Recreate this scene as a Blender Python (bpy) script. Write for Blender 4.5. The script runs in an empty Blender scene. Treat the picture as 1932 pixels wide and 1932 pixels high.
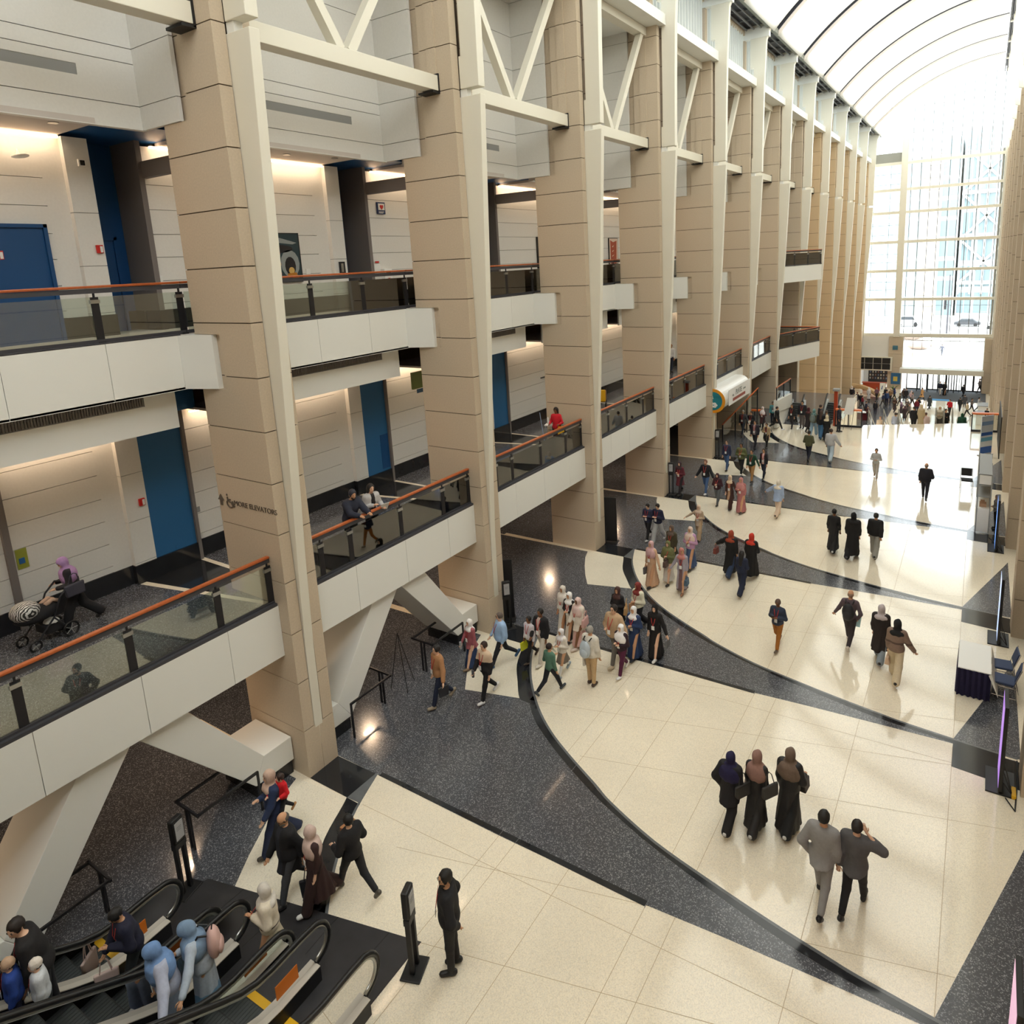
import bpy, math, random
import numpy as np
from mathutils import Vector, Matrix

# ---------------------------------------------------------------- camera, sky, exposure
scene = bpy.context.scene
COL = scene.collection
cd = bpy.data.cameras.new('camera')
cam = bpy.data.objects.new('camera', cd); COL.objects.link(cam)
cd.sensor_fit = 'HORIZONTAL'; cd.sensor_width = 36.0
cd.lens = 1290.863 / 1932 * 36
cd.shift_x = -(1032.647 - 966) / 1932
cd.shift_y = (747.737 - 966) / 1932
cd.clip_start = 0.1; cd.clip_end = 2000
YAW, PIT, ROL = -0.5699021, -0.1935680, -0.0490795
_f = Vector((math.sin(YAW) * math.cos(PIT), math.cos(YAW) * math.cos(PIT), math.sin(PIT)))
_r = Vector((math.cos(YAW), -math.sin(YAW), 0)); _u = _r.cross(_f)
_r2 = _r * math.cos(ROL) + _u * math.sin(ROL); _u2 = -_r * math.sin(ROL) + _u * math.cos(ROL)
_m = Matrix.Identity(4)
for _i in range(3):
    _m[_i][0] = _r2[_i]; _m[_i][1] = _u2[_i]; _m[_i][2] = -_f[_i]; _m[_i][3] = (11.9443, -8.1435, 10.9580)[_i]
cam.matrix_world = _m
scene.camera = cam

world = bpy.data.worlds.new('sky'); scene.world = world; world.use_nodes = True
_bg = world.node_tree.nodes['Background']
_bg.inputs['Color'].default_value = (0.90, 0.955, 1.0, 1)
_bg.inputs['Strength'].default_value = 3.3
sun_d = bpy.data.lights.new('sun', 'SUN'); sun_d.energy = 1.0; sun_d.angle = 0.6; sun_d.color = (1, 0.97, 0.92)
sun = bpy.data.objects.new('sun', sun_d); COL.objects.link(sun)
sun.rotation_euler = (math.radians(38), math.radians(22), 0)

def area_lamp(name, loc, size, power, color=(1, 0.9, 0.78), rot=(0, 0, 0), parent=None):
    l = bpy.data.lights.new(name, 'AREA'); l.shape = 'RECTANGLE'; l.size, l.size_y = size
    l.energy = power; l.color = color
    o = bpy.data.objects.new(name, l); COL.objects.link(o); o.location = loc; o.rotation_euler = rot
    if parent: o.parent = parent
    return o

scene.view_settings.view_transform = 'Standard'; scene.view_settings.look = 'None'
scene.view_settings.exposure = 0.85; scene.view_settings.gamma = 1.0
scene.view_settings.use_curve_mapping = False
cy = scene.cycles
cy.use_denoising = True; cy.max_bounces = 7; cy.diffuse_bounces = 4; cy.glossy_bounces = 4
cy.transmission_bounces = 6; cy.transparent_max_bounces = 16; cy.sample_clamp_indirect = 6.0
cy.caustics_reflective = False; cy.caustics_refractive = False

R = math.radians
rnd = random.Random(7)

# ---------------------------------------------------------------- materials
def lin(c):
    return tuple(((x / 255) / 12.92 if x / 255 <= 0.04045 else ((x / 255 + 0.055) / 1.055) ** 2.4) for x in c)
_mats = {}
def mat(name, rgb, rough=0.6, metal=0.0, spec=0.5, noise=0.0, nscale=8.0, bump=0.0, emit=0.0, trans=0.0):
    if name in _mats: return _mats[name]
    m = bpy.data.materials.new(name); m.use_nodes = True; nt = m.node_tree; b = nt.nodes['Principled BSDF']
    c = lin(rgb) + (1,)
    b.inputs['Base Color'].default_value = c; b.inputs['Roughness'].default_value = rough
    b.inputs['Metallic'].default_value = metal; b.inputs['Specular IOR Level'].default_value = spec
    if emit:
        b.inputs['Emission Color'].default_value = c; b.inputs['Emission Strength'].default_value = emit
    if noise or bump:
        tc = nt.nodes.new('ShaderNodeTexCoord'); n = nt.nodes.new('ShaderNodeTexNoise')
        n.inputs['Scale'].default_value = nscale; n.inputs['Detail'].default_value = 4
        nt.links.new(tc.outputs['Object'], n.inputs['Vector'])
        if noise:
            mx = nt.nodes.new('ShaderNodeMix'); mx.data_type = 'RGBA'; mx.blend_type = 'MULTIPLY'
            mx.inputs['A'].default_value = c; mx.inputs['Factor'].default_value = 1.0
            cr = nt.nodes.new('ShaderNodeMapRange')
            cr.inputs['From Min'].default_value = 0.3; cr.inputs['From Max'].default_value = 0.7
            cr.inputs['To Min'].default_value = 1 - noise; cr.inputs['To Max'].default_value = 1 + noise
            nt.links.new(n.outputs['Fac'], cr.inputs['Value'])
            nt.links.new(cr.outputs['Result'], mx.inputs['B'])
            nt.links.new(mx.outputs['Result'], b.inputs['Base Color'])
        if bump:
            bp = nt.nodes.new('ShaderNodeBump'); bp.inputs['Strength'].default_value = bump
            bp.inputs['Distance'].default_value = 0.02
            nt.links.new(n.outputs['Fac'], bp.inputs['Height']); nt.links.new(bp.outputs['Normal'], b.inputs['Normal'])
    _mats[name] = m
    return m

def speckle(name, base, chip, rough, dens=0.5, scale=60.0, coat=0.0):
    """terrazzo: chips of two sizes in a ground colour"""
    m = bpy.data.materials.new(name); m.use_nodes = True; nt = m.node_tree; b = nt.nodes['Principled BSDF']
    tc = nt.nodes.new('ShaderNodeTexCoord')
    v = nt.nodes.new('ShaderNodeTexVoronoi'); v.inputs['Scale'].default_value = scale
    nt.links.new(tc.outputs['Object'], v.inputs['Vector'])
    sep = nt.nodes.new('ShaderNodeSeparateColor'); nt.links.new(v.outputs['Color'], sep.inputs['Color'])
    cr = nt.nodes.new('ShaderNodeValToRGB')
    e = cr.color_ramp.elements
    e[0].position = 0.0; e[0].color = lin(base) + (1,)
    e[1].position = 1.0; e[1].color = lin(chip) + (1,)
    k = e.new(1 - dens); k.color = tuple(x * 1.25 for x in lin(base)) + (1,)
    nt.links.new(sep.outputs['Red'], cr.inputs['Fac'])
    n = nt.nodes.new('ShaderNodeTexNoise'); n.inputs['Scale'].default_value = 0.35; n.inputs['Detail'].default_value = 3
    nt.links.new(tc.outputs['Object'], n.inputs['Vector'])
    mr = nt.nodes.new('ShaderNodeMapRange'); mr.inputs['From Min'].default_value = 0.3; mr.inputs['From Max'].default_value = 0.7
    mr.inputs['To Min'].default_value = 0.93; mr.inputs['To Max'].default_value = 1.07
    nt.links.new(n.outputs['Fac'], mr.inputs['Value'])
    mx = nt.nodes.new('ShaderNodeMix'); mx.data_type = 'RGBA'; mx.blend_type = 'MULTIPLY'; mx.inputs['Factor'].default_value = 1
    nt.links.new(cr.outputs['Color'], mx.inputs['A']); nt.links.new(mr.outputs['Result'], mx.inputs['B'])
    nt.links.new(mx.outputs['Result'], b.inputs['Base Color'])
    b.inputs['Roughness'].default_value = rough
    b.inputs['Coat Weight'].default_value = coat; b.inputs['Coat Roughness'].default_value = 0.05
    _mats[name] = m
    return m

M_CREAM = speckle('cream_terrazzo', (226, 216, 196), (232, 224, 207), 0.09, 0.5, 70, 0.4)
M_CREAM2 = speckle('pale_terrazzo', (217, 209, 191), (230, 223, 208), 0.2, 0.6, 70, 0.2)
M_DARK = speckle('dark_terrazzo', (68, 70, 76), (150, 152, 157), 0.18, 0.25, 66, 0.3)
M_BLACK = mat('black_granite', (36, 38, 42), 0.1, noise=0.15, nscale=3)
M_GREYST = mat('grey_granite', (104, 107, 110), 0.15, noise=0.1, nscale=5)
M_STONE = mat('beige_limestone', (200, 184, 162), 0.8, noise=0.05, nscale=26)
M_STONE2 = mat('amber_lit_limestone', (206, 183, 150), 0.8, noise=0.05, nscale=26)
M_JOINT = mat('dark_joint', (84, 72, 60), 0.95)
M_WHITE = mat('white_panel', (236, 237, 233), 0.55)
M_WALLW = mat('pale_wall_panel', (228, 227, 223), 0.6, noise=0.02, nscale=20)
M_WJOINT = mat('grey_joint', (128, 128, 126), 0.9)
M_FIN = mat('off_white_steel', (228, 224, 210), 0.42)
M_BLUE = mat('blue_paint', (44, 104, 156), 0.5)
M_BLUED = mat('deep_blue_paint', (18, 74, 128), 0.45)
M_GREYW = mat('warm_grey_paint', (120, 114, 112), 0.7)
M_SOFFIT = mat('soffit', (206, 198, 192), 0.8)
M_BLKM = mat('black_metal', (38, 38, 42), 0.45, 0.3)
M_DGREY = mat('dark_grey_metal', (70, 70, 76), 0.5, 0.2)
M_WOOD = mat('orange_wood', (178, 92, 46), 0.35, noise=0.12, nscale=14)
M_ORANGE = mat('bright_orange_wood', (222, 112, 42), 0.4)
M_REDWOOD = mat('red_wood', (168, 62, 30), 0.45)
M_STEEL = mat('brushed_steel', (176, 178, 176), 0.28, 0.9)
M_CHROME = mat('chrome', (215, 215, 215), 0.12, 1.0)
M_RUBBER = mat('black_rubber', (24, 24, 26), 0.4)
M_YEL = mat('safety_yellow', (236, 182, 28), 0.5)
M_ORSIGN = mat('orange_sign', (232, 128, 40), 0.5)
M_GRILLE = mat('grille_grey', (150, 152, 152), 0.6)
M_BLKP = mat('black_plastic', (22, 22, 24), 0.5)
M_WHITEP = mat('white_plastic', (238, 238, 236), 0.4)
M_RED = mat('red_paint', (196, 34, 30), 0.45)
M_PLATE = mat('dark_floor_plate', (64, 63, 66), 0.42, 0.4, noise=0.12, nscale=3)
M_TREAD = mat('escalator_tread', (78, 82, 84), 0.4, 0.6)
M_MAROONTXT = mat('dark_bronze', (92, 80, 70), 0.5)

def glass(name, tint, fac=0.12, rough=0.02):
    m = bpy.data.materials.new(name); m.use_nodes = True; nt = m.node_tree; nt.nodes.clear()
    out = nt.nodes.new('ShaderNodeOutputMaterial'); mx = nt.nodes.new('ShaderNodeMixShader')
    t = nt.nodes.new('ShaderNodeBsdfTransparent'); t.inputs['Color'].default_value = tint + (1,)
    g = nt.nodes.new('ShaderNodeBsdfGlossy'); g.inputs['Roughness'].default_value = rough
    fr = nt.nodes.new('ShaderNodeFresnel'); fr.inputs['IOR'].default_value = 1.5
    ma = nt.nodes.new('ShaderNodeMath'); ma.operation = 'MULTIPLY_ADD'; ma.inputs[1].default_value = 1.0; ma.inputs[2].default_value = fac - 0.04
    nt.links.new(fr.outputs['Fac'], ma.inputs[0]); nt.links.new(ma.outputs[0], mx.inputs['Fac'])
    nt.links.new(t.outputs[0], mx.inputs[1]); nt.links.new(g.outputs[0], mx.inputs[2]); nt.links.new(mx.outputs[0], out.inputs[0])
    _mats[name] = m
    return m
M_GLASS = glass('railing_glass', (0.87, 0.935, 0.90), 0.17)
M_GLASSE = glass('escalator_glass', (0.88, 0.93, 0.905), 0.10)
M_WIN = glass('window_glass', (0.93, 0.97, 0.97), 0.05)

def translucent_fill(name, rgb, k=0.62):
    """translucency added so that sky light brightens the vault and the hall"""
    m = bpy.data.materials.new(name); m.use_nodes = True; nt = m.node_tree; nt.nodes.clear()
    out = nt.nodes.new('ShaderNodeOutputMaterial'); mx = nt.nodes.new('ShaderNodeMixShader'); mx.inputs['Fac'].default_value = k
    d = nt.nodes.new('ShaderNodeBsdfDiffuse'); d.inputs['Color'].default_value = lin(rgb) + (1,)
    t = nt.nodes.new('ShaderNodeBsdfTranslucent'); t.inputs['Color'].default_value = lin(rgb) + (1,)
    nt.links.new(d.outputs[0], mx.inputs[1]); nt.links.new(t.outputs[0], mx.inputs[2]); nt.links.new(mx.outputs[0], out.inputs[0])
    _mats[name] = m
    return m
M_VAULT = translucent_fill('vault_translucent_fill', (226, 222, 210))  # added translucency, stands in for clerestory light on the vault

# ---------------------------------------------------------------- mesh helpers
class MB:
    def __init__(s): s.v = []; s.f = []; s.m = []
    def face(s, pts, mi=0):
        n = len(s.v); s.v += [tuple(p) for p in pts]; s.f.append(tuple(range(n, n + len(pts)))); s.m.append(mi); return s
    def hexa(s, p, mi=0):
        n = len(s.v); s.v += [tuple(q) for q in p]
        for f in ((3, 2, 1, 0), (4, 5, 6, 7), (0, 1, 5, 4), (1, 2, 6, 5), (2, 3, 7, 6), (3, 0, 4, 7)):
            s.f.append(tuple(n + i for i in f)); s.m.append(mi)
        return s
    def box(s, x0, x1, y0, y1, z0, z1, mi=0):
        return s.hexa([(x0, y0, z0), (x1, y0, z0), (x1, y1, z0), (x0, y1, z0), (x0, y0, z1), (x1, y0, z1), (x1, y1, z1), (x0, y1, z1)], mi)
    def prism(s, poly, z0, z1, mi=0, ax='z'):
        n = len(s.v); k = len(poly)
        def P(a, b, c):
            return (a, b, c) if ax == 'z' else ((c, a, b) if ax == 'x' else (a, c, b))
        s.v += [P(a, b, z0) for a, b in poly] + [P(a, b, z1) for a, b in poly]
        s.f.append(tuple(n + i for i in reversed(range(k)))); s.m.append(mi)
        s.f.append(tuple(n + k + i for i in range(k))); s.m.append(mi)
        for i in range(k):
            j = (i + 1) % k; s.f.append((n + i, n + j, n + k + j, n + k + i)); s.m.append(mi)
        return s
    def beam(s, p, q, w, h, mi=0, up=(0, 0, 1)):
        p = Vector(p); q = Vector(q); d = (q - p).normalized(); u = Vector(up)
        if abs(d.dot(u)) > 0.99: u = Vector((1, 0, 0))
        r = d.cross(u).normalized() * (w / 2); u = r.cross(d).normalized() * (h / 2)
        a = [p - r - u, p + r - u, p + r + u, p - r + u]; b = [x + (q - p) for x in a]
        return s.hexa(a + b, mi)
    def tube(s, pts, rad, seg=8, mi=0, caps=True, closed=False):
        pts = [Vector(p) for p in pts]; n0 = len(s.v); k = len(pts); up0 = None
        rads = rad if isinstance(rad, (list, tuple)) else [rad] * k
        for i, p in enumerate(pts):
            if closed: d = pts[(i + 1) % k] - pts[i - 1]
            else: d = pts[min(i + 1, k - 1)] - pts[max(i - 1, 0)]
            d = d.normalized() if d.length > 1e-9 else Vector((0, 0, 1))
            if up0 is None:
                up0 = Vector((0, 0, 1)) if abs(d.z) < 0.9 else Vector((1, 0, 0))
            a = d.cross(up0)
            if a.length < 1e-4: a = d.cross(Vector((0, 1, 0)))
            a.normalize(); b = a.cross(d).normalized(); up0 = b
            for j in range(seg):
                t = 2 * math.pi * j / seg; q = p + (a * math.cos(t) + b * math.sin(t)) * rads[i]; s.v.append(tuple(q))
        for i in range(k if closed else k - 1):
            i2 = (i + 1) % k
            for j in range(seg):
                j2 = (j + 1) % seg
                s.f.append((n0 + i * seg + j, n0 + i * seg + j2, n0 + i2 * seg + j2, n0 + i2 * seg + j)); s.m.append(mi)
        if caps and not closed:
            s.f.append(tuple(n0 + j for j in reversed(range(seg)))); s.m.append(mi)
            s.f.append(tuple(n0 + (k - 1) * seg + j for j in range(seg))); s.m.append(mi)
        return s
    def ell(s, c, r, mi=0, nu=10, nv=7):
        n0 = len(s.v)
        for i in range(nv + 1):
            th = math.pi * i / nv
            for j in range(nu):
                ph = 2 * math.pi * j / nu
                s.v.append((c[0] + r[0] * math.sin(th) * math.cos(ph), c[1] + r[1] * math.sin(th) * math.sin(ph), c[2] + r[2] * math.cos(th)))
        for i in range(nv):
            for j in range(nu):
                j2 = (j + 1) % nu
                s.f.append((n0 + i * nu + j, n0 + (i + 1) * nu + j, n0 + (i + 1) * nu + j2, n0 + i * nu + j2)); s.m.append(mi)
        return s
    def build(s, name, mats, parent=None, smooth=False, loc=None, rz=0.0, bevel=0.0):
        me = bpy.data.meshes.new(name); me.from_pydata(s.v, [], s.f)
        if not isinstance(mats, (list, tuple)): mats = [mats]
        for m in mats: me.materials.append(m)
        if len(mats) > 1: me.polygons.foreach_set('material_index', s.m)
        if smooth: me.polygons.foreach_set('use_smooth', [True] * len(s.f))
        me.validate(); me.update()
        o = bpy.data.objects.new(name, me); COL.objects.link(o)
        if parent: o.parent = parent
        if loc is not None: o.location = loc
        if rz: o.rotation_euler.z = rz
        if bevel:
            b = o.modifiers.new('bevel', 'BEVEL'); b.width = bevel; b.segments = 2; b.limit_method = 'ANGLE'
        return o

def tag(o, label=None, cat=None, group=None, kind=None):
    if label: o['label'] = label
    if cat: o['category'] = cat
    if group: o['group'] = group
    if kind: o['kind'] = kind
    return o
def empty(name, loc=(0, 0, 0), label=None, cat=None, group=None, rz=0.0, kind=None):
    o = bpy.data.objects.new(name, None); COL.objects.link(o); o.location = loc; o.rotation_euler.z = rz
    o.empty_display_size = 0.2
    return tag(o, label, cat, group, kind)
def copy_tree(o, parent=None):
    c = o.copy(); COL.objects.link(c)
    if parent is not None: c.parent = parent
    for ch in list(o.children): copy_tree(ch, c)
    return c
def struct(name, mb, mats, **k):
    return tag(mb.build(name, mats, **k), kind='structure')

S = 6.7                    # bay length
W = 0.793                  # column width along the hall
D = 1.93                   # column depth
ZJ = [0, 1.147, 2.302, 3.461, 4.631, 5.708, 6.798, 7.884, 8.982, 10.071, 11.156, 12.242, 13.327, 14.41, 15.486,
      16.57, 17.655, 18.74, 19.825, 20.25]
F2, F3 = 4.10, 9.84        # floor heights of the two gallery levels
YB = 37.0                  # where the hall floor ends at the left
ZL = -5.9                  # lower entrance level
YE = 82.3                  # glazed end wall
# ================================================================ FLOOR
CURVE = [(1.257, 7.50), (1.60, 6.60), (1.99, 5.90), (2.46, 5.24), (3.16, 4.48), (3.88, 3.89), (4.68, 3.40), (5.62, 2.90), (6.13, 2.62),
         (7.28, 2.17), (8.52, 1.86), (9.54, 1.64), (10.5, 1.47), (11.0, 1.39), (12.17, 1.28), (13.2, 1.22)]
INNER = [(1.16, 6.71), (1.26, 6.51), (1.60, 5.75), (2.07, 5.10), (2.51, 4.55), (2.77, 4.59), (3.33, 4.00), (4.08, 3.50), (4.60, 3.19), (5.42, 2.76),
         (6.15, 2.43), (7.29, 2.02), (8.45, 1.70), (9.60, 1.42), (10.5, 1.26), (11.9, 1.13), (13.2, 1.04)]
def smooth(pts, n=4):
    out = []
    for i in range(len(pts) - 1):
        p0 = pts[max(i - 1, 0)]; p1 = pts[i]; p2 = pts[i + 1]; p3 = pts[min(i + 2, len(pts) - 1)]
        for k in range(n):
            t = k / n; t2 = t * t; t3 = t2 * t
            out.append(tuple(0.5 * (2 * p1[a] + (p2[a] - p0[a]) * t + (2 * p0[a] - 5 * p1[a] + 4 * p2[a] - p3[a]) * t2 + (-p0[a] + 3 * p1[a] - 3 * p2[a] + p3[a]) * t3) for a in (0, 1)))
    out.append(pts[-1]); return out
CS = smooth(CURVE); IS_ = smooth(INNER[5:])
def offs(pts, d):
    r = []
    for i, p in enumerate(pts):
        a = pts[max(i - 1, 0)]; b = pts[min(i + 1, len(pts) - 1)]
        t = Vector((b[0] - a[0], b[1] - a[1])).normalized(); r.append((p[0] + t.y * d, p[1] - t.x * d))
    return r
GR = offs(CS, 0.055)
FLOOR_EDGE = [(-13, -16), (15, -16), (15, 38.0), (13.1, 38.25), (11.85, 37.9), (11.6, 40.0), (6.13, 37.4), (6.13, 36.66), (4.4, 36.55), (4.4, 46.9), (-13, 46.9)]
fl = MB(); fl.prism(FLOOR_EDGE, -0.5, 0.0, 0)
def inlay(poly, z, mi): fl.face([(x, y, z) for x, y in poly], mi)
def strip(a, b, z, mi):
    n = min(len(a), len(b))
    for i in range(n - 1): fl.face([(*a[i], z), (*a[i + 1], z), (*b[i + 1], z), (*b[i], z)][::-1], mi)
def resamp(pts, xs):
    out = []
    for x in xs:
        for i in range(len(pts) - 1):
            if pts[i][0] <= x <= pts[i + 1][0]:
                t = (x - pts[i][0]) / max(1e-9, pts[i + 1][0] - pts[i][0]); out.append((x, pts[i][1] + t * (pts[i + 1][1] - pts[i][1]))); break
    return out
LOW = [(0.0, .80), (1.27, .81), (4.6, .80), (7.67, .86), (9.0, .96), (10.5, 1.04), (11.9, 1.10), (13.2, 1.12)]
for j in range(-2, 5):
    y0 = j * S
    o = lambda p: [(a, b + y0) for a, b in p]
    # speckled wedge: a run of quads between the lower edge and the inner edge of the band
    xs = [2.77 + k * 0.35 for k in range(30)] + [13.2]
    strip(o(resamp(LOW, xs)), o(resamp(IS_, xs)), 0.002, 1)
    inlay(o([(0, .80), (1.27, .81), (2.77, .805), (2.77, 4.60), (2.51, 4.55), (1.02, 4.17), (0.0, 4.0)]), 0.002, 1)
    inlay(o([(-13, -.16 if j else -.16), (-4.2, -0.16), (-4.2, .0)]), 0.0015, 1)
    inlay(o([(-13, 0.0), (0, 0.0), (0, 4.0), (1.02, 4.17), (.62, 4.75), (.22, 5.42), (-.1, 6.05), (-.27, 6.54), (-13, 6.3)]), 0.002, 1)
    inlay(o([(1.02, 4.17), (2.51, 4.55), (2.07, 5.10), (1.60, 5.75), (1.26, 6.51), (1.16, 6.70), (-.27, 6.56), (-.1, 6.05), (.22, 5.42), (.62, 4.75)]), 0.0025, 4)
    # black band and grey edging along the sweep
    xa = [1.257 + (2.77 - 1.257) * k / 7 for k in range(8)]
    inn = smooth([(1.16, 6.71), (1.26, 6.51), (1.60, 5.75), (2.07, 5.10), (2.51, 4.55), (2.77, 4.52)], 4)
    cu = [p for p in CS if p[1] <= 6.75 and p[0] <= 3.1][:len(inn)]
    outer = smooth([(1.56, 6.71), (1.62, 6.51), (1.93, 5.95), (2.40, 5.25), (2.85, 4.78), (3.05, 4.50)], 4)
    strip(o(inn), o(outer), 0.003, 2)
    xs2 = [2.77 + k * 0.35 for k in range(30)] + [13.2]
    strip(o(resamp(IS_, xs2)), o(resamp(GR, xs2)), 0.003, 2)
    strip(o(GR), o(CS), 0.0035, 3)
    strip(o([(2.7, 4.60), (3.05, 4.40)]), o([(2.95, 4.66), (3.12, 4.50)]), 0.0032, 2)
    # straight black strip, polished square and grey triangle at the column foot
    inlay(o([(1.30, .805), (7.67, .825), (7.675, .945), (1.31, .915)]), 0.004, 2)
    inlay(o([(0.0, 0.0), (1.17, .01), (1.19, .81), (0, .79)]), 0.0036, 2)
    inlay(o([(1.17, .01), (1.49, .03), (1.25, .83), (1.19, .82)]), 0.0042, 3)
    # right-hand dark corner
    inlay(o([(12.0, 1.28), (13.25, 1.2), (13.25, 5.4), (13.12, 4.95)]), 0.0022, 1)
    inlay(o([(12.0, .30), (13.25, .18), (13.25, 1.10), (12.0, 1.13)]), 0.0024, 2)
    # fine joints
    for x in (4.59, 4.97, 6.16, 7.68, 8.2, 10.1, 12.0): inlay(o([(x - .005, 1.2), (x + .005, 1.2), (x + .005, 7.7), (x - .005, 7.7)]), 0.0012, 5)
    for x in (4.59, 4.97, 7.68): inlay(o([(x - .005, .8), (x + .005, .8), (x + .005, 3.2 if x < 5 else 1.9), (x - .005, 3.2 if x < 5 else 1.9)]), 0.0044, 3)
    inlay(o([(1.6, .035), (12.0, .42), (12.0, .43), (1.6, .045)]), 0.0013, 5)
    for yy in (4.64, 2.97, 6.3): inlay(o([(3 if yy > 4 else 4.9, yy + (0 if yy > 4 else .5)), (13.1, yy + 2.70), (13.1, yy + 2.71), (3 if yy > 4 else 4.9, yy + (.01 if yy > 4 else .51))]), 0.0011, 5)
struct('floor', fl, [M_CREAM, M_DARK, M_BLACK, M_GREYST, M_CREAM2, mat('floor_joint', (186, 166, 134), 0.5)])
lf = MB(); lf.box(-13, 16, 34, YE + .2, ZL - .5, ZL, 0)
lf.box(4.6, 12.9, 75.9, YE, ZL, ZL + .006, 1); lf.box(-1.5, 4.6, 60, 76, ZL, ZL + .004, 2)
lf.box(7.6, 9.7, 76.0, 76.9, ZL + .006, ZL + .01, 3)
struct('floor_lower', lf, [M_CREAM, mat('entrance_carpet', (74, 76, 80), 0.9, noise=.1), M_DARK, mat('mat_blue', (70, 140, 190), 0.8)])
lg = MB()
for b in (5, 6): lg.box(-13, 0.3 if b == 5 else .3, b * S, min((b + 1) * S, 46.9), 0, .002, 0)
lg.box(.3, 4.3, 36.0, 46.9, 0, .002, 0)
struct('floor_side_paving', lg, M_DARK)
# retaining faces below the hall floor edge
rf = MB(); rf.box(-13, 4.4, 46.9, 47.2, ZL, -0.5); rf.box(11.6, 15, 40.2, 40.4, ZL, -.5)
struct('wall_below_edge', rf, M_STONE)

# grand staircase going down to the entrance
st = MB(); NST = 37
for k in range(NST):
    z = -(k + 1) * (-ZL / NST); ya = 37.4 + 0.03 + k * 0.30
    y1 = ya + 0.45
    st.hexa([(6.13, ya, z - .3), (11.6, ya + 2.6, z - .3), (11.6, y1 + 2.6, z - .3), (6.13, y1, z - .3),
             (6.13, ya, z), (11.6, ya + 2.6, z), (11.6, y1 + 2.6, z), (6.13, y1, z)], 0)
struct('stairs', st, M_CREAM)

# ================================================================ COLUMNS ON THE LEFT
def column(i, mirror=False, zb=0.0, ztop=20.25):
    mb = MB(); m = -1 if mirror else 1; ox = 13.2 if mirror else 0.0
    def bx(xa, xb, ya, yb, za, zb_, mi=0):
        x0, x1 = ox + m * xa, ox + m * xb
        mb.box(min(x0, x1), max(x0, x1), ya, yb, za, zb_, mi)
    cuts = sorted(set([z for z in ZJ if z > zb + .01 and z <= ztop] + ([-1.15 * k for k in range(0, 5)] if zb < -1 else [])))
    zs = [zb] + [c for c in cuts if c > zb + 0.05]
    bx(-D + .022, -.022 - .1, .1, W - .1, zb, ztop, 1); bx(-1.06, -.13, .022, W - .022, zb, ztop, 1)
    if i > 6 or mirror: bx(-D + .022, -1.0, .022, W - .022, zb, ztop, 1)
    else: bx(-D + .022, -1.0, .022, W - .022, zb, 8.7, 1); bx(-D + .022, -1.0, .022, W - .022, 9.85, 13.94, 1)
    bx(-.2, -.022, .03, .25, zb, ztop, 1); bx(-.2, -.022, .54, W - .03, zb, ztop, 1)
    bx(-.16, -.12, .2, .6, zb, ztop, 1)
    for a, b in zip(zs[:-1], zs[1:]):
        a2, b2 = a + .011, b - .011
        if a == zb: a2 = a
        sub = [a2] + [c for c in (8.71, 9.84, 13.95) if a2 < c < b2 and not mirror] + [b2]
        for s0, s1 in zip(sub[:-1], sub[1:]):
            mid = (s0 + s1) / 2
            inset = (8.71 < mid < 9.84 or mid > 13.95) and not mirror and i <= 6
            if inset:
                bx(-1.08, -.13, 0, W, s0, s1); bx(-D, -1.08, .09, W - .09, s0, s1)
                if mid > 15.5:
                    pass
            else: bx(-D, -.13, 0, W, s0, s1)
            if s0 < 0.58 or mirror: bx(-.13, 0, 0, .393, s0, s1); bx(-.13, 0, .40, W, s0, s1)
            else: bx(-.13, 0, 0, .27, s0, s1); bx(-.13, 0, .515, W, s0, s1)
            if mid > 15.5 and not mirror: bx(-.80, -.50, -.03, .0, s0, s1)
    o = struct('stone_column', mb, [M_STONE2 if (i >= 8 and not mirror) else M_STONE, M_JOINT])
    o.location.y = i * S
    return o
def fins(i, root):
    lo = MB(); y0, y1 = .285, .50
    pr = [(-.12, .59), (-.005, .59), (.02, 3.0), (.119, 5.1), (.21, 6.4), (.35, 8.74), (.45, 10.66), (.55, 13.0), (.655, 15.31), (-.12, 15.31)]
    lo.prism(pr, y0, y1, 0, ax='y'); lo.build('lower_fin', M_FIN, root, bevel=.012)
    up = MB()
    up.prism([(.03, 15.50), (.635, 15.50), (.66, 18.0), (.70, 20.3), (.80, 22.6), (1.0, 23.15), (1.02, 23.5), (-.1, 23.5), (-.1, 21.2), (.10, 21.2), (.10, 16.3), (.03, 16.3)], .26, .53, 0, ax='y')
    up.build('upper_fin', M_FIN, root, bevel=.012)
    br = MB(); br.box(0.0, .22, .30, .48, 15.31, 15.50, 0); br.build('bracket', M_WHITE, root)
for i in range(-1, 13):
    c = column(i, zb=(ZL if i >= 7 else 0.0))
    c.name = 'stone_column'
    c['label'] = 'beige limestone column of stacked courses on the left side of the hall'; c['category'] = 'column'
    c['group'] = 'stone columns along the left side'
    f = empty('steel_fin', (0, i * S, 0), 'off-white tapering steel fin on the front of a left-hand stone column', 'steel fin', 'steel fins on the left columns')
    fins(i, f)

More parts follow.
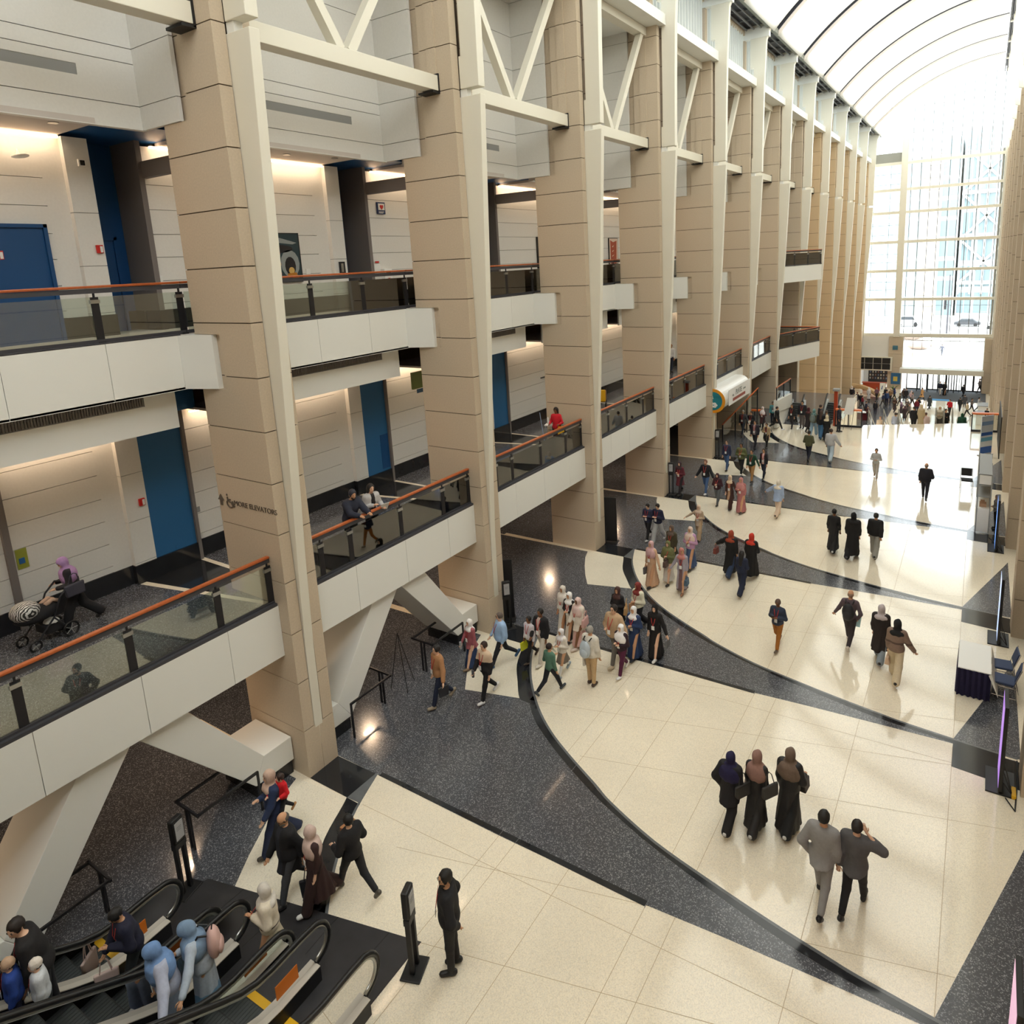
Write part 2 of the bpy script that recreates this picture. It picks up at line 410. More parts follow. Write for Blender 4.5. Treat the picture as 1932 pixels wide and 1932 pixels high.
# ================================================================ LEFT GALLERIES, BAY BY BAY
def bay_structure(b):
    y = b * S; ya, yb = y + W, y + S
    # level 2 slab and fascia
    m = MB()
    m.box(-8.5, -.33, y - .0, y + S, 3.25, F2, 0)
    struct('floor_gallery_two', m, [M_SOFFIT])
    m = MB(); m.box(-8.5, -.34, y, y + S, F2, F2 + .006, 0)
    m.hexa([(-4.3, y - .92, F2 + .006), (-.5, y - .12, F2 + .006), (-.5, y + .0, F2 + .006), (-4.3, y - .78, F2 + .006)] + [(-4.3, y - .92, F2 + .009), (-.5, y - .12, F2 + .009), (-.5, y + .0, F2 + .009), (-4.3, y - .78, F2 + .009)], 1)
    m.box(-4.3, -1.93, y + .60, y + .72, F2 + .006, F2 + .009, 1)
    m.hexa([(-4.3, y - .78, F2 + .006), (-1.9, y - .3, F2 + .006), (-1.9, y + .6, F2 + .006), (-4.3, y + .6, F2 + .006)] + [(-4.3, y - .78, F2 + .0085), (-1.9, y - .3, F2 + .0085), (-1.9, y + .6, F2 + .0085), (-4.3, y + .6, F2 + .0085)], 2)
    struct('floor_gallery_two_paving', m, [M_DARK, M_CREAM, M_BLACK])
    m = MB(); js = [ya + .02, y + 2.16, y + 3.84, y + 5.52, yb - .0]
    for a, c in zip(js[:-1], js[1:]): m.box(-.37, -.31, a + .006, c - .006, 2.92, 4.08, 0)
    m.box(-.40, -.36, ya, yb, 2.93, 4.07, 1); m.box(-1.05, -.37, ya, yb - .02, 2.92, 2.99, 0)
    m.box(-.52, -.31, ya + .02, yb - .02, 4.08, 4.14, 2)
    struct('trim_balcony_two', m, [M_WHITE, M_WJOINT, M_DGREY])
    # back wall of level 1 and 2
    wall(b, 2); 
    if b <= 5: wall(b, 3)
    # level 1 back wall, dark, with a dark base and a blue door opening
    m = MB(); m.box(-8.6, -8.3, y, y + S, 0, 3.3, 0); m.box(-8.3, -6.8, y + 2.6, y + 3.4, 0, 3.2, 0); m.box(-8.32, -8.26, y + .3, y + 2.2, 0, 2.4, 1)
    struct('wall_left_ground', m, [mat('ground_wall_dark', (58, 55, 54), .6), M_BLKM])
    if b > 5: return
    # level 3
    m = MB()
    m.box(-8.0, -2.12, y, y + S, 9.3, F3, 1)
    js = [y + 1.06, y + 1.63, y + 3.3, y + 5.02, y + 6.43]
    for a, c in zip(js[:-1], js[1:]): m.box(-2.16, -2.10, a + .005, c - .005, 8.71, 9.83, 0)
    m.box(-2.2, -2.15, y + 1.06, y + 6.43, 8.72, 9.82, 2)
    m.prism([(-2.10, y + W), (-1.32, y + W), (-2.10, y + 1.06), (-2.3, y + 1.06), (-2.3, y + W)], 8.71, 9.83, 0)
    m.prism([(-2.3, y + S), (-2.3, y + 6.43), (-2.10, y + 6.43), (-1.32, y + S - .02), (-1.32, y + S)], 8.71, 9.83, 0)
    m.box(-2.3, -1.32, y + S, y + S + .09, 8.71, 9.83, 0)
    m.box(-2.5, -2.1, y + .9, y + 6.6, 8.70, 8.75, 0); m.box(-2.3, -2.12, y + .9, y + 6.5, 9.83, 9.86, 3)
    # lower white band with its grille
    m.box(-2.56, -2.5, y + .85, y + 6.40, 7.86, 8.44, 0); m.box(-2.56, -2.5, y + 5.75, y + 6.40, 8.44, 8.72, 0); m.box(-2.56, -2.5, y + .85, y + 1.3, 8.44, 8.72, 0)
    m.box(-2.56, -2.52, y + 1.3, y + 5.75, 8.44, 8.72, 4)
    m.box(-4.35, -2.57, y + .85, y + 6.40, 7.90, 7.96, 1); m.box(-4.05, -3.9, y + 6.45, y + S + .9, 7.95, 8.71, 5)
    struct('trim_balcony_three', m, [M_WHITE, M_SOFFIT, M_WJOINT, M_DGREY, M_GRILLE, M_BLUE])
    g = MB()
    for k in range(90): g.box(-2.522, -2.49, y + 1.32 + k * .0492, y + 1.345 + k * .0492, 8.46, 8.70, 0)
    gv = struct('trim_vent_grille', g, M_GREYW)
    # level 4 wall block
    m = MB(); zj = [13.95, 14.41, 15.2, 15.486, 16.57, 17.655, 18.74, 19.825, 20.25]
    for a, c in zip(zj[:-1], zj[1:]):
        ylo, yhi = y + .82, y + S - .0
        if a == 14.41:
            m.box(-2.70, -2.65, ylo, y + 1.7, a + .008, c - .008, 0); m.box(-2.70, -2.65, y + 5.6, yhi, a + .008, c - .008, 0)
            m.box(-2.70, -2.65, y + 1.7, y + 5.6, a + .008, 14.82, 0); m.box(-2.70, -2.65, y + 1.7, y + 5.6, 15.02, c - .008, 0)
            m.box(-2.69, -2.66, y + 1.7, y + 5.6, 14.82, 15.02, 2)
        else: m.box(-2.70, -2.65, ylo, yhi, a + .008, c - .008, 0)
    for a, c in zip([13.95, 14.41, 15.486, 16.57, 17.655, 18.74, 19.825][:7], [14.41, 15.486, 16.57, 17.655, 18.74, 19.825, 20.25]):
        m.box(-2.70, -1.32, y + S - .03, y + S + .05, a + .008, c - .008, 0)
        m.box(-2.70, -1.32, y + W - .05, y + W + .03, a + .008, c - .008, 0)
    m.box(-2.74, -2.68, y + .8, y + S, 14.0, 20.2, 3); m.box(-2.68, -1.34, y + S, y + S + .03, 14.0, 20.2, 3); m.box(-2.68, -1.34, y + W - .03, y + W, 14.0, 20.2, 3)
    m.box(-2.70, -2.56, y + W - .1, y + S, 13.94, 13.96, 0)
    struct('wall_left_upper', m, [M_WALLW, M_SOFFIT, M_GRILLE, M_WJOINT])
    m = MB(); m.box(-4.4, -2.6, y + 1.1, y + 5.75, 13.97, 14.07, 0); m.box(-8.0, -2.76, y - .95, y + 1.1, 14.05, 14.15, 1)
    m.box(-4.4, -1.8, y + .66, y + .82, 13.25, 13.6, 2)
    m.box(-8.0, -4.3, y + 1.1, y + 5.75, 13.97, 14.07, 0)
    struct('ceiling_gallery_three', m, [M_SOFFIT, M_BLUED, M_GREYW])

def wall(b, lev):
    """panelled back wall of a gallery: main panels, pilaster, blue recess"""
    y = b * S; z0 = F2 if lev == 2 else F3; H = 3.78 if lev == 2 else 4.12
    m = MB(); xw = -4.3
    hs = [z0 + .45, z0 + .60, z0 + 1.12, z0 + 1.66, z0 + 2.18, z0 + 2.73, z0 + 3.28, z0 + H]
    for a, c in zip(hs[:-1], hs[1:]): m.box(xw - .08, xw, y + .66, y + 5.40, a + .006, c - .006, 0); m.box(xw - .08, xw, y + 5.4, y + 5.80, a, c, 0)
    m.box(xw - .12, xw - .07, y + .66, y + 5.8, z0 + .4, z0 + H, 1)
    for a, c in ((z0 + .45, z0 + .5), (z0 + .5, z0 + 1.5), (z0 + 1.5, z0 + 2.6), (z0 + 2.6, z0 + H)):
        m.box(-4.6, -4.15, y + 5.80, y + 6.28, a + .006, c - .006, 0)
    m.box(-4.58, -4.17, y + 5.82, y + 6.26, z0 + .4, z0 + H, 1)
    m.box(xw - .3, xw + .03, y + .66, y + 5.80, z0, z0 + .45, 2); m.box(-4.6, -4.12, y + 5.78, y + 6.30, z0, z0 + .45, 2)
    if lev == 2:
        m.box(-4.5, -4.20, y + 6.28, y + S + .62, z0 + .45, z0 + 4.7, 3); m.box(-4.5, -4.14, y + 6.28, y + S + .60, z0, z0 + .45, 2)
        m.box(-4.6, -4.12, y + S + .60, y + S + .68, z0, z0 + 3.9, 4)
    else:
        m.box(-5.35, -5.25, y + 6.20, y + S + .66, z0 + .0, z0 + 4.3, 3); m.box(-5.35, -4.2, y + S + .58, y + S + .70, z0 + .45, z0 + 4.3, 4)
        m.box(-5.35, -5.20, y + 7.0, y + S + .6, z0, z0 + .45, 2); m.box(-5.3, -4.18, y + S + .55, y + S + .72, z0, z0 + .45, 2)
        m.box(-5.30, -5.22, y + 6.30, y + 6.95, z0, z0 + 2.15, 5)
    struct('wall_left', m, [M_WALLW, M_WJOINT, M_BLACK, M_BLUE if lev == 2 else M_BLUED, M_GREYW, M_BLUED])
for b in range(-2, 7): bay_structure(b)

# stone infill between the far columns, and behind the gallery ends
m = MB()
for b in range(7, 12):
    for a, c in zip(ZJ[:-1], ZJ[1:]): m.box(-2.3, -1.95, b * S + W, (b + 1) * S, a + .01, c - .01, 0)
    for k in range(5): m.box(-2.3, -1.95, b * S + W, (b + 1) * S, ZL + k * 1.18, ZL + 1.17 + k * 1.18, 0)
m.box(-2.25, -2.0, 46.9, YE, ZL, 20.2, 1)
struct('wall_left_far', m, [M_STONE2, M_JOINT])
m = MB(); m.box(-9, -8.7, -14, 46.9, 3.2, 20.2, 0); m.box(-9, -2.3, 46.9, 47.1, 0, 20.2, 0); m.box(-9, -2.7, -14, 46.9, 20.1, 20.4, 1); m.box(-9, -8.6, 40, 47, 0, 3.3, 0)
m.box(-6.0, -5.8, 40.2, 46.9, F2, 20.0, 0)
struct('wall_left_outer', m, [M_STONE, M_WHITE])

# ================================================================ LEFT: TRUSSES, LEDGE, CLERESTORY
def truss(b):
    y = b * S; t = empty('steel_truss', (0, y, 0), 'white steel V truss spanning between two left-hand columns', 'truss', 'white V trusses between the left columns')
    m = MB(); m.box(-.85, -.45, .5, S - .03, 15.49, 15.87); m.build('bottom_chord', M_FIN, t, bevel=.012)
    m = MB(); m.box(-.85, -.45, W, S - .02, 19.9, 20.21); m.build('top_chord', M_FIN, t)
    for ys in (.95, 6.45):
        m = MB(); m.beam((-.64, 3.66 + (-.14 if ys < 3 else .14), 15.86), (-.64, ys, 19.95), .22, .24, up=(1, 0, 0)); m.build('diagonal', M_FIN, t)
    m = MB(); m.box(-.95, -.44, S - .05, S + .02, 15.44, 15.92); m.box(-.95, -.44, S - .28, S, 15.42, 15.47)
    m.build('shelf_angle', M_BLKP, t)
for b in range(-1, 12): truss(b)
m = MB()
for b in range(-2, 12):
    y = b * S
    m.box(-2.75, .25, y, y + S - .0, 20.22, 20.32, 0)
    m.box(.12, .30, y + .53, y + S + .24, 20.20, 20.62, 0)
    m.box(-.62, -.5, y + .5, y + S, 20.55, 20.9, 0)
struct('trim_ledge', m, M_WHITE)
m = MB(); gl = MB()
for b in range(-2, 12):
    y = b * S
    n = 17
    for k in range(n):
        yy = y + .65 + k * (5.9 / (n - 1)); m.box(-.62, -.40, yy - .03, yy + .03, 20.7, 23.1, 0)
    m.box(-.66, -.42, y, y + S, 23.0, 23.4, 1); m.box(-.7, .95, y + .22, y + .56, 22.75, 23.3, 0)
    m.box(-.66, -.42, y + .3, y + .65, 20.6, 23.1, 1)
struct('trim_clerestory', m, [M_WHITE, M_STONE])
gl.box(-.56, -.54, -14, YE, 20.7, 23.1); struct('window_2', gl, glass('frosted', (.80, .86, .86), .08))
m = MB(); m.box(-.7, .86, -14, YE, 23.42, 23.5, 0)
for k in range(56):
    y = -8 + k * 1.675; m.box(-.6, .8, y, y + .06, 23.30, 23.42, 1)
for x in (-.3, .1, .5): m.tube([(x, -10, 23.25), (x, YE, 23.25)], .05, 6, 1)
m.box(.84, 1.05, -14, YE, 23.15, 23.45, 2)
struct('trim_eave', m, [M_DGREY, mat('duct_grey', (112, 114, 116), .5), mat('eave_grey', (120, 122, 112), .5)])

# ================================================================ VAULT
CX, CZ, RV = 13.0, 12.35, 16.1
A0, A1 = math.acos((1.03 - CX) / RV), math.acos((12.38 - CX) / RV)
def arc(r, n=26): return [(CX + r * math.cos(A0 + (A1 - A0) * k / n), CZ + r * math.sin(A0 + (A1 - A0) * k / n)) for k in range(n + 1)]
a_in, a_mid, a_out, a_top = arc(RV), arc(RV + .17), arc(RV + .6), arc(RV + .75)
vp = MB(); vr = MB(); vb = MB(); vj = MB()
for k in range(-2, 12):
    y0 = k * S + 1.95; y1 = y0 + S - 1.0
    if k == 11: y1 = YE
    if y0 > YE: break
    for q in range(len(a_in) - 1):
        (xa, za), (xb, zb) = a_in[q], a_in[q + 1]
        vp.face([(xa, y0, za), (xa, y1, za), (xb, y1, zb), (xb, y0, zb)], 0)
        (xc, zc), (xd, zd) = a_mid[q], a_mid[q + 1]
        vr.hexa([(xa, y0 - .04, za), (xb, y0 - .04, zb), (xb, y0, zb), (xa, y0, za), (xc, y0 - .04, zc), (xd, y0 - .04, zd), (xd, y0, zd), (xc, y0, zc)], 0)
        (xe, ze), (xf, zf) = a_out[q], a_out[q + 1]
        vb.hexa([(xc, y0 - .04, zc), (xd, y0 - .04, zd), (xd, y0, zd), (xc, y0, zc), (xe, y0 - .04, ze), (xf, y0 - .04, zf), (xf, y0, zf), (xe, y0, ze)], 0)  # black upper faces and backing stand in for shadow in the gaps
        (xg, zg), (xh, zh) = a_top[q], a_top[q + 1]
        vb.hexa([(xe, y0 - 1.3, ze), (xf, y0 - 1.3, zf), (xf, y0 + .2, zf), (xe, y0 + .2, ze), (xg, y0 - 1.3, zg), (xh, y0 - 1.3, zh), (xh, y0 + .2, zh), (xg, y0 + .2, zg)], 0)
        if q % 5 == 4:
            for yy in (y0 + .01,): vj.box(xb - .006, xb + .006, y0, y1, zb - .012, zb - .004, 0)
struct('ceiling', vp, M_VAULT); struct('trim_vault_ribs', vr, mat('rib_beige', (222, 212, 198), .7))
struct('trim_vault_recess_shade', vb, M_BLKM); struct('trim_vault_joints', vj, mat('vault_joint', (214, 208, 196), .8))
m = MB(); m.box(12.40, 12.50, -14, YE, 28.1, 28.5, 0); m.box(12.98, 13.08, -14, YE, 27.9, 28.5, 1)
for k in range(14):
    y = 1.95 - 2 * S + k * S; m.box(12.45, 13.05, y, y + .25, 28.0, 28.45, 1)
m.tube([(12.62, -14, 28.15), (12.62, YE, 28.15)], .06, 6, 0)
m.box(12.45, 13.05, -14, YE, 28.62, 28.7, 0)
struct('trim_ridge_truss', m, [M_DGREY, M_FIN])

m = MB(); m.box(-13, 16, -16.4, -16, 0, 29, 0); m.box(13.4, 13.8, -16, -3, 0, 20.4, 0); m.box(-9, -2.7, -16, -13, 0, 20.4, 0)  # unseen walls added behind the camera to dim the camera-facing faces
struct('wall_back_blocker', m, M_STONE)
# ================================================================ RIGHT WALL
for i in range(0, 13):
    c = column(i, True, zb=(ZL if i >= 6 else 0.0), ztop=20.25)
    c['label'] = 'beige limestone column of stacked courses on the right side of the hall'; c['category'] = 'column'; c['group'] = 'stone columns along the right side'
m = MB()
for b in range(-1, 12):
    zz = ([ZL + 1.18 * k for k in range(5)] if b >= 5 else []) + ZJ
    for a, c in zip(zz[:-1], zz[1:]): m.box(13.55, 13.9, b * S + W, (b + 1) * S, a + .01, c - .01, 0)
m.box(13.6, 13.85, -3, YE, ZL, 20.2, 1)
struct('wall_right', m, [M_STONE, M_JOINT])
m = MB()
for i in range(0, 13):
    m.prism([(12.62, 28.3), (12.75, 22.0), (13.05, 20.4), (13.5, 20.2), (13.5, 28.3)], i * S + .27, i * S + .52, 0, ax='y')
m.box(13.4, 15.2, -3, YE, 20.2, 20.4, 0)
struct('trim_right_fins', m, M_FIN)
m = MB(); m.face([(13.45, -8, 20.3), (13.45, YE, 20.3), (13.45, YE, 28.6), (13.45, -8, 28.6)]); struct('window_3', m, M_VAULT)

# ================================================================ GLAZED END WALL
m = MB()
TZ = [(19.84, 20.16), (16.95, 17.26), (14.43, 14.74), (11.11, 11.44), (7.83, 8.14), (4.54, 4.86), (.33, .70)]
for a, b in TZ:
    m.box(3.9, 13.05, YE - .3, YE + .1, a, b, 0); m.box(-.1, 3.3, YE - .3, YE + .1, a, b, 0)
m.box(3.27, 3.95, YE - .75, YE + .1, .33, 25.0, 0); m.box(-.36, .10, YE - .6, YE + .1, .33, 22.9, 0)
m.box(13.02, 13.25, YE - .5, YE + .1, .33, 28.4, 0); m.box(12.8, 13.0, YE - .1, YE + .5, .4, 20.5, 1)
m.box(-.1, 3.3, YE - .15, YE + .1, 20.16, 21.2, 1)
m.box(-1.3, -.7, YE - .1, YE + .1, .33, 23, 0)
struct('trim_window_frame', m, [M_FIN, mat('frame_shadow_grey', (150, 150, 142), .6)])
m = MB()
for x in (4.28, 5.22, 6.16, 7.09, 8.03, 8.95, 9.86, 10.78, 11.74, 12.6): 
    zt = CZ + math.sqrt(RV * RV - (x - CX) ** 2); m.box(x - .035, x + .035, YE - .02, YE + .05, .5, zt - .05, 0)
for x in (.47, 2.2): m.box(x - .02, x + .02, YE - .02, YE + .05, .5, CZ + math.sqrt(RV * RV - (x + .6 - CX) ** 2) - .2, 0)
for z in (18.9, 17.75, 15.8, 13.2, 12.1, 9.9, 8.98, 6.7, 5.8, 2.75, 2.1, 21.2): m.box(.1, 3.3, YE - .01, YE + .04, z - .02, z + .02, 0)
for z in (25.9, 23.2, 3.95): m.box(3.95, 13.0, YE - .01, YE + .04, z - .02, z + .02, 0)
struct('trim_mullions', m, mat('mullion_grey', (120, 126, 130), .5))
m = MB(); g = []
n = 24
pts = [(-1.2, .4), (13.1, .4)] + [(13.1 - (13.1 - 1.0) * k / n, CZ + math.sqrt(max(0, RV * RV - (13.1 - (13.1 - 1.0) * k / n - CX) ** 2)) - .03) for k in range(n + 1)] + [(-1.2, 22.9)]
m.face([(x, YE + .03, z) for x, z in pts]); struct('window_1', m, M_WIN)
# stone piers and white panel at entrance height
m = MB()
for k in range(5):
    a, b = ZL + k * 1.18 + .01, ZL + (k + 1) * 1.18 - .01
    m.box(-1.95, -.1, YE - .8, YE, a, b + (.0 if k < 4 else .3), 0)
    m.box(12.45, 13.4, YE - .9, YE, a, b + (.0 if k < 4 else .3), 0)
for a, b in ((-1.7, -.9), (-.88, .3), (-3.3, -1.72), (-4.0, -3.32)): m.box(2.85, 4.35, YE - .6, YE, a, b, 0)
m.box(2.85, 4.35, YE - .55, YE, ZL, -4.02, 0)
m.box(-.1, 2.85, YE - .3, YE, -2.2, .33, 1); m.box(-1.95, 13.2, YE - .1, YE + .0, .25, .36, 1)
m.box(-.1, 2.85, YE + 2.2, YE + 2.4, ZL, -2.1, 1); m.box(-.1, 2.85, YE, YE + 2.4, -2.2, -2.1, 1); m.box(-.2, -.1, YE, YE + 2.3, ZL, -2.1, 1)
struct('wall_end', m, [M_STONE, M_WALLW])
m = MB(); m.box(4.2, 12.55, YE - 1.6, YE - .05, -3.72, -3.28, 0); m.box(4.2, 12.55, YE - 1.66, YE - 1.6, -3.82, -3.26, 1)
struct('trim_canopy', m, [M_WHITE, M_FIN])
m = MB()
for x in [4.4 + .94 * k for k in range(9)] + [12.42]: m.box(x - .02, x + .02, YE - .03, YE + .04, -3.3, .3, 0)
m.box(4.35, 12.45, YE - .03, YE + .04, -.16, -.10, 0)
struct('trim_transom_frame', m, mat('mullion_grey2', (150, 150, 146), .5))
m = MB(); m.box(4.35, 12.45, YE + .0, YE + .02, -3.3, .3); struct('window_4', m, M_WIN)
# ================================================================ RAILINGS
def railing(pts, posts, z0, name_loc, label, group=None, top=M_WOOD, hi=1.07):
    """pts: polyline (x,y) of the rail; posts: list of arclengths; hand rail, under rail, posts, glass, clips"""
    r = empty('glass_railing', (pts[0][0], pts[0][1], z0), label, 'railing', group)
    P = [Vector((p[0] - pts[0][0], p[1] - pts[0][1], 0)) for p in pts]
    m = MB()
    for a, b in zip(P[:-1], P[1:]): m.beam(a + Vector((0, 0, hi)), b + Vector((0, 0, hi)), .10, .05)
    m.build('handrail', top, r, bevel=.015)
    m = MB()
    for a, b in zip(P[:-1], P[1:]): m.beam(a + Vector((0, 0, hi - .075)), b + Vector((0, 0, hi - .075)), .05, .09)
    m.build('under_rail', M_DGREY, r)
    m = MB()
    for a, b in zip(P[:-1], P[1:]): m.beam(a + Vector((0, 0, .045)), b + Vector((0, 0, .045)), .07, .07)
    m.build('shoe_channel', M_DGREY, r)
    a, b = P[0], P[-1]; L = (b - a).length; d = (b - a).normalized()
    if len(P) > 2: raise ValueError
    first = None
    for s_ in posts:
        if first is None:
            m = MB()
            for o in (-.035, .035):
                n = Vector((-d.y, d.x, 0)) * .0
                m.beam(d * o + Vector((0, 0, .02)), d * o + Vector((0, 0, .88)), .022, .07, up=tuple(d))
            m.beam(Vector((0, 0, .82)), Vector((0, 0, hi - .03)), .03, .03); m.box(-.06, .06, -.06, .06, .0, .035)
            o_ = m.build('post', M_BLKM, r)
            m2 = MB(); m2.box(-.03, .03, -.085, .085, .76, .83)
            c_ = m2.build('clamp', M_STEEL, o_); first = (o_, c_); o_.location = tuple(a + d * s_)
        else:
            o_ = first[0].copy(); COL.objects.link(o_); o_.parent = r; c_ = first[1].copy(); COL.objects.link(c_); c_.parent = o_
            o_.location = tuple(a + d * s_)
    edges = [0.0] + list(posts) + [L]
    edges = sorted(set(round(e, 3) for e in edges))
    for e0, e1 in zip(edges[:-1], edges[1:]):
        if e1 - e0 < .25: continue
        g = MB(); n = Vector((-d.y, d.x, 0)) * .006
        p, q = a + d * (e0 + .06), a + d * (e1 - .06)
        g.hexa([tuple(p - n + Vector((0, 0, .05))), tuple(q - n + Vector((0, 0, .05))), tuple(q + n + Vector((0, 0, .05))), tuple(p + n + Vector((0, 0, .05))),
                tuple(p - n + Vector((0, 0, .88))), tuple(q - n + Vector((0, 0, .88))), tuple(q + n + Vector((0, 0, .88))), tuple(p + n + Vector((0, 0, .88)))])
        g.build('glass_panel', M_GLASS, r)
    return r
ORD = ['', 'first', 'second', 'third', 'fourth', 'fifth', 'sixth', 'seventh']
for b in range(-1, 6):
    y = b * S; y0 = y + W + .02; y1 = y + S - .02
    railing([(-.42, y0), (-.42, y1)], [1.05 + .0 + .0 - .81 + .25, 2.16 - .81, 3.84 - .81, 5.50 - .81, y1 - y0 - .06] if b >= 0 else [1.3, 2.98, 4.66, y1 - y0 - .06], F2, None,
            'glass railing with orange handrail on the lower balcony, %s bay from the near left' % ORD[b + 2], 'railings along the lower balcony')
for b in range(-1, 5):
    y = b * S
    railing([(-2.27, y + .02), (-2.27, y + S)], [1.6, 3.3, 5.02, 6.66], F3, None,
            'glass railing with orange handrail on the upper balcony, %s bay from the near left' % ORD[b + 2], 'railings along the upper balcony')
# projecting balconies at two levels
for z0, lo, hi_, lv in ((F2, 2.92, 4.08, 'lower'), (F3, 8.71, 9.83, 'upper')):
    tri = [(-.12, 41.25), (1.65, 46.65), (-1.9, 46.65), (-1.9, 41.25)]
    m = MB(); m.prism(tri, lo, hi_, 0); struct('trim_projecting_balcony', m, M_WHITE)
    railing([(-.12, 41.3), (1.62, 46.6)], [.1, 1.9, 3.7, 5.5], z0, None, 'glass railing on the slanted front of the %s projecting balcony' % lv)
    if lv == 'lower': railing([(-1.9, 46.55), (1.55, 46.55)], [1.7], z0, None, 'bright orange topped railing across the back of the lower projecting balcony', top=M_ORANGE)
# small side landing beside the far escalator
m = MB(); m.prism([(34.4, 1.13), (38.2, .70), (38.2, 1.62), (34.4, 1.85)], 1.35, 1.6, 0, ax='x'); m.prism([(34.4, 1.13), (34.4, .1), (38.2, -.2), (38.2, .70)], 1.4, 1.55, 0, ax='x')
struct('trim_stair_side', m, M_WHITE)
r = empty('glass_railing', (1.5, 34.4, 0), 'small sloping glass railing above the white stair side near the far escalators', 'railing')
m = MB(); m.beam((0, 0, 2.65), (0, 3.7, 2.62), .07, .05); m.build('handrail', M_WOOD, r)
m = MB(); m.face([(0, .1, 1.85), (0, 3.7, 1.62), (0, 3.7, 2.5), (0, .1, 2.55)]); m.build('glass_panel', M_GLASS, r)
for q in (.1, 1.9, 3.7):
    m = MB(); m.box(-.03, .03, q - .03, q + .03, 1.6, 2.62); m.build('post', M_BLKM, r)
r = empty('glass_railing', (0, 30.4, 0), 'sloping glass railing with wooden handrail in front of the restaurant column', 'railing')
m = MB(); m.beam((-.6, 0, 1.05), (.4, 4.0, 2.6), .07, .05); m.build('handrail', M_WOOD, r)
for q in (.05, 1.4, 2.7, 3.9):
    m = MB(); xx = -.6 + q * .25; m.box(xx - .03, xx + .03, q - .03, q + .03, 0.0, 1.05 + q * .387); m.build('post', M_BLKM, r)
m = MB(); m.face([(-.6, 0, .2), (.4, 4, 1.6), (.4, 4, 2.5), (-.6, 0, .95)]); m.build('glass_panel', M_GLASS, r)

# ================================================================ DIAGONAL BRACES
def brace(b):
    y = b * S; tag_ = 'nearest to the escalators' if b < 0 else 'beyond the first stone column'
    l1 = [(2.72, 2.93), (3.60, 2.93), (1.66, .34), (.82, .34), (.82, .90), (1.30, .90)]
    l2 = [(3.60, 2.93), (4.52, 2.93), (5.98, .90), (6.67, .90), (6.67, .34), (5.72, .34)]
    for k, (pl, pb) in enumerate(((l1, (.82, 1.66)), (l2, (5.72, 6.67)))):
        r = empty('diagonal_brace', (-1.1, y, 0), 'white slanting box brace holding up the balcony, %s leg, %s' % (('left', 'right')[k], tag_), 'brace')
        # body: slanting limb plus foot block
        m = MB(); m.prism([pl[0], pl[1], pl[2], pl[5]] if k == 0 else [pl[0], pl[1], pl[2], pl[5]], -.62, .65, 0, ax='x'); m.build('limb', M_WHITE, r, bevel=.01)
        m = MB(); m.prism([pl[5], pl[2], pl[3], pl[4]] if k == 0 else [pl[5], pl[2], pl[3], pl[4]], -.62, .65, 0, ax='x'); m.build('foot_block', M_WHITE, r, bevel=.01)
        m = MB(); m.box(-.58, .60, pb[0] + .04, pb[1] - .02, 0, .34); m.build('plinth', M_BLACK, r)
        # guard rail
        g = empty('guard_rail', (-.5, y, 0), 'black guard rail around the white brace, %s leg, %s' % (('left', 'right')[k], tag_), 'guard rail')
        ya, yb = ((1.42, 2.72) if k == 0 else (5.6, 4.30))
        for x in (-.36, .36):
            m = MB(); m.beam((x, ya, .9), (x, yb, .9), .04, .05); m.build('top_rail', M_BLKM, g)
        m = MB(); m.beam((-.40, yb, .9), (.40, yb, .9), .04, .05); m.build('cross_rail', M_BLKM, g)
        for x in (-.05, .06):
            m = MB(); m.beam((x, yb, 0), (x, yb, .9), .03, .05); m.build('post', M_BLKM, g)
        m = MB(); m.beam((.36, ya, 0), (.36, ya, .92), .04, .04); m.build('post', M_BLKM, g)
for b in (-1, 0): brace(b)

# ================================================================ WALL SIGNS, ALARMS, ART
def text(body, loc, size, mtl, rot=(R(90), 0, 0), parent=None, name='lettering', ext=.004, al='LEFT'):
    c = bpy.data.curves.new(name, 'FONT'); c.body = body; c.size = size; c.extrude = ext; c.align_x = al
    c.materials.append(mtl); t_ = bpy.data.objects.new(name, c); COL.objects.link(t_)
    me = bpy.data.meshes.new_from_object(t_.evaluated_get(bpy.context.evaluated_depsgraph_get())); bpy.data.objects.remove(t_)
    o = bpy.data.objects.new(name, me); COL.objects.link(o); o.location = loc; o.rotation_euler = rot
    if parent: o.parent = parent
    return o
sg = empty('elevator_sign', (-1.9, -.012, 6.1), 'dark metal up arrow, wheelchair symbol and MORE ELEVATORS lettering on the first column', 'sign')
m = MB(); m.prism([(.03, .0), (.10, .0), (.10, .12), (.17, .12), (.065, .25), (-.04, .12), (.03, .12)], -.01, .005, ax='y'); o = m.build('arrow', M_MAROONTXT, sg)
m = MB(); m.tube([(.38 + .11 * math.cos(t), 0, .08 + .09 * math.sin(t)) for t in [R(150) + R(250) * k / 14 for k in range(15)]], .016, 6)
m.tube([(.30, 0, .22), (.31, 0, .12), (.42, 0, .11), (.48, 0, .02), (.53, 0, .03)], .018, 6); m.tube([(.30, 0, .17), (.40, 0, .165)], .014, 6); m.ell((.295, 0, .265), (.026, .012, .026)); m.build('wheelchair_symbol', M_MAROONTXT, sg)
text('MORE ELEVATORS', (.52, 0, .065), .158, M_MAROONTXT, parent=sg).scale = (1.12, 1, 1)

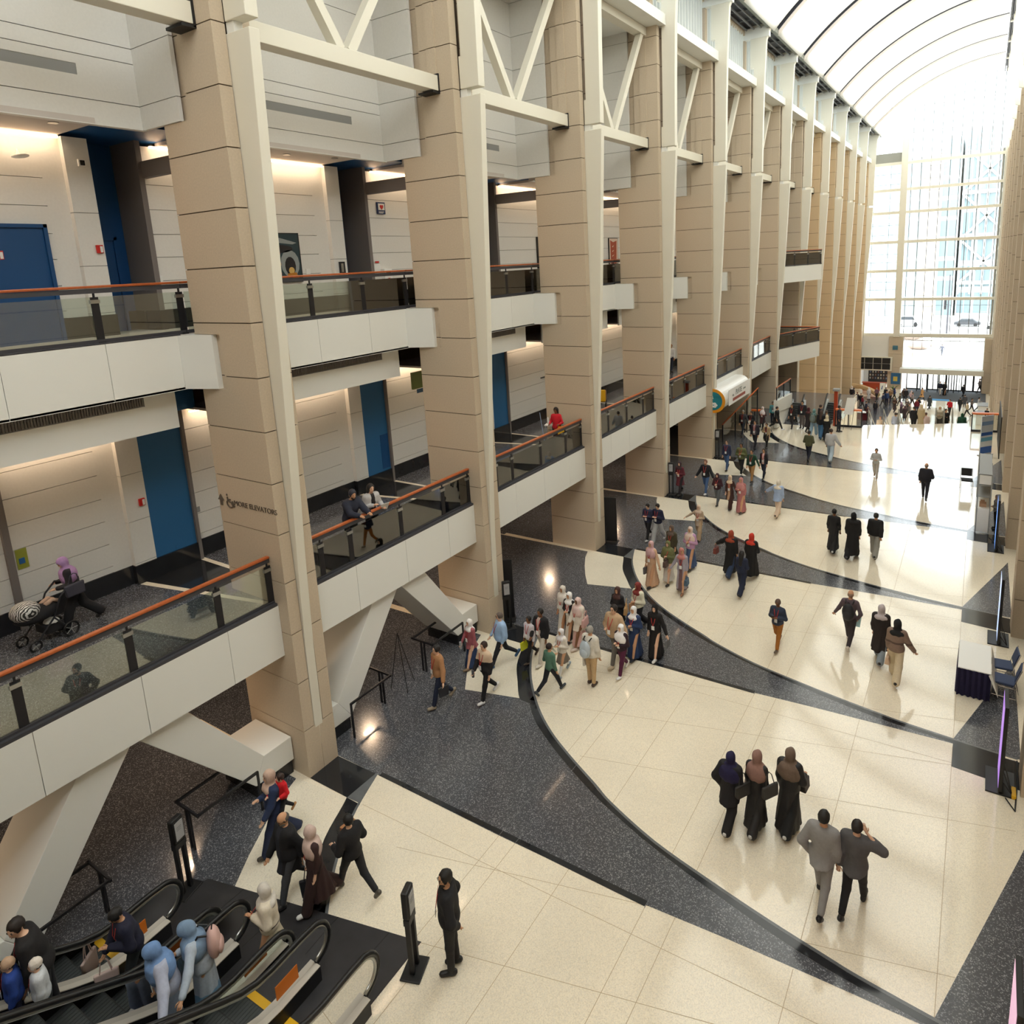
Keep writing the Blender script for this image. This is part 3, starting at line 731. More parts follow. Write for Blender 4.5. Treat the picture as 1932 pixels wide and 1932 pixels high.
def panel_art(x, y0, y1, z0, z1, label, kind):
    r = empty('framed_painting', (x, y0, z0), label, 'painting'); w, h = y1 - y0, z1 - z0
    m = MB(); m.box(0, .05, 0, w, 0, h); m.build('frame', M_BLKP, r)
    def q(poly, c, d): 
        m = MB(); m.face([(.052 + d * .0015, a * w, b_ * h) for a, b_ in poly]); return m.build('painted_shape', mat('art_%s' % c, {'teal': (36, 58, 66), 'grey': (150, 158, 160), 'skin': (214, 178, 104), 'red': (196, 58, 34), 'ochre': (186, 122, 40), 'navy': (34, 44, 96), 'dark': (30, 28, 32), 'wine': (122, 30, 60), 'rust': (172, 84, 60), 'pale': (224, 206, 190)}[c], .6), r)
    el = lambda cx, cy_, rx, ry, n=14, a0=0, a1=360: [(cx + rx * math.cos(R(a0 + (a1 - a0) * k / n)), cy_ + ry * math.sin(R(a0 + (a1 - a0) * k / n))) for k in range(n + (0 if a1 - a0 == 360 else 1))]
    if kind == 0:
        q([(.03, .02), (.97, .02), (.97, .98), (.03, .98)], 'teal', 0)
        q([(.12, .86), (.25, .94), (.55, .88), (.92, .80), (.80, .77), (.4, .80), (.2, .78)], 'grey', 1)
        q(el(.45, .68, .34, .08), 'dark', 1); q(el(.68, .38, .26, .28), 'grey', 1); q(el(.68, .33, .15, .19), 'dark', 2)
        q(el(.15, .55, .12, .13), 'skin', 1); q(el(.34, .60, .10, .09), 'wine', 1); q(el(.25, .38, .18, .12), 'ochre', 2)
        q([(.1, .04), (.16, .3), (.32, .34), (.42, .2), (.38, .04)], 'red', 3); q(el(.70, .24, .08, .07), 'skin', 3)
        q([(.55, .03), (.58, .18), (.82, .20), (.92, .03)], 'ochre', 4); q(el(.62, .07, .09, .06), 'navy', 5)
    elif kind == 1:
        q([(.03, .02), (.97, .02), (.97, .98), (.03, .98)], 'pale', 0)
        q([(.15, .02), (.12, .92), (.45, .84), (.85, .9), (.78, .02)], 'rust', 1)
        for k in range(4): q([(.3 + .03 * k, .1 + .18 * k), (.5, .16 + .18 * k), (.52, .18 + .18 * k), (.32, .14 + .18 * k)], 'pale', 2)
    return r
panel_art(-4.29, 3.55, 4.72, 10.75, 12.08, 'black framed painting of swirling figures in teal, ochre and red on the upper gallery wall', 0)
panel_art(-4.29, 23.6, 24.6, 10.7, 12.0, 'dark framed rust coloured painting on the upper gallery wall', 1)
panel_art(-4.29, 16.9, 17.9, 10.7, 12.03, 'framed picture seen almost edge-on beside the third column of the upper gallery', 2)

def wallbox(name, x, y, z, w, h, mtl, label, cat, d=.05, extra=()):
    r = empty(name, (x, y, z), label, cat); m = MB(); m.box(0, d, -w / 2, w / 2, -h / 2, h / 2); m.build('body', mtl, r, bevel=.006)
    for nm, (a0, a1, b0, b1), mm in extra:
        m = MB(); m.box(d, d + .008, a0, a1, b0, b1); m.build(nm, mm, r)
    return r
for (x, y, z, lb) in ((-4.15, -.53, 11.69, 'red fire alarm on the upper gallery pilaster beside the blue recess'), (-4.15, -.55, 6.0, 'red fire alarm on the lower gallery pilaster beside the blue panel'), (-4.29, -2.30, 11.6, 'red fire alarm left of the big blue door, at the frame edge')):
    wallbox('fire_alarm', x, y, z, .13, .17, M_RED, lb, 'fire alarm', extra=[('strobe', (.0, .05, -.07, .06), M_WHITEP)])
wallbox('security_camera', -4.15, -.6, 13.45, .14, .14, M_WHITEP, 'small white dome camera high on the upper gallery pilaster', 'camera', extra=[('lens', (-.04, .05, -.05, .05), M_BLKP)])
r = empty('ceiling_sensor', (-4.2, -1.75, 13.46), 'flat white wireless device on a bracket under the upper gallery cove light', 'sensor')
m = MB(); m.ell((.22, 0, 0), (.26, .13, .035)); m.build('housing', M_WHITEP, r, smooth=True); m = MB(); m.tube([(.0, 0, .03), (.12, 0, .14), (.2, 0, .02)], .012, 6); m.build('bracket', M_WHITEP, r)
r = wallbox('defibrillator_sign', -4.29, 7.98, 12.87, .34, .36, mat('navy_sign', (34, 52, 96), .5), 'navy and white sign with a red heart high on the upper gallery wall', 'sign', extra=[('white_field', (-.13, .13, -.06, .14), M_WHITEP), ('text_line', (-.12, .10, -.12, -.105), M_WHITEP), ('text_line', (-.12, .06, -.155, -.14), M_WHITEP)])
m = MB(); m.prism([(0, -.05), (.07, .03), (.065, .08), (.03, .10), (0, .07), (-.03, .10), (-.065, .08), (-.07, .03)], .06, .07, ax='x'); m.build('heart', M_RED, r)
r = wallbox('defibrillator_cabinet', -4.29, 7.93, 10.68, .33, .62, M_WHITEP, 'white defibrillator cabinet with a small red heart behind the upper railing', 'cabinet', d=.16, extra=[('dark_slot', (-.1, .1, .16, .24), mat('brown_slot', (90, 50, 40), .6))])
m = MB(); m.prism([(0, -.05), (.05, .0), (.03, .03), (0, .015), (-.03, .03), (-.05, .0)], .17, .18, ax='x'); m.build('heart', M_RED, r)
wallbox('wall_notice', -4.29, 7.62, 11.0, .26, .3, M_WHITEP, 'white paper notice with a red header on the upper gallery wall', 'notice', d=.01, extra=[('header', (-.08, .08, .19, .24), M_RED)])
wallbox('pay_phone', -4.15, 6.06, 11.08, .20, .36, M_BLKM, 'small black and silver wall phone on the upper gallery pilaster', 'phone', extra=[('handset', (-.06, .03, -.12, .13), M_STEEL)])
wallbox('wall_switch', -4.29, 4.95, 11.02, .15, .15, M_WHITEP, 'white wall switch right of the swirling painting', 'switch', d=.015)
wallbox('wall_poster', -4.29, -2.93, 5.55, .20, .42, mat('lime_poster', (150, 156, 60), .6), 'lime green poster with a blue square near the stroller', 'poster', d=.01, extra=[('blue_square', (-.06, .04, -.1, .02), mat('poster_blue', (40, 100, 160), .5))])
wallbox('wall_plate', -4.29, .81, 5.33, .08, .14, M_GRILLE, 'small grey metal switch plate on the lower gallery wall', 'switch', d=.012)
wallbox('power_outlet', -4.19, .12, 4.62, .08, .12, M_BLUE, 'blue power outlet low on the lower gallery blue panel', 'outlet', d=.012)
wallbox('wall_plate', -4.29, .76, 11.0, .09, .16, M_WHITEP, 'white switch plate on the upper gallery wall just behind the first column', 'switch', d=.012)
wallbox('hanging_sign', -3.5, 8.2, 7.40, .70, .55, mat('olive_sign', (108, 122, 66), .6), 'olive green hanging sign panel behind the second column', 'sign', d=.08, extra=[('blue_foot', (-.2, .35, -.42, -.29), mat('sign_blue', (50, 84, 112), .6))])
m = MB(); m.box(-4.29, -4.24, 1 + 5.8 + 9.9, 1 + 5.8 + 10.3, 5.95, 6.0); o = m.build('wall_vent', M_DGREY); tag(o, 'thin dark slot on the lower gallery wall above the cleaning cart', 'vent')
# blue doors
def door(n, x, y0, y1, z0, z1, lb):
    r = empty(n, (x, y0, z0), kind='structure'); w, h = y1 - y0, z1 - z0
    m = MB(); m.box(.0, .05, .06, w - .06, 0, h - .06); m.build('leaf', M_BLUED, r)
    m = MB(); m.box(0, .10, 0, .07, 0, h); m.box(0, .10, w - .07, w, 0, h); m.box(0, .10, 0, w, h - .07, h); m.build('frame', M_BLUED, r)
    m = MB(); m.tube([(.05, .16, 1.0), (.11, .16, 1.0), (.11, .26, 1.0)], .012, 6); m.build('handle', M_STEEL, r)
door('door_1', -4.30, -2.60, -1.42, F3, 12.2, ''); door('door_2', -5.24, -.45, .35, F3, 12.0, ''); door('door_3', -4.75, -4.4, -3.2, F2, 7.0, '')
m = MB(); m.box(-5.2, -4.2, -3.20, -3.08, F2, 7.86); m.box(-5.3, -4.8, -5, -3.1, F2, 7.86); struct('wall_left_jamb', m, M_GREYW)
m = MB(); m.box(-4.22, -4.19, 6.95, 7.28, 4.62, 5.75); o = m.build('access_panel', M_BLUED); tag(o, 'small blue access hatch in the blue panel behind the leaning pair', 'hatch')

# cove lights, downlights
for b in range(-2, 6):
    y = b * S
    r = empty('cove_light', (-4.16, y, 13.86), 'warm linear cove light along the top of an upper gallery wall', 'cove light', 'cove lights above the upper gallery walls')
    m = MB(); m.box(-.06, .02, .9, 5.75, .05, .09); m.build('diffuser', mat('warm_glow', (255, 214, 170), .5, emit=5), r)
    l = area_lamp('lamp_beam', (.10, 3.3, -.0), (.08, 4.8), 10, (1, .78, .55), (0, 0, 0), r)
    r = empty('cove_light', (-4.16, y, 7.80), 'warm linear cove light along the top of a lower gallery wall', 'cove light', 'cove lights above the lower gallery walls')
    m = MB(); m.box(-.06, .02, .9, 5.75, .0, .03); m.build('diffuser', mat('warm_glow', (255, 214, 170), .5, emit=5), r)
    area_lamp('lamp_beam', (.10, 3.3, -.03), (.08, 4.8), 9, (1, .78, .55), (0, 0, 0), r)
    for k, (yy, xx) in enumerate(((5.2, -3.0), (2.4, -3.0), (3.9, -3.3))):
        o = MB(); o.tube([(xx, y + yy, 13.955), (xx, y + yy, 13.975)], .09, 16); tag(o.build('downlight', M_STEEL), 'round recessed ceiling downlight in the upper gallery soffit', 'downlight', 'downlights in the upper gallery soffit')
for (x, y, z) in ((-3.6, -1.0, 3.2), (-3.4, 4.6, 3.2), (-4.2, 9.3, 3.2), (-3.6, -6.6, 3.2), (-3.9, 16.0, 3.2), (-3.9, 22.5, 3.2)):
    r = empty('ceiling_lamp', (x, y, z), 'small warm ceiling lamp under the lower balcony', 'ceiling lamp', 'warm lamps under the lower balcony')
    m = MB(); m.tube([(0, 0, 0), (0, 0, .05)], .10, 14); m.build('diffuser', mat('lamp_glow', (255, 210, 160), .5, emit=30), r)
    area_lamp('lamp_beam', (0, 0, -.02), (.3, .3), 25, (1, .72, .48), (0, 0, 0), r)

# ================================================================ FLOOR STANDS, SCREENS, SIGNS
def sanitizer(x, y, rz, label):
    r = empty('sanitizer_stand', (x, y, 0), label, 'hand sanitizer stand', rz=rz)
    m = MB(); m.box(-.17, .17, -.22, .22, 0, .03); m.build('base', M_BLKP, r, bevel=.02)
    for s in (-.085, .085):
        m = MB(); m.box(-.04, .04, s - .03, s + .03, .03, 1.0 if s > 0 else 1.02); m.build('upright', M_BLKP, r, bevel=.008)
    m = MB(); m.box(-.05, .05, -.12, .12, .95, 1.06); m.build('drip_tray', M_BLKP, r)
    m = MB(); m.box(-.06, .06, -.125, .125, 1.06, 1.55); m.build('dispenser', M_BLKP, r, bevel=.03)
    m = MB(); m.box(.06, .068, -.08, .09, 1.13, 1.48); pl = m.build('face_plate', mat('plate_silver', (168, 168, 172), .4), r)
    m = MB(); 
    for k in range(3): m.box(.068, .07, -.05, .05 - .01 * k, 1.38 - k * .03, 1.385 - k * .03)
    m.build('small_print', M_DGREY, pl); return r
sanitizer(4.95, -1.97, R(20), 'black hand sanitizer stand by the corner of the escalator plate')
sanitizer(.30, -3.0, R(15), 'black hand sanitizer stand at the left end of the escalators')
sanitizer(.25, 7.25, R(-40), 'black stand with white notice at the foot of the second column')
sanitizer(.16, 20.6, R(-80), 'thin black stand at the foot of the fourth column')
sanitizer(.14, 27.3, R(-80), 'thin black stand at the foot of the fifth column')
def screen(x, y, rz, label, w=.75, h=1.95, face=(150, 110, 190), strength=.75, z=0.0):
    r = empty('digital_poster_screen', (x, y, z), label, 'screen', rz=rz)
    m = MB(); m.box(-.035, .035, -w / 2, w / 2, .06, h); m.build('cabinet', M_BLKP, r, bevel=.008)
    m = MB(); m.box(-.04, -.036, -w / 2 + .03, w / 2 - .03, .12, h - .05); m.build('display', mat('display_%d' % face[0], face, .3, emit=strength), r)
    m = MB(); m.box(-.25, .25, -w / 2 - .02, w / 2 + .02, 0, .03); m.build('base_plate', M_BLKP, r)
    m = MB()
    for k in range(3): m.beam((.04, -w / 2 + .06, .25 + .22 * k), (.2, -w / 2 + .06, .04), .02, .02)
    m.build('rear_strut', M_BLKM, r); return r
screen(-.02, 7.72, R(-55), 'tall black screen back standing beside the second column', w=.32, h=2.0)
screen(.15, 14.42, R(-75), 'tall black screen back standing beside the third column', w=.48, h=1.86)
screen(12.86, 6.95, R(-0.5), 'purple lit digital poster against the right wall by the white table', face=(150, 110, 200))
screen(12.9, 13.1, R(-0.5), 'pale blue digital poster between the table and the booth', face=(170, 190, 230))
screen(12.9, 19.9, R(-0.5), 'blue digital poster in front of the white booth', face=(90, 140, 215))
screen(12.86, .55, R(-0.5), 'colourful digital poster at the bottom right of the hall', face=(190, 150, 170), w=.85)
r = empty('banner_stand', (12.55, 32.9, 0), 'tall white, blue and teal banner near the right parapet', 'banner', rz=R(50))
m = MB(); m.box(-.4, .4, -.02, .02, .03, 2.1); m.build('cloth', mat('banner_white', (235, 240, 248), .5), r)
for z0, z1, c in ((1.05, 1.22, (60, 110, 200)), (.1, .45, (60, 160, 190)), (.75, .95, (120, 190, 225)), (1.6, 1.8, (150, 180, 220))):
    m = MB(); m.box(-.38, .38, -.026, -.021, z0, z1); m.build('printed_band', mat('band%d' % c[0], c, .5), r)
m = MB(); m.box(-.42, .42, -.12, .12, 0, .04); m.build('foot', M_STEEL, r)

# table with skirt and two chairs
r = empty('skirted_table', (12.33, 10.5, 0), 'white topped table with dark navy pleated skirt by the right wall', 'table')
m = MB(); m.box(-.34, .36, -.68, .70, .72, .75); m.build('tabletop', M_WHITEP, r, bevel=.01)
def skirt(path, n, amp, z0, z1, mtl, parent, name):
    m = MB(); pts = []; L = sum((Vector(b) - Vector(a)).length for a, b in zip(path[:-1], path[1:])); k = 0; tot = int(L / .03)
    for i in range(tot + 1):
        s = L * i / tot; acc = 0
        for a, b in zip(path[:-1], path[1:]):
            a, b = Vector(a), Vector(b); l = (b - a).length
            if acc + l >= s - 1e-6: p = a + (b - a) * ((s - acc) / l); nr = Vector(((b - a).y, -(b - a).x)).normalized(); break
            acc += l
        w = amp * math.sin(s / n * 2 * math.pi); pts.append((p, nr, w))
    for (p, nr, w), (p2, nr2, w2) in zip(pts[:-1], pts[1:]):
        a = p + nr * w; b = p2 + nr2 * w2; a1 = p + nr * (w * .15); b1 = p2 + nr2 * (w2 * .15)
        m.face([(a.x, a.y, z0), (b.x, b.y, z0), (b1.x, b1.y, z1), (a1.x, a1.y, z1)])
    return m.build(name, mtl, parent, smooth=True)
skirt([(.36, -.68), (-.34, -.68), (-.34, .70), (.36, .70)], .12, .035, .01, .73, mat('navy_cloth', (30, 26, 62), .9), r, 'skirt')
m = MB(); m.face([(.365, -.68, .75), (.37, .70, .75), (.50, .6, .28), (.52, -.75, .20)]); m.face([(.365, -.69, .75), (.52, -.75, .2), (.30, -.72, .72)]); m.build('white_overhang', M_WHITEP, r)
for sx in (-.28, .30):
    for sy in (-.6, .62):
        m = MB(); m.tube([(sx, sy, 0), (sx, sy, .72)], .016, 6); m.build('leg', M_DGREY, r)
def chair(x, y, rz, label, seat=(52, 66, 98), frame=M_CHROME, tall=0.0):
    r = empty('stacking_chair', (x, y, 0), label, 'chair', rz=rz); sm = mat('seat_%d' % seat[0], seat, .7)
    h = .45 + tall
    m = MB(); m.box(-.22, .22, -.22, .22, h - .03, h + .03); m.build('seat', sm, r, bevel=.02)
    m = MB(); m.hexa([(-.21, .21, h + .12), (.21, .21, h + .12), (.21, .25, h + .12), (-.21, .25, h + .12), (-.21, .30, h + .45), (.21, .30, h + .45), (.21, .34, h + .45), (-.21, .34, h + .45)]); m.build('backrest', sm, r, bevel=.015)
    for s in (-1, 1):
        m = MB(); m.tube([(s * .23, -.25, 0), (s * .23, -.20, h), ], .012, 6); m.build('leg', frame, r)
        m = MB(); m.tube([(s * .23, .30, 0), (s * .23, .20, h), (s * .23, .34, h + .46)], .012, 6); m.build('leg', frame, r)
        m = MB(); m.tube([(s * .23, -.23, .12), (s * .23, .27, .12)], .01, 6); m.build('stretcher', frame, r)
    return r
chair(12.93, 10.95, R(-85), 'navy chair behind the skirted table, the one farther from the camera')
chair(12.97, 10.25, R(-95), 'navy chair behind the skirted table, the one nearer the camera')
chair(11.85, 26.2, R(5), 'black high chair with thin chrome legs standing alone on the bright floor', seat=(26, 26, 28), tall=.12)
# white exhibition booth
r = empty('exhibition_booth', (12.25, 21.3, 0), 'white shelved exhibition booth with grey posts by the right wall', 'booth')
for (x, y) in ((0, 0), (.42, 0), (0, 1.6), (.42, 1.6), (0, 3.0), (.42, 3.0)):
    m = MB(); m.box(x - .02, x + .02, y - .02, y + .02, 0, 2.35); m.build('post', M_GRILLE, r)
m = MB(); m.box(.02, .40, -.01, .01, .05, .95); m.build('front_panel', M_WHITEP, r)
m = MB(); m.box(.02, .40, 0, 1.6, .95, .98); m.build('counter_top', M_WHITEP, r)
for z in (1.45, 1.9, 2.33):
    m = MB(); m.box(0, .42, 0, 3.0, z - .015, z + .015); m.build('shelf', M_GRILLE, r)
m = MB(); m.box(.02, .40, 1.58, 1.60, 1.0, 2.3); m.build('rear_panel', M_WHITEP, r)
m = MB(); m.box(.02, .40, -.01, 0, 1.95, 2.3); m.build('header', M_WHITEP, r)
m = MB(); m.box(-.02, .01, .02, 1.6, .05, .9); m.build('side_panel', M_WHITEP, r)
m = MB(); m.box(12.33, 12.55, 21.5, 21.75, .98, 1.12); m.box(12.36, 12.5, 21.9, 22.1, .98, 1.08); tag(m.build('product_box', mat('kraft', (190, 150, 120), .8)), 'small brown product boxes on the white booth counter', 'boxes', kind='stuff')
# cables with yellow tape
m = MB(); m.tube([(12.7, 20.9, .01), (12.9, 20.5, .01), (13.0, 20.0, .02)], .012, 6); tag(m.build('power_cable', M_BLKP), 'black cable with yellow tape running to the blue poster', 'cable')
m = MB(); m.tube([(12.95, 6.5, .02), (13.1, 6.2, .02), (13.15, 6.9, .02), (13.15, 7.4, .3)], .014, 6); tag(m.build('power_cable', M_BLKP), 'black cable loop on the floor behind the purple poster', 'cable')
m = MB(); m.box(13.05, 13.13, 6.55, 6.85, .0, .08); tag(m.build('power_strip', M_YEL, bevel=.01), 'yellow power strip at the foot of the right wall', 'power strip')
m = MB(); m.box(13.02, 13.06, 29.0, 33.0, .9, 2.9); tag(m.build('black_wall_panel', M_BLKP), 'tall thin black panel standing against the right wall near the banner', 'panel')

# restaurant drum sign
r = empty('restaurant_sign', (0.0, 26.95, 3.2), 'white drum shaped restaurant sign with an orange and teal disc under the balcony', 'sign')
def disc(rad, y, c, nm, n=36):
    m = MB(); m.prism([(rad * math.cos(2 * math.pi * k / n) + .02, rad * math.sin(2 * math.pi * k / n)) for k in range(n)], y, y + .02, ax='y'); return m.build(nm, c, r)
disc(.66, 0.0, mat('disc_orange', (232, 152, 28), .5), 'orange_rim'); disc(.50, -.02, mat('disc_teal', (28, 128, 142), .5), 'teal_disc')
m = MB()
for k in range(6): m.ell((.05 + .13 * math.cos(k * 1.05), -.03, -.22 + .09 * math.sin(k * 1.05)), (.09, .01, .07))
m.build('floral_motif', M_WHITEP, r, smooth=True)
m = MB(); m.face([(-.55, -.025, .10), (.05, -.025, .12), (-.02, -.025, .38), (-.25, -.025, .58), (-.5, -.025, .45)]); m.build('white_wedge', M_WHITEP, r)
body = [(.45 * math.cos(R(-100 + 200 * k / 16)) + .12, .62 * math.sin(R(-90 + 180 * k / 16))) for k in range(17)] + [(-.3, .62), (-.3, -.5)]
m = MB(); m.prism([(a, c) for a, c in body], .05, 5.0, ax='y'); m.build('drum', M_WHITEP, r)
m = MB(); m.box(.575, .60, .9, 4.95, -.42, .45); pl = m.build('front_panel', mat('sign_panel', (240, 240, 240), .4), r)
text('PLATE', (.61, 2.1, .0), .42, mat('letter_grey', (140, 150, 150), .5), (R(90), 0, R(90)), r)
text('the', (.61, 1.5, .0), .2, mat('letter_grey', (140, 150, 150), .5), (R(90), 0, R(90)), r)
text('room', (.61, 3.5, .05), .2, mat('letter_grey', (140, 150, 150), .5), (R(90), 0, R(90)), r)
m = MB(); m.box(.60, .61, 1.6, 3.9, -.28, -.12); m.build('red_bar', mat('brick_bar', (160, 84, 76), .6), r)
m = MB(); m.box(-.25, -.2, .8, 1.0, .6, .9); m.build('hanger', M_STEEL, r)

# ================================================================ ESCALATORS
EA = R(2)      # heading, a touch off the hall axis
def escalator(x0, x1, y0, which):
    """x0/x1: centre lines of the two balustrades, y0: newel front"""
    w = x1 - x0
    r = empty('escalator', ((x0 + x1) / 2, y0, 0), 'glass sided escalator rising to the left, %s' % which, 'escalator', rz=EA)
    sl = math.tan(R(33.5)); FL = 1.35
    def zc(s): # floor of the steps
        if s < FL - .35: return 0.0
        if s < FL + .35: return sl * (s - FL + .35) ** 2 / 1.4
        return sl * (s - FL)
    N = 26; SM = 6.6; ss = [SM * k / N for k in range(N + 1)]
    for side, X in ((-1, -w / 2), (1, w / 2)):
        # glass
        prof_t = [(s, zc(s) + .92) for s in ss]; prof_b = [(s, zc(s) + .28) for s in ss]
        m = MB()
        nose = [(.32 - .34 * math.sin(t), .60 - .32 * math.cos(t)) for t in [math.pi * k / 10 for k in range(11)]]
        pts_t = [p for p in prof_t if p[0] > .35]
        outline = [(-.0 + .30 - .30 * math.sin(t), .60 + .32 * math.cos(t)) for t in [math.pi * k / 10 for k in range(11)]]
        # strips of quads
        for a, b in zip(ss[:-1], ss[1:]):
            if b < .35: continue
            a = max(a, .35)
            for o in (-.006, .006): m.face([(X + o, -a, zc(a) + .28), (X + o, -b, zc(b) + .28), (X + o, -b, zc(b) + .92), (X + o, -a, zc(a) + .92)])
        m.face([(X + .006, -p[0], p[1]) for p in outline] + [(X + .006, -.35, .28), (X + .006, -.35, .92)])
        bal = m.build('glass_balustrade', M_GLASSE, r)
        path = [(X, -(.30), .26)] + [(X, -(.30 - .31 * math.sin(t)), .60 - .33 * math.cos(t)) for t in [math.pi * k / 12 for k in range(1, 12)]] + [(X, -s, zc(s) + .94) for s in ss if s > .3]
        m = MB(); m.tube(path, .042, 8); m.build('handrail', M_RUBBER, r, smooth=True)
        path2 = [(X, -(.30), .31)] + [(X, -(.30 - .26 * math.sin(t)), .60 - .275 * math.cos(t)) for t in [math.pi * k / 12 for k in range(1, 12)]] + [(X, -s, zc(s) + .885) for s in ss if s > .3]
        m = MB(); m.tube(path2, .032, 8); m.build('rail_guide', M_STEEL, r, smooth=True)
        # decks and skirts
        m = MB()
        for a, b in zip(ss[:-1], ss[1:]):
            if b < .3: continue
            a = max(a, .3)
            m.hexa([(X - .11, -b, zc(b) - .35), (X + .11, -b, zc(b) - .35), (X + .11, -a, zc(a) - (.35 if a > 1 else .0)), (X - .11, -a, zc(a) - (.35 if a > 1 else .0)),
                    (X - .11, -b, zc(b) + .27), (X + .11, -b, zc(b) + .27), (X + .11, -a, zc(a) + .27), (X - .11, -a, zc(a) + .27)], 0)
        m.build('deck', M_BLKM, r)
        m = MB()
        for a, b in zip(ss[:-1], ss[1:]):
            if b < .3: continue
            a = max(a, .3)
            m.hexa([(X - .115, -b, zc(b) + .27), (X + .115, -b, zc(b) + .27), (X + .115, -a, zc(a) + .27), (X - .115, -a, zc(a) + .27),
                    (X - .115, -b, zc(b) + .285), (X + .115, -b, zc(b) + .285), (X + .115, -a, zc(a) + .285), (X - .115, -a, zc(a) + .285)], 0)
        m.build('deck_cover', mat('escalator_deck', (214, 206, 194), .4, .1), r)
        m = MB(); ix = X + (.115 if side < 0 else -.115)
        for a, b in zip(ss[:-1], ss[1:]):
            if b < .3: continue
            a = max(a, .3); m.face([(ix, -a, zc(a)), (ix, -b, zc(b)), (ix, -b, zc(b) + .22), (ix, -a, zc(a) + .22)])
        m.build('skirt_panel', M_BLKM, r)
    # steps
    m = MB(); k = 0; s = 1.05
    while s < SM:
        z = zc(s + .2) if s > FL - .4 else 0.0
        m.box(-w / 2 + .12, w / 2 - .12, -(s + .40), -s, z - .22, z, 0); m.box(-w / 2 + .12, w / 2 - .12, -s - .012, -s + .004, z - .2, z + .001, 1)
        for q in range(14): xx = -w / 2 + .15 + q * (w - .3) / 13; m.box(xx - .008, xx + .008, -(s + .39), -s - .01, z, z + .006, 0)
        s += .40
    m.build('steps', [M_TREAD, mat('riser_dark', (40, 42, 44), .5)], r)
    m = MB(); m.box(-w / 2 + .11, w / 2 - .11, -1.06, -.92, .0, .022); m.build('comb_plate', M_YEL, r)
    # warning sign on the left balustrade of each escalator
    sx = -w / 2
    m = MB(); m.hexa([(sx - .01, -.62, .36), (sx + .012, -.62, .36), (sx + .012, -1.02, .36), (sx - .01, -1.02, .36), (sx - .01, -.62, .60), (sx + .012, -.62, .60), (sx + .012, -1.02, .60), (sx - .01, -1.02, .60)])
    m.build('warning_sign', M_ORSIGN, r)
    return r, zc
e1, ZC = escalator(.80, 1.92, -3.30, 'the leftmost of three')
e2, _ = escalator(2.20, 3.30, -2.95, 'the middle of three')
e3, _ = escalator(3.66, 4.73, -2.52, 'the rightmost of three')
m = MB(); m.prism([(.40, -2.66), (4.73, -1.58), (4.76, -6.5), (.30, -6.5)], .002, .010); 
for k in range(4): m.prism([(1.2 + k * .98, -2.46 + k * .245), (1.215 + k * .98, -2.46 + k * .245), (1.20 + k * .98, -3.4 + k * .245), (1.185 + k * .98, -3.4 + k * .245)], .010, .0115, 1)
tag(m.build('floor_plate', [M_PLATE, M_BLKP]), 'dark slanted metal landing plate in front of the three escalators', 'floor plate')

# small escalators at the far side
def far_escalator(x, y, label):
    r = empty('escalator', (x, y, 0), label, 'escalator')
    for s in (-.4, .4):
        pth = [(s, .0, .25)] + [(s, .3 - .3 * math.sin(t) - .0, .6 - .33 * math.cos(t)) for t in [math.pi * k / 8 for k in range(1, 8)]] + [(s, .8, .95), (s, 1.6, 1.2), (s, 4.5, 3.0)]
        m = MB(); m.tube(pth, .05, 8); m.build('handrail', M_RUBBER, r, smooth=True)
        m = MB(); m.face([(s, .15, .2), (s, 1.2, .25), (s, 4.5, 2.2), (s, 4.5, 2.95), (s, 1.5, 1.12), (s, .3, .9)]); m.build('glass_balustrade', M_GLASSE, r)
        m = MB(); m.hexa([(s - .1, .2, 0), (s + .1, .2, 0), (s + .1, 4.5, 1.4), (s - .1, 4.5, 1.4), (s - .1, .2, .25), (s + .1, .2, .25), (s + .1, 4.5, 2.25), (s - .1, 4.5, 2.25)]); m.build('deck', M_STEEL, r)
    m = MB()
    for k in range(9): m.box(-.3, .3, .9 + .4 * k, 1.3 + .4 * k, -.1 + .2 * k, .05 + .22 * k)
    m.build('steps', M_TREAD, r); r.scale = (1, .5, .5)
far_escalator(1.9, 36.4, 'small silver escalator beside the white stair side, behind the crowd')
far_escalator(4.0, 37.2, 'small silver escalator just left of the orange topped parapet')

# ================================================================ FAR PARAPETS, KIOSK, STAIR RAILS
def parapet(x0, y0, x1, y1, label, h=1.1):
    r = empty('glass_parapet', (x0, y0, 0), label, 'parapet'); d = Vector((x1 - x0, y1 - y0, 0))
    m = MB(); m.beam((0, 0, h), tuple(d + Vector((0, 0, h))), .30, .08); m.build('handrail', M_ORANGE, r)
    m = MB(); m.beam((0, 0, .06), tuple(d + Vector((0, 0, .06))), .08, .12); m.build('shoe_channel', M_BLKM, r)
    for t in (0, .5, 1):
        m = MB(); m.box(d.x * t - .03, d.x * t + .03, d.y * t - .03, d.y * t + .03, 0, h); m.build('post', M_BLKM, r)
    m = MB(); m.face([(0, 0, .12), (d.x, d.y, .12), (d.x, d.y, h - .1), (0, 0, h - .1)]); m.build('glass_panel', M_GLASS, r)
parapet(4.62, 36.5, 6.1, 36.66, 'orange topped glass parapet left of the grand stairs')
parapet(11.86, 37.92, 13.15, 38.15, 'orange topped glass parapet right of the grand stairs')
parapet(-.2, 34.55, .5, 34.62, 'short orange topped parapet behind the crowd on the left')
m = MB(); m.box(4.42, 4.62, 37.0, 37.25, -1.0, 2.15, 0); m.box(4.34, 4.72, 36.9, 37.35, 2.15, 2.28, 1); tag(m.build('kiosk_pillar', [M_REDWOOD, M_GRILLE]), 'red wooden pillar with a grey cap beside the far parapet', 'pillar')
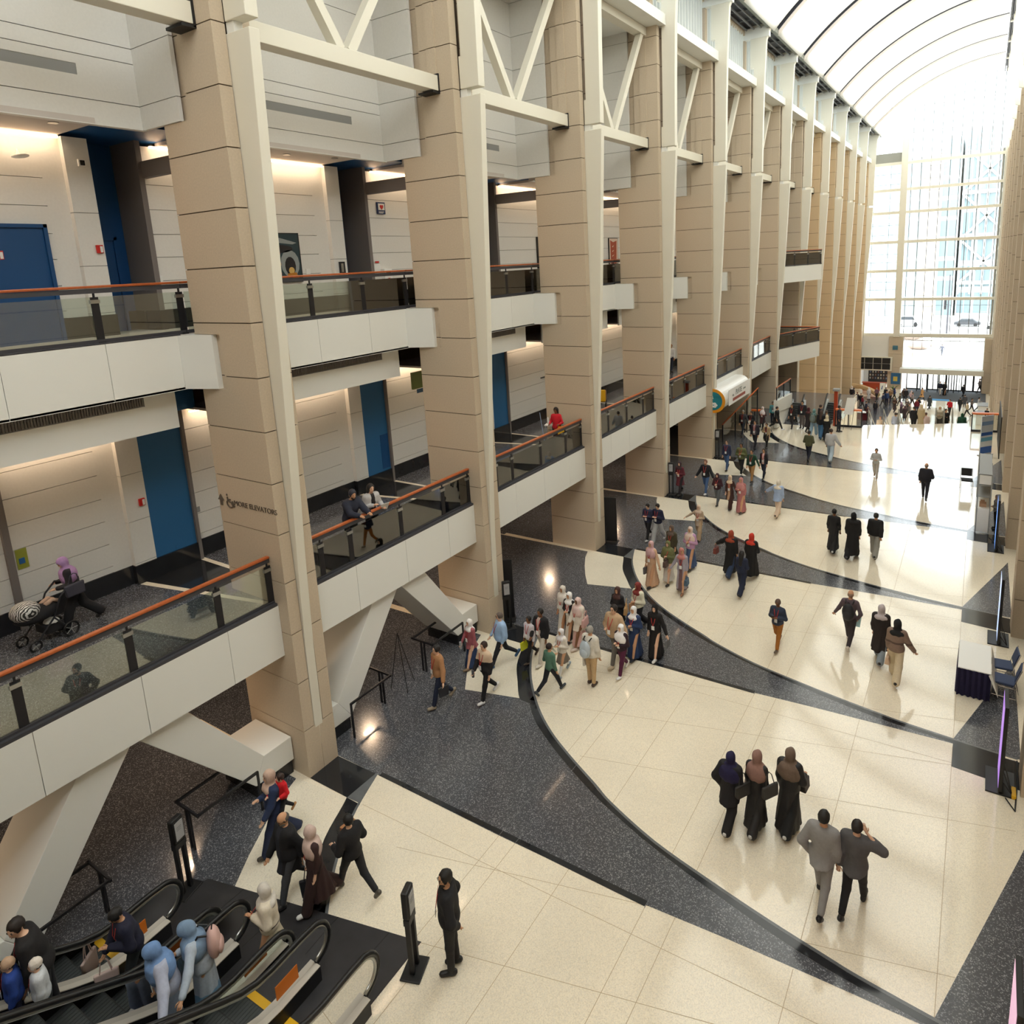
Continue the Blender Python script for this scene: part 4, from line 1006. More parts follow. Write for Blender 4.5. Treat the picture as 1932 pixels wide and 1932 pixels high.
r = empty('easel_board', (5.4, 35.9, 0), 'blank white board on a thin easel above the far parapet', 'easel')
m = MB(); m.hexa([(-.22, -.02, .95), (.28, -.02, .95), (.28, .0, .95), (-.22, .0, .95), (-.08, .20, 1.95), (.42, .20, 1.95), (.42, .22, 1.95), (-.08, .22, 1.95)]); m.build('board', M_WHITEP, r)
for s in (-.2, .25):
    m = MB(); m.tube([(s, -.1, 0), (s + .1, .2, 1.6)], .012, 5); m.build('leg', M_DGREY, r)
m = MB(); m.tube([(.05, .6, 0), (.1, .22, 1.6)], .012, 5); m.build('leg', M_DGREY, r)
for k, (x, y) in enumerate(((6.35, 37.7), (7.15, 38.1), (7.95, 38.4), (9.93, 39.4), (10.35, 39.6), (10.8, 39.8))):
    r = empty('stair_handrail', (x, y, 0), 'steel stair handrail going down from the hall floor, %s from the left' % ('first', 'second', 'third', 'fourth', 'fifth', 'sixth')[k], 'handrail')
    zt = -.53 * 5
    m = MB(); m.tube([(0, 0, 0), (0, 0, .95), (0, 5, .95 + zt)], .03, 8); m.build('rail', M_STEEL, r)
    m = MB(); m.tube([(0, .1, .5), (0, 5, .5 + zt)], .02, 6); m.build('lower_rail', M_STEEL, r)
    for q in (1.6, 3.3, 5):
        m = MB(); m.tube([(0, q, -.53 * q), (0, q, .95 - .53 * q)], .022, 6); m.build('post', M_STEEL, r)
# ground easel
r = empty('easel', (-.5, 3.3, 0), 'thin black empty easel standing on the dark floor by the white brace', 'easel')
for q in ((-.25, -.05), (.28, .03), (.02, .55)):
    m = MB(); m.tube([(q[0], q[1], 0), (0, .12, 1.62)], .01, 5); m.build('leg', M_BLKM, r)

# entrance level: ticket kiosk, board, poster, doors
r = empty('departure_board', (1.3, YE - 1.05, -2.85), 'wide black four panel display board above the information desk', 'display board')
m = MB(); m.box(-2.05, 2.05, -.15, .15, -.83, .83); m.build('case', M_FIN, r)
m = MB()
for k in range(4):
    for z in (-.68, .05): m.box(-1.85 + k * .94, -.96 + k * .94, -.17, -.15, z, z + .66)
m.build('panels', M_BLKP, r)
m = MB(); m.box(-1.8, 1.8, -.18, -.15, -.02, .03); m.build('divider', M_DGREY, r)
wb = MB(); wb.box(.55, 2.9, YE + 1.2, YE + 1.3, ZL + .4, -4.0, 0); tag(wb.build('shelving', mat('shop_dark', (36, 32, 36), .6)), 'dark merchandise shelving behind the information desk', 'shelves')
for k in range(20):
    m = MB(); x = .7 + (k % 7) * .3; z = -5.1 + (k // 7) * .38; m.box(x, x + .14, YE + 1.1, YE + 1.18, z, z + .22)
    tag(m.build('shelf_item', mat('item%d' % (k % 4), [(150, 150, 150), (120, 90, 80), (90, 100, 120), (180, 170, 150)][k % 4], .6)), 'small pale item on the dark shelves behind the information desk', 'item', 'items on the dark shelves')
m = MB(); m.box(.45, 2.9, 79.6, 80.2, ZL, ZL + .95, 0); m.box(.35, 3.0, 79.5, 80.3, ZL + .95, ZL + 1.0, 0); tag(m.build('information_desk', M_REDWOOD, bevel=.03), 'orange red information desk under the black display board', 'desk')
m = MB(); m.box(2.35, 2.95, 79.3, 79.4, ZL, ZL + 1.05, 0); m.prism([(2.5, ZL + .3), (2.62, ZL + .3), (2.68, ZL + .75), (2.6, ZL + .75)], 79.28, 79.3, 1, ax='y'); tag(m.build('poster_board', [M_WHITEP, mat('blueish', (60, 90, 140), .5)]), 'white poster board leaning at the end of the information desk', 'board')
wb = wallbox('blue_poster', 3.75, YE - .65, -4.65, 1.0, 1.35, mat('ad_blue', (44, 104, 150), .4), 'blue framed advertising poster left of the entrance doors', 'poster', extra=[('yellow_block', (-.25, .2, -.3, .25), mat('ad_yellow', (214, 190, 90), .5))]); wb.rotation_euler.z = R(-90)
wb = wallbox('wall_screen', 3.55, YE - .65, -.95, .55, .5, mat('scr_blue', (72, 120, 140), .4), 'small blue wall screen on the stone pier left of the entrance', 'screen'); wb.rotation_euler.z = R(-90)
m = MB(); n = 0
for x0, x1 in ((4.9, 6.0), (6.05, 6.35), (7.0, 8.9), (9.0, 10.5), (10.9, 11.6), (11.7, 12.4)):
    r = empty('entrance_door', (x0, YE - .1, ZL), 'dark framed glass entrance door under the canopy', 'door', 'glass entrance doors under the canopy'); w_ = x1 - x0
    m = MB(); 
    for xx in [0, w_] + ([w_ / 3, 2 * w_ / 3] if w_ > 1.4 else []): m.box(xx - .05, xx + .05, -.04, .04, 0, 2.25)
    m.box(0, w_, -.04, .04, 2.15, 2.25); m.box(0, w_, -.04, .04, 0, .12); m.build('frame', M_BLKM, r)
    m = MB(); m.face([(.05, 0, .1), (w_ - .05, 0, .1), (w_ - .05, 0, 2.15), (.05, 0, 2.15)]); m.build('glass_panel', M_WIN, r)
    m = MB(); m.tube([(w_ * .15, -.08, 1.0), (w_ * .85, -.08, 1.0)], .02, 6); m.build('push_bar', M_STEEL, r)
for x in (6.1, 8.2, 9.8):
    o = MB(); pl = [(.55 * math.cos(t * math.pi / 6), .55 * math.sin(t * math.pi / 6)) for t in range(12)]
    r = empty('revolving_door', (x + .5, YE - .9, ZL), 'curved glass revolving door drum with black posts', 'door', 'revolving doors at the entrance')
    for k in range(4):
        m = MB(); a = R(45 + 90 * k); m.box(math.cos(a) * .75 - .04, math.cos(a) * .75 + .04, math.sin(a) * .75 - .04, math.sin(a) * .75 + .04, 0, 2.2); m.build('post', M_BLKM, r)
    m = MB(); m.tube([(0, 0, 0), (0, 0, 2.15)], .03, 6); m.build('spindle', M_BLKM, r)
    m = MB(); m.face([(-.7, 0, .05), (.7, 0, .05), (.7, 0, 2.1), (-.7, 0, 2.1)]); m.face([(0, -.7, .05), (0, .7, .05), (0, .7, 2.1), (0, -.7, 2.1)]); m.build('wing', M_WIN, r)
# potted palm
r = empty('potted_palm', (3.9, 78.3, ZL), 'small green palm in a pot beside the entrance mat', 'plant')
m = MB(); m.tube([(0, 0, 0), (0, 0, .45)], [.2, .26], 12); m.build('pot', mat('pot', (120, 100, 80), .7), r)
m = MB()
for k in range(14):
    a = k * .9; L = .7 + .2 * (k % 3)
    for q in range(4):
        t0, t1 = q / 4, (q + 1) / 4
        f = lambda t: Vector((math.cos(a) * L * t, math.sin(a) * L * t, .5 + 1.0 * t * (1.2 - t * .8)))
        p, q2 = f(t0), f(t1); s = Vector((-math.sin(a), math.cos(a), 0)) * .07
        m.face([tuple(p - s * (1 - t0)), tuple(q2 - s * (1 - t1)), tuple(q2 + s * (1 - t1)), tuple(p + s * (1 - t0))])
m.build('fronds', mat('frond', (96, 120, 70), .7), r)
# desks with plants and display table on the lower left, tables on the right
m = MB(); m.box(-1.0, 3.2, 64.0, 64.7, ZL + .72, ZL + .78, 0); m.box(-.95, 3.15, 64.05, 64.65, ZL, ZL + .72, 1); tag(m.build('long_table', [M_WHITEP, mat('maroon_cloth', (96, 26, 40), .8)]), 'long table with maroon cloth in the lower left crowd', 'table')
m = MB(); m.tube([(-.6 + .3 * k, 79.2 - .04 * k * k, ZL + .6) for k in range(12)], .28, 8); tag(m.build('curved_bench', mat('tan_bench', (196, 166, 126), .6)), 'tan curved counter left of the information desk', 'counter')
for k, (x, y) in enumerate(((12.6, 70.5), (12.5, 66.5))):
    r = empty('display_counter', (x, y, ZL), 'white counter against the right wall in the entrance hall, %s' % ('farther one', 'nearer one')[k], 'counter')
    m = MB(); m.box(-.4, .4, -.9, .9, 0, .95); m.build('body', M_WHITEP, r); m = MB(); m.box(-.45, .45, -.95, .95, .95, 1.0); m.build('top', M_GRILLE, r)
m = MB(); m.box(6.45, 6.7, 52, 52.25, ZL, ZL + 2.6, 0); tag(m.build('stone_post', M_STONE), 'pale stone post among the stair rails', 'post')

# ================================================================ OUTSIDE
m = MB(); m.box(-80, 110, YE + .3, 320, ZL - .6, ZL); struct('ground_outside', m, mat('pale_paving', (214, 206, 196), .9, noise=.04, nscale=.3))
m = MB(); m.box(-80, 110, 146, 168, ZL, ZL + .02); struct('road_outside', m, mat('pale_road', (196, 194, 192), .9))
def facade(x0, x1, y, z1, n, rows, label, wallc, winc):
    r = empty('office_building', (x0, y, ZL), label, 'building'); w = x1 - x0; h = z1 - ZL
    m = MB(); m.box(0, w, 0, 18, 0, h); m.build('wall', mat('fac_%d' % wallc[0], wallc, .8), r)
    dx = w / n; dz = h / rows
    pr = None
    for i in range(n):
        for j in range(rows):
            if pr is None:
                m = MB(); m.box(.0, dx * .84, -.12, .0, 0, dz * .78); pr = m.build('window', mat('win_%d' % winc[0], winc, .25), r); o = pr
                m = MB(); m.box(dx * .4, dx * .44, -.17, -.12, 0, dz * .78); fr = m.build('glazing_bar', M_FIN, pr)
            else:
                o = pr.copy(); COL.objects.link(o); o.parent = r; f2 = fr.copy(); COL.objects.link(f2); f2.parent = o
            o.location = (i * dx + dx * .08, 0, j * dz + dz * .11)
    return r
facade(-26, -1.2, 174, 30, 7, 8, 'pale glass office building across the street at the left', (206, 212, 212), (150, 166, 170))
facade(2.6, 6.2, 174, 34, 1, 9, 'narrow blue glass bay of the building across the street', (206, 212, 212), (122, 142, 148))
facade(6.6, 16.5, 178, 36, 3, 7, 'gridded glass entrance tower across the street with white X bracing', (208, 213, 214), (128, 146, 152))
facade(19, 45, 174, 30, 6, 8, 'pale building across the street at the far right', (208, 208, 206), (150, 166, 170))
m = MB()
for z in (2, 12, 22):
    m.beam((7.2, 177.5, z), (15.9, 177.5, z + 9), .5, .5); m.beam((15.9, 177.5, z), (7.2, 177.5, z + 9), .5, .5); m.box(6.6, 16.5, 177.2, 177.8, z - .7, z + .1)
for x in (6.9, 9.2, 11.5, 13.8, 16.2): m.box(x - .2, x + .2, 177.3, 177.8, ZL + 5, 34)
tag(m.build('tower_bracing', M_WHITE), 'white steel X bracing in front of the glass tower outside', 'bracing')
for k, (x, w_) in enumerate(((-1.2, 3.6), (16.6, 2.4))):
    m = MB(); 
    for q in range(14): m.box(x, x + w_, 172.5, 174, ZL + q * 2.6, ZL + q * 2.6 + 2.5)
    tag(m.build('stone_pier', mat('pier_pale', (214, 200, 186), .85)), 'pale stone pier of the building outside, %s of the blue glass' % ('left', 'right')[k], 'pier')
def car(x, y, L, label, c):
    r = empty('car', (x, y, ZL), label, 'car'); h = 1.5
    m = MB(); m.prism([(-L / 2, .35), (-L / 2, .85), (-L * .36, .95), (-L * .24, h), (L * .2, h), (L * .34, .98), (L / 2, .85), (L / 2, .35)], -.85, .85, ax='y'); m.build('body', mat('carp_%d' % c[0], c, .3), r, bevel=.08)
    m = MB(); m.prism([(-L * .32, .98), (-L * .23, h - .08), (L * .18, h - .08), (L * .29, .98)], -.87, .87, ax='y'); m.build('window', mat('car_glass', (60, 66, 72), .1), r)
    for sx in (-L * .31, L * .31):
        for sy in (-.85, .85):
            m = MB(); m.tube([(sx, sy - .1, .34), (sx, sy + .1, .34)], .34, 14); m.build('wheel', M_RUBBER, r)
    return r
car(9.6, 154.5, 4.6, 'dark grey car driving past outside, seen through the big window', (70, 72, 76))
car(-1.0, 153, 4.8, 'white van like car outside at the left of the big window', (214, 220, 224)).scale = (1, 1, 1.5)
car(14.6, 150, 4.2, 'pale car partly hidden at the right side of the big window', (190, 190, 190))
r = empty('street_lamp', (6.6, 140, ZL), 'tall dark street pole with traffic signals outside', 'street lamp')
m = MB(); m.tube([(0, 0, 0), (0, 0, 11)], [.16, .09], 8); m.build('pole', M_DGREY, r)
m = MB(); m.box(-.7, -.3, -.2, .2, 4.6, 6.4); m.build('signal_head', M_BLKM, r)
m = MB(); m.beam((0, 0, 5.5), (-.5, 0, 5.5), .08, .08); m.build('arm', M_DGREY, r)
for k, (x, y) in enumerate(((1.5, 131), (3.6, 118))):
    r = empty('bush', (x, y, ZL), 'bare brown shrub mass outside, %s' % ('farther', 'nearer the glass')[k], 'bush'); m = MB(); rr = random.Random(k)
    for q in range(160):
        a = rr.uniform(0, 6.28); e = rr.uniform(0, 1); p = Vector((rr.uniform(-2, 2), rr.uniform(-1.5, 1.5), rr.uniform(.2, 1.6)))
        d = Vector((math.cos(a) * .25, math.sin(a) * .25, .35 * e)); m.beam(tuple(p), tuple(p + d), .03, .03)
    m.build('twigs', mat('twig', (150, 128, 116), .9), r); m2 = MB(); m2.ell((0, 0, .7), (1.9, 1.4, .8)); m2.build('mass', mat('twig2', (176, 156, 146), 1), r)
text('10', (10.3, 133, ZL + .03), 2.4, mat('paint_grey', (150, 150, 150), .8), (0, 0, R(180)), None, 'road_number')
bpy.data.objects['road_number']['kind'] = 'structure'
m = MB(); m.box(2.4, 4.6, 104, 104.6, ZL, ZL + 1.3); tag(m.build('outdoor_sign_block', mat('tan_block', (226, 212, 196), .8)), 'pale stone sign block outside the entrance', 'sign block')
# ================================================================ STROLLER, CARTS, WET FLOOR SIGN
r = empty('baby_stroller', (-3.28, -3.10, F2), 'black stroller with a black and white zigzag hood in the lower gallery', 'stroller', rz=R(-172 + 180))
DARK = mat('stroller_frame', (34, 36, 42), .4, .3); CL = mat('stroller_cloth', (30, 30, 34), .9)
for (xx, yy, rad) in ((-.27, .30, .14), (.27, .30, .14), (-.22, -.34, .10), (.22, -.34, .10)):
    m = MB(); m.tube([(xx + rad * .0, yy + rad * math.cos(t), rad + rad * math.sin(t)) for t in [k * math.pi / 8 for k in range(16)]], .022, 6, closed=True); w = m.build('wheel', M_RUBBER, r, smooth=True)
    m = MB()
    for k in range(5): t = k * 1.257; m.beam((xx, yy, rad), (xx, yy + rad * .85 * math.cos(t), rad + rad * .85 * math.sin(t)), .015, .012)
    m.build('spokes', M_GRILLE, w)
for sx in (-.24, .24):
    m = MB(); m.tube([(sx, .30, .14), (sx, .05, .50), (sx, .22, .85), (sx * .95, .42, 1.02)], .018, 6); m.build('frame_bar', DARK, r)
    m = MB(); m.tube([(sx, .05, .50), (sx * .92, -.34, .12)], .018, 6); m.build('frame_bar', DARK, r)
m = MB(); m.tube([(-.23, .42, 1.02), (0, .47, 1.04), (.23, .42, 1.02)], .02, 6); m.build('handle', DARK, r)
m = MB(); m.ell((0, -.12, .62), (.24, .40, .16), 0, 14, 8); m.build('carrycot', CL, r, smooth=True)
zz = bpy.data.materials.new('zigzag_cloth'); zz.use_nodes = True; _nt = zz.node_tree; _w = _nt.nodes.new('ShaderNodeTexWave'); _w.inputs['Scale'].default_value = 9; _w.inputs['Distortion'].default_value = 5
_cr = _nt.nodes.new('ShaderNodeValToRGB'); _cr.color_ramp.interpolation = 'CONSTANT'; _cr.color_ramp.elements[0].color = (.02, .02, .02, 1); _cr.color_ramp.elements[1].position = .5; _cr.color_ramp.elements[1].color = (.7, .7, .68, 1)
_tc = _nt.nodes.new('ShaderNodeTexCoord'); _nt.links.new(_tc.outputs['Object'], _w.inputs['Vector']); _nt.links.new(_w.outputs['Fac'], _cr.inputs['Fac']); _nt.links.new(_cr.outputs['Color'], _nt.nodes['Principled BSDF'].inputs['Base Color'])
m = MB(); m.ell((0, -.30, .76), (.25, .25, .20), 0, 16, 10); m.build('hood', zz, r, smooth=True)
m = MB(); m.box(-.20, .20, -.10, .25, .18, .36); m.build('basket', CL, r, bevel=.04)
m = MB(); m.ell((.02, .10, .34), (.16, .14, .09)); m.build('white_bundle', M_WHITEP, r, smooth=True)
for sx in (-.07, .07):
    m = MB(); m.tube([(sx, .02, .74), (sx, .16, .80), (sx * 1.3, .26, .74)], [.05, .045, .035], 8); m.build('baby_leg', mat('baby_beige', (190, 160, 140), .8), r, smooth=True)
r = empty('janitor_cart', (-1.35, 13.05, F2), 'pale grey cleaning cart with bottles and a mop handle on the balcony', 'cart', rz=R(15))
m = MB(); m.box(-.28, .28, -.5, .5, .18, .26); m.build('base', M_GRILLE, r, bevel=.03)
for s_ in (-.45, .45):
    for q in (-.24, .24):
        m = MB(); m.tube([(q, s_, .26), (q, s_, .95)], .02, 6); m.build('post', M_GRILLE, r)
        m = MB(); m.tube([(q - .02, s_, .08), (q + .02, s_, .08)], .08, 10); m.build('wheel', M_RUBBER, r)
m = MB(); m.box(-.28, .28, -.48, .2, .90, .96); m.build('tray', M_WHITEP, r, bevel=.02)
m = MB(); m.box(-.22, .22, .15, .48, .30, .85); m.build('bag', mat('cart_bag', (196, 200, 196), .8), r, bevel=.05)
for k in range(5):
    m = MB(); m.tube([(-.18 + .09 * k, -.3 + .1 * (k % 2), .96), (-.18 + .09 * k, -.3 + .1 * (k % 2), 1.16), (-.18 + .09 * k, -.3 + .1 * (k % 2), 1.22)], [.035, .035, .015], 8); o = m.build('spray_bottle', M_WHITEP)
    o.parent = None; o.location = r.location; o.rotation_euler = r.rotation_euler; tag(o, 'small white spray bottle on the tray of the cleaning cart', 'bottle', 'bottles on the cleaning cart')
m = MB(); m.tube([(-.25, -.55, .1), (-.38, -.62, 1.45)], .012, 6); o = m.build('mop_handle', mat('mop_blue', (160, 180, 210), .5), r)
r = empty('wet_floor_sign', (-.78, 12.55, F2), 'tall yellow wet floor sign behind the balcony rail by the cleaner', 'sign', rz=R(40))
for s_ in (-1, 1):
    m = MB(); m.hexa([(-.14, s_ * .14, 0), (.14, s_ * .14, 0), (.14, s_ * .155, 0), (-.14, s_ * .155, 0), (-.12, s_ * .02, .95), (.12, s_ * .02, .95), (.12, s_ * .035, .95), (-.12, s_ * .035, .95)]); p_ = m.build('panel', M_YEL, r)
    m = MB(); y_ = s_ * .105; m.hexa([(-.07, y_, .45), (.07, y_, .45), (.07, y_ + s_ * .02, .45), (-.07, y_ + s_ * .02, .45), (-.06, y_ - s_ * .025, .62), (.06, y_ - s_ * .025, .62), (.06, y_ - s_ * .005, .62), (-.06, y_ - s_ * .005, .62)]); m.build('black_symbol', M_BLKP, p_)
r = empty('yellow_hand_cart', (-2.85, 19.6, F2), 'yellow and brown wheeled cart half hidden behind the third column fin', 'cart', rz=R(20))
m = MB(); m.box(-.22, .22, -.3, .3, .35, .85); m.build('load', mat('cart_brown', (150, 106, 62), .8), r, bevel=.06); m = MB(); m.box(-.24, .24, -.34, -.22, .4, .95); m.build('yellow_panel', M_YEL, r, bevel=.03)
for q in (-.2, .2):
    m = MB(); m.tube([(q - .03, .15, .14), (q + .03, .15, .14)], .14, 12); m.build('wheel', M_RUBBER, r)
m = MB(); m.tube([(-.2, .3, .2), (-.2, .4, .9), (.2, .4, .9), (.2, .3, .2)], .018, 6); m.build('handle', M_BLKM, r)
# ================================================================ PEOPLE
_f32 = np.float32
def _cap(G, a, b, ra, rb=None):
    rb = ra if rb is None else rb; X, Y, Z = G; a = np.asarray(a, _f32); b = np.asarray(b, _f32); d = b - a; L = float(d @ d) + 1e-9
    t = ((X - a[0]) * d[0] + (Y - a[1]) * d[1] + (Z - a[2]) * d[2]) / L; t = np.clip(t, 0, 1)
    return np.sqrt((X - a[0] - t * d[0]) ** 2 + (Y - a[1] - t * d[1]) ** 2 + (Z - a[2] - t * d[2]) ** 2) - (ra + (rb - ra) * t)
def _ell(G, c, r):
    X, Y, Z = G; a = (X - c[0]) / r[0]; b = (Y - c[1]) / r[1]; d = (Z - c[2]) / r[2]
    k0 = np.sqrt(a * a + b * b + d * d); k1 = np.sqrt((a / r[0]) ** 2 + (b / r[1]) ** 2 + (d / r[2]) ** 2) + 1e-6
    return k0 * (k0 - 1) / k1
def _smin(a, b, k=.025):
    h = np.clip(.5 + .5 * (b - a) / k, 0, 1); return b + (a - b) * h - k * h * (1 - h)
def _un(fs, k=.025):
    r = fs[0]
    for f in fs[1:]: r = _smin(r, f, k)
    return r
def _grid(lo, hi, h):
    ax = [np.arange(lo[i], hi[i] + h, h, dtype=_f32) for i in range(3)]
    return np.meshgrid(*ax, indexing='ij'), np.array(lo, _f32)
def nets(F, org, h):
    s = F < 0; n = F.shape
    c = np.zeros([k - 1 for k in n], np.int32)
    for i in (0, 1):
        for j in (0, 1):
            for k in (0, 1): c += s[i:n[0] - 1 + i, j:n[1] - 1 + j, k:n[2] - 1 + k]
    act = (c > 0) & (c < 8); idx = np.argwhere(act)
    if len(idx) == 0: return np.zeros((0, 3)), np.zeros((0, 4), int)
    im = -np.ones(act.shape, np.int64); im[act] = np.arange(len(idx))
    acc = np.zeros((len(idx), 3)); cnt = np.zeros(len(idx))
    cs = [(i, j, k) for i in (0, 1) for j in (0, 1) for k in (0, 1)]
    V = {q: F[idx[:, 0] + q[0], idx[:, 1] + q[1], idx[:, 2] + q[2]] for q in cs}
    for q in cs:
        for ax in range(3):
            if q[ax]: continue
            p = list(q); p[ax] = 1; p = tuple(p); a, b = V[q], V[p]; m = (a < 0) != (b < 0)
            t = np.where(m, a / np.where(m, a - b, 1), 0); pt = np.tile(np.array(q, float), (len(idx), 1)); pt[:, ax] = t
            acc[m] += pt[m]; cnt[m] += 1
    v = (idx + acc / cnt[:, None]) * h + org
    quads = []
    for ax in range(3):
        sl0 = [slice(None)] * 3; sl1 = [slice(None)] * 3; sl0[ax] = slice(0, n[ax] - 1); sl1[ax] = slice(1, n[ax])
        a, b = s[tuple(sl0)], s[tuple(sl1)]; e = np.argwhere(a != b)
        o1, o2 = [i for i in range(3) if i != ax]
        ok = (e[:, o1] > 0) & (e[:, o2] > 0) & (e[:, o1] < n[o1] - 1) & (e[:, o2] < n[o2] - 1); e = e[ok]
        if not len(e): continue
        sg = a[e[:, 0], e[:, 1], e[:, 2]]
        def at(d1, d2):
            q = e.copy(); q[:, o1] += d1; q[:, o2] += d2; return im[q[:, 0], q[:, 1], q[:, 2]]
        Q = np.stack([at(-1, -1), at(0, -1), at(0, 0), at(-1, 0)], 1)
        flip = sg if ax != 1 else ~sg
        Q[~flip] = Q[~flip][:, ::-1]; quads.append(Q)
    return v, np.concatenate(quads)
def mesh_obj(name, v, q, mats, parent=None, mi=None, extra=None):
    me = bpy.data.meshes.new(name); vs = v.tolist(); fs = q.tolist(); ms = [0] * len(fs) if mi is None else list(mi)
    if extra is not None:
        n = len(vs); vs += [list(p) for p in extra.v]; fs += [[n + i for i in f] for f in extra.f]; ms += list(extra.m)
    me.from_pydata(vs, [], fs)
    for m in mats: me.materials.append(m)
    me.polygons.foreach_set('material_index', ms); me.polygons.foreach_set('use_smooth', [True] * len(fs)); me.update()
    o = bpy.data.objects.new(name, me); COL.objects.link(o)
    if parent: o.parent = parent
    return o
SKIN = [(226, 184, 156), (206, 158, 124), (176, 126, 92), (130, 88, 62), (92, 62, 46)]
ARM = {  # elbow, wrist relative to the shoulder; x is outward
    'd': ((.035, -.01, -.28), (.04, .06, -.52)), 'f': ((.03, .10, -.26), (.02, .24, -.45)), 'b': ((.04, -.12, -.25), (.05, -.13, -.50)),
    'p': ((.07, -.02, -.28), (-.09, .22, -.19)), 'y': ((.08, .0, -.28), (-.10, .17, -.27)), 'h': ((.12, -.09, -.25), (.03, .0, -.46)),
    'u': ((.22, .03, -.05), (-.03, .05, .14)), 'r': ((.03, .20, -.20), (-.03, .43, -.22)), 'o': ((.12, .02, -.26), (.24, .10, -.46)),
    'c': ((.09, .0, -.26), (.05, .22, -.28)), 's': ((.22, .04, -.16), (.42, .12, -.30)), 'x': ((.14, -.05, -.25), (.02, -.12, -.42))}
def person(x, y, z, h, head, label, top=None, bot=('p', (30, 32, 40)), hd=('s', (28, 22, 20)), arms='df', gait='w', sk=1, bulk=0.0,
           hem=.90, la=True, shoe=(40, 38, 38), turn=0, nod=0, lean=0, lod=1, inner=None, stripe=None, glasses=False, bag=None, name='person', group=None, fat=0.0, bun=False, beard=None):
    top = top or (60, 60, 66); s = h / 1.70; g = [.019, .026, .042][lod]
    rot = math.radians(-head)
    A = lambda *a: np.array(a, float)
    # ---- skeleton
    legs = {'s': ((3, 2), (-2, 2)), 'w': ((20, 4), (-17, 26)), 'W': ((-17, 26), (20, 4)), 'g': ((27, 6), (-22, 34)), 'G': ((-22, 34), (27, 6))}[gait]
    J = {}; hipz = .93
    for i, sd in ((0, -1), (1, 1)):
        t, k = (math.radians(q) for q in legs[i]); hp = A(sd * .088, 0, hipz); kn = hp + .43 * A(0, math.sin(t), -math.cos(t))
        an = kn + .40 * A(0, math.sin(t - k), -math.cos(t - k)); ft = (t - k) * .9
        if gait == 's': ft = 0
        fd = A(0, math.cos(ft), math.sin(ft)); dn = A(0, math.sin(ft), -math.cos(ft))
        if ft > 0: pass
        J[i] = dict(hip=hp, knee=kn, ank=an, heel=an - fd * .045 + dn * .055, toe=an + fd * .14 + dn * .058)
    low = min(min(J[i]['heel'][2], J[i]['toe'][2]) for i in (0, 1)) - .035
    for i in (0, 1):
        for k in J[i]: J[i][k] = J[i][k] - A(0, 0, low)
    dz = -low; P0 = A(0, 0, hipz + dz)
    lr = math.radians(lean); 
    def U(px, py, pz):
        d = A(px, py, pz + dz) - P0; c, sn = math.cos(lr), math.sin(lr)
        return P0 + A(d[0], d[1] * c + d[2] * sn, d[2] * c - d[1] * sn)
    shw = (.168 if hd[0] in 'sbc' else .150) + fat * .3; chest, waist, neck, nk2 = U(0, 0, 1.28), U(0, .0, 1.08), U(0, -.005, 1.43), U(0, .012, 1.53)
    AR = {}
    for i, sd in ((0, -1), (1, 1)):
        e, w = ARM[arms[i]]; sh = U(sd * shw, 0, 1.385); el = sh + A(sd * (e[0] + fat * .5), e[1], e[2]); wr = sh + A(sd * (w[0] + fat * .5), w[1] + fat * .6 * (arms[i] in 'pyc'), w[2])
        fd = (wr - el); fd /= np.linalg.norm(fd)
        if arms[i] in 'py': fd = A(-sd * .35, .85, .35); fd /= np.linalg.norm(fd)
        if arms[i] == 'u': fd = A(-sd * .45, .0, .9); fd /= np.linalg.norm(fd)
        AR[i] = dict(sh=sh, el=el, wr=wr, d=fd, pe=wr + fd * .085)
    hc = U(0, .012, 1.60); tr = math.radians(turn); nr = math.radians(nod + lean)
    c1, s1, c2, s2 = math.cos(tr), math.sin(tr), math.cos(nr), math.sin(nr)
    hs = 1.0 if h > 1.4 else 1.0 + (1.4 - h) * .55
    def HG(G):
        X, Y, Z = (G[0] - hc[0]) / hs, (G[1] - hc[1]) / hs, (G[2] - hc[2]) / hs
        X2 = X * c1 - Y * s1; Y2 = X * s1 + Y * c1; Y3 = Y2 * c2 - Z * s2; Z3 = Y2 * s2 + Z * c2; return (X2, Y3, Z3)
    def HP(px, py, pz):  # head-space point to body space
        Y2 = py * c2 + pz * s2; Z2 = -py * s2 + pz * c2; return A(hc[0] + hs * (px * c1 + Y2 * s1), hc[1] + hs * (-px * s1 + Y2 * c1), hc[2] + hs * Z2)
    skin = mat('skin_%d' % sk, SKIN[sk], .55, spec=.35)
    pts = np.array([J[i][k] for i in (0, 1) for k in J[i]] + [AR[i][k] for i in (0, 1) for k in ('sh', 'el', 'wr', 'pe')] + [U(0, 0, 1.76), U(-.2, -.2, 1.0), U(.2, .2, 1.0)])
    lo, hi = pts.min(0) - .16, pts.max(0) + .16; lo[2] = -.06; hi[2] = dz + 1.80
    G, org = _grid(lo, hi, g)
    # ---- body
    def torso(b, f=0):
        return _un([_ell(G, P0 + A(0, 0, .02), (.155 + b + f, .112 + b + f, .13 + b)), _cap(G, waist - A(0, 0, .06), waist + A(0, 0, .08), .112 + b + f * 1.2),
                    _ell(G, chest, (.165 + b + f * .8, .108 + b + f * .8, .185 + b * .6)), _cap(G, U(-.13, 0, 1.375), U(.13, 0, 1.375), .056 + b)], .05)
    T0 = torso(0, fat)
    hG = HG(G)
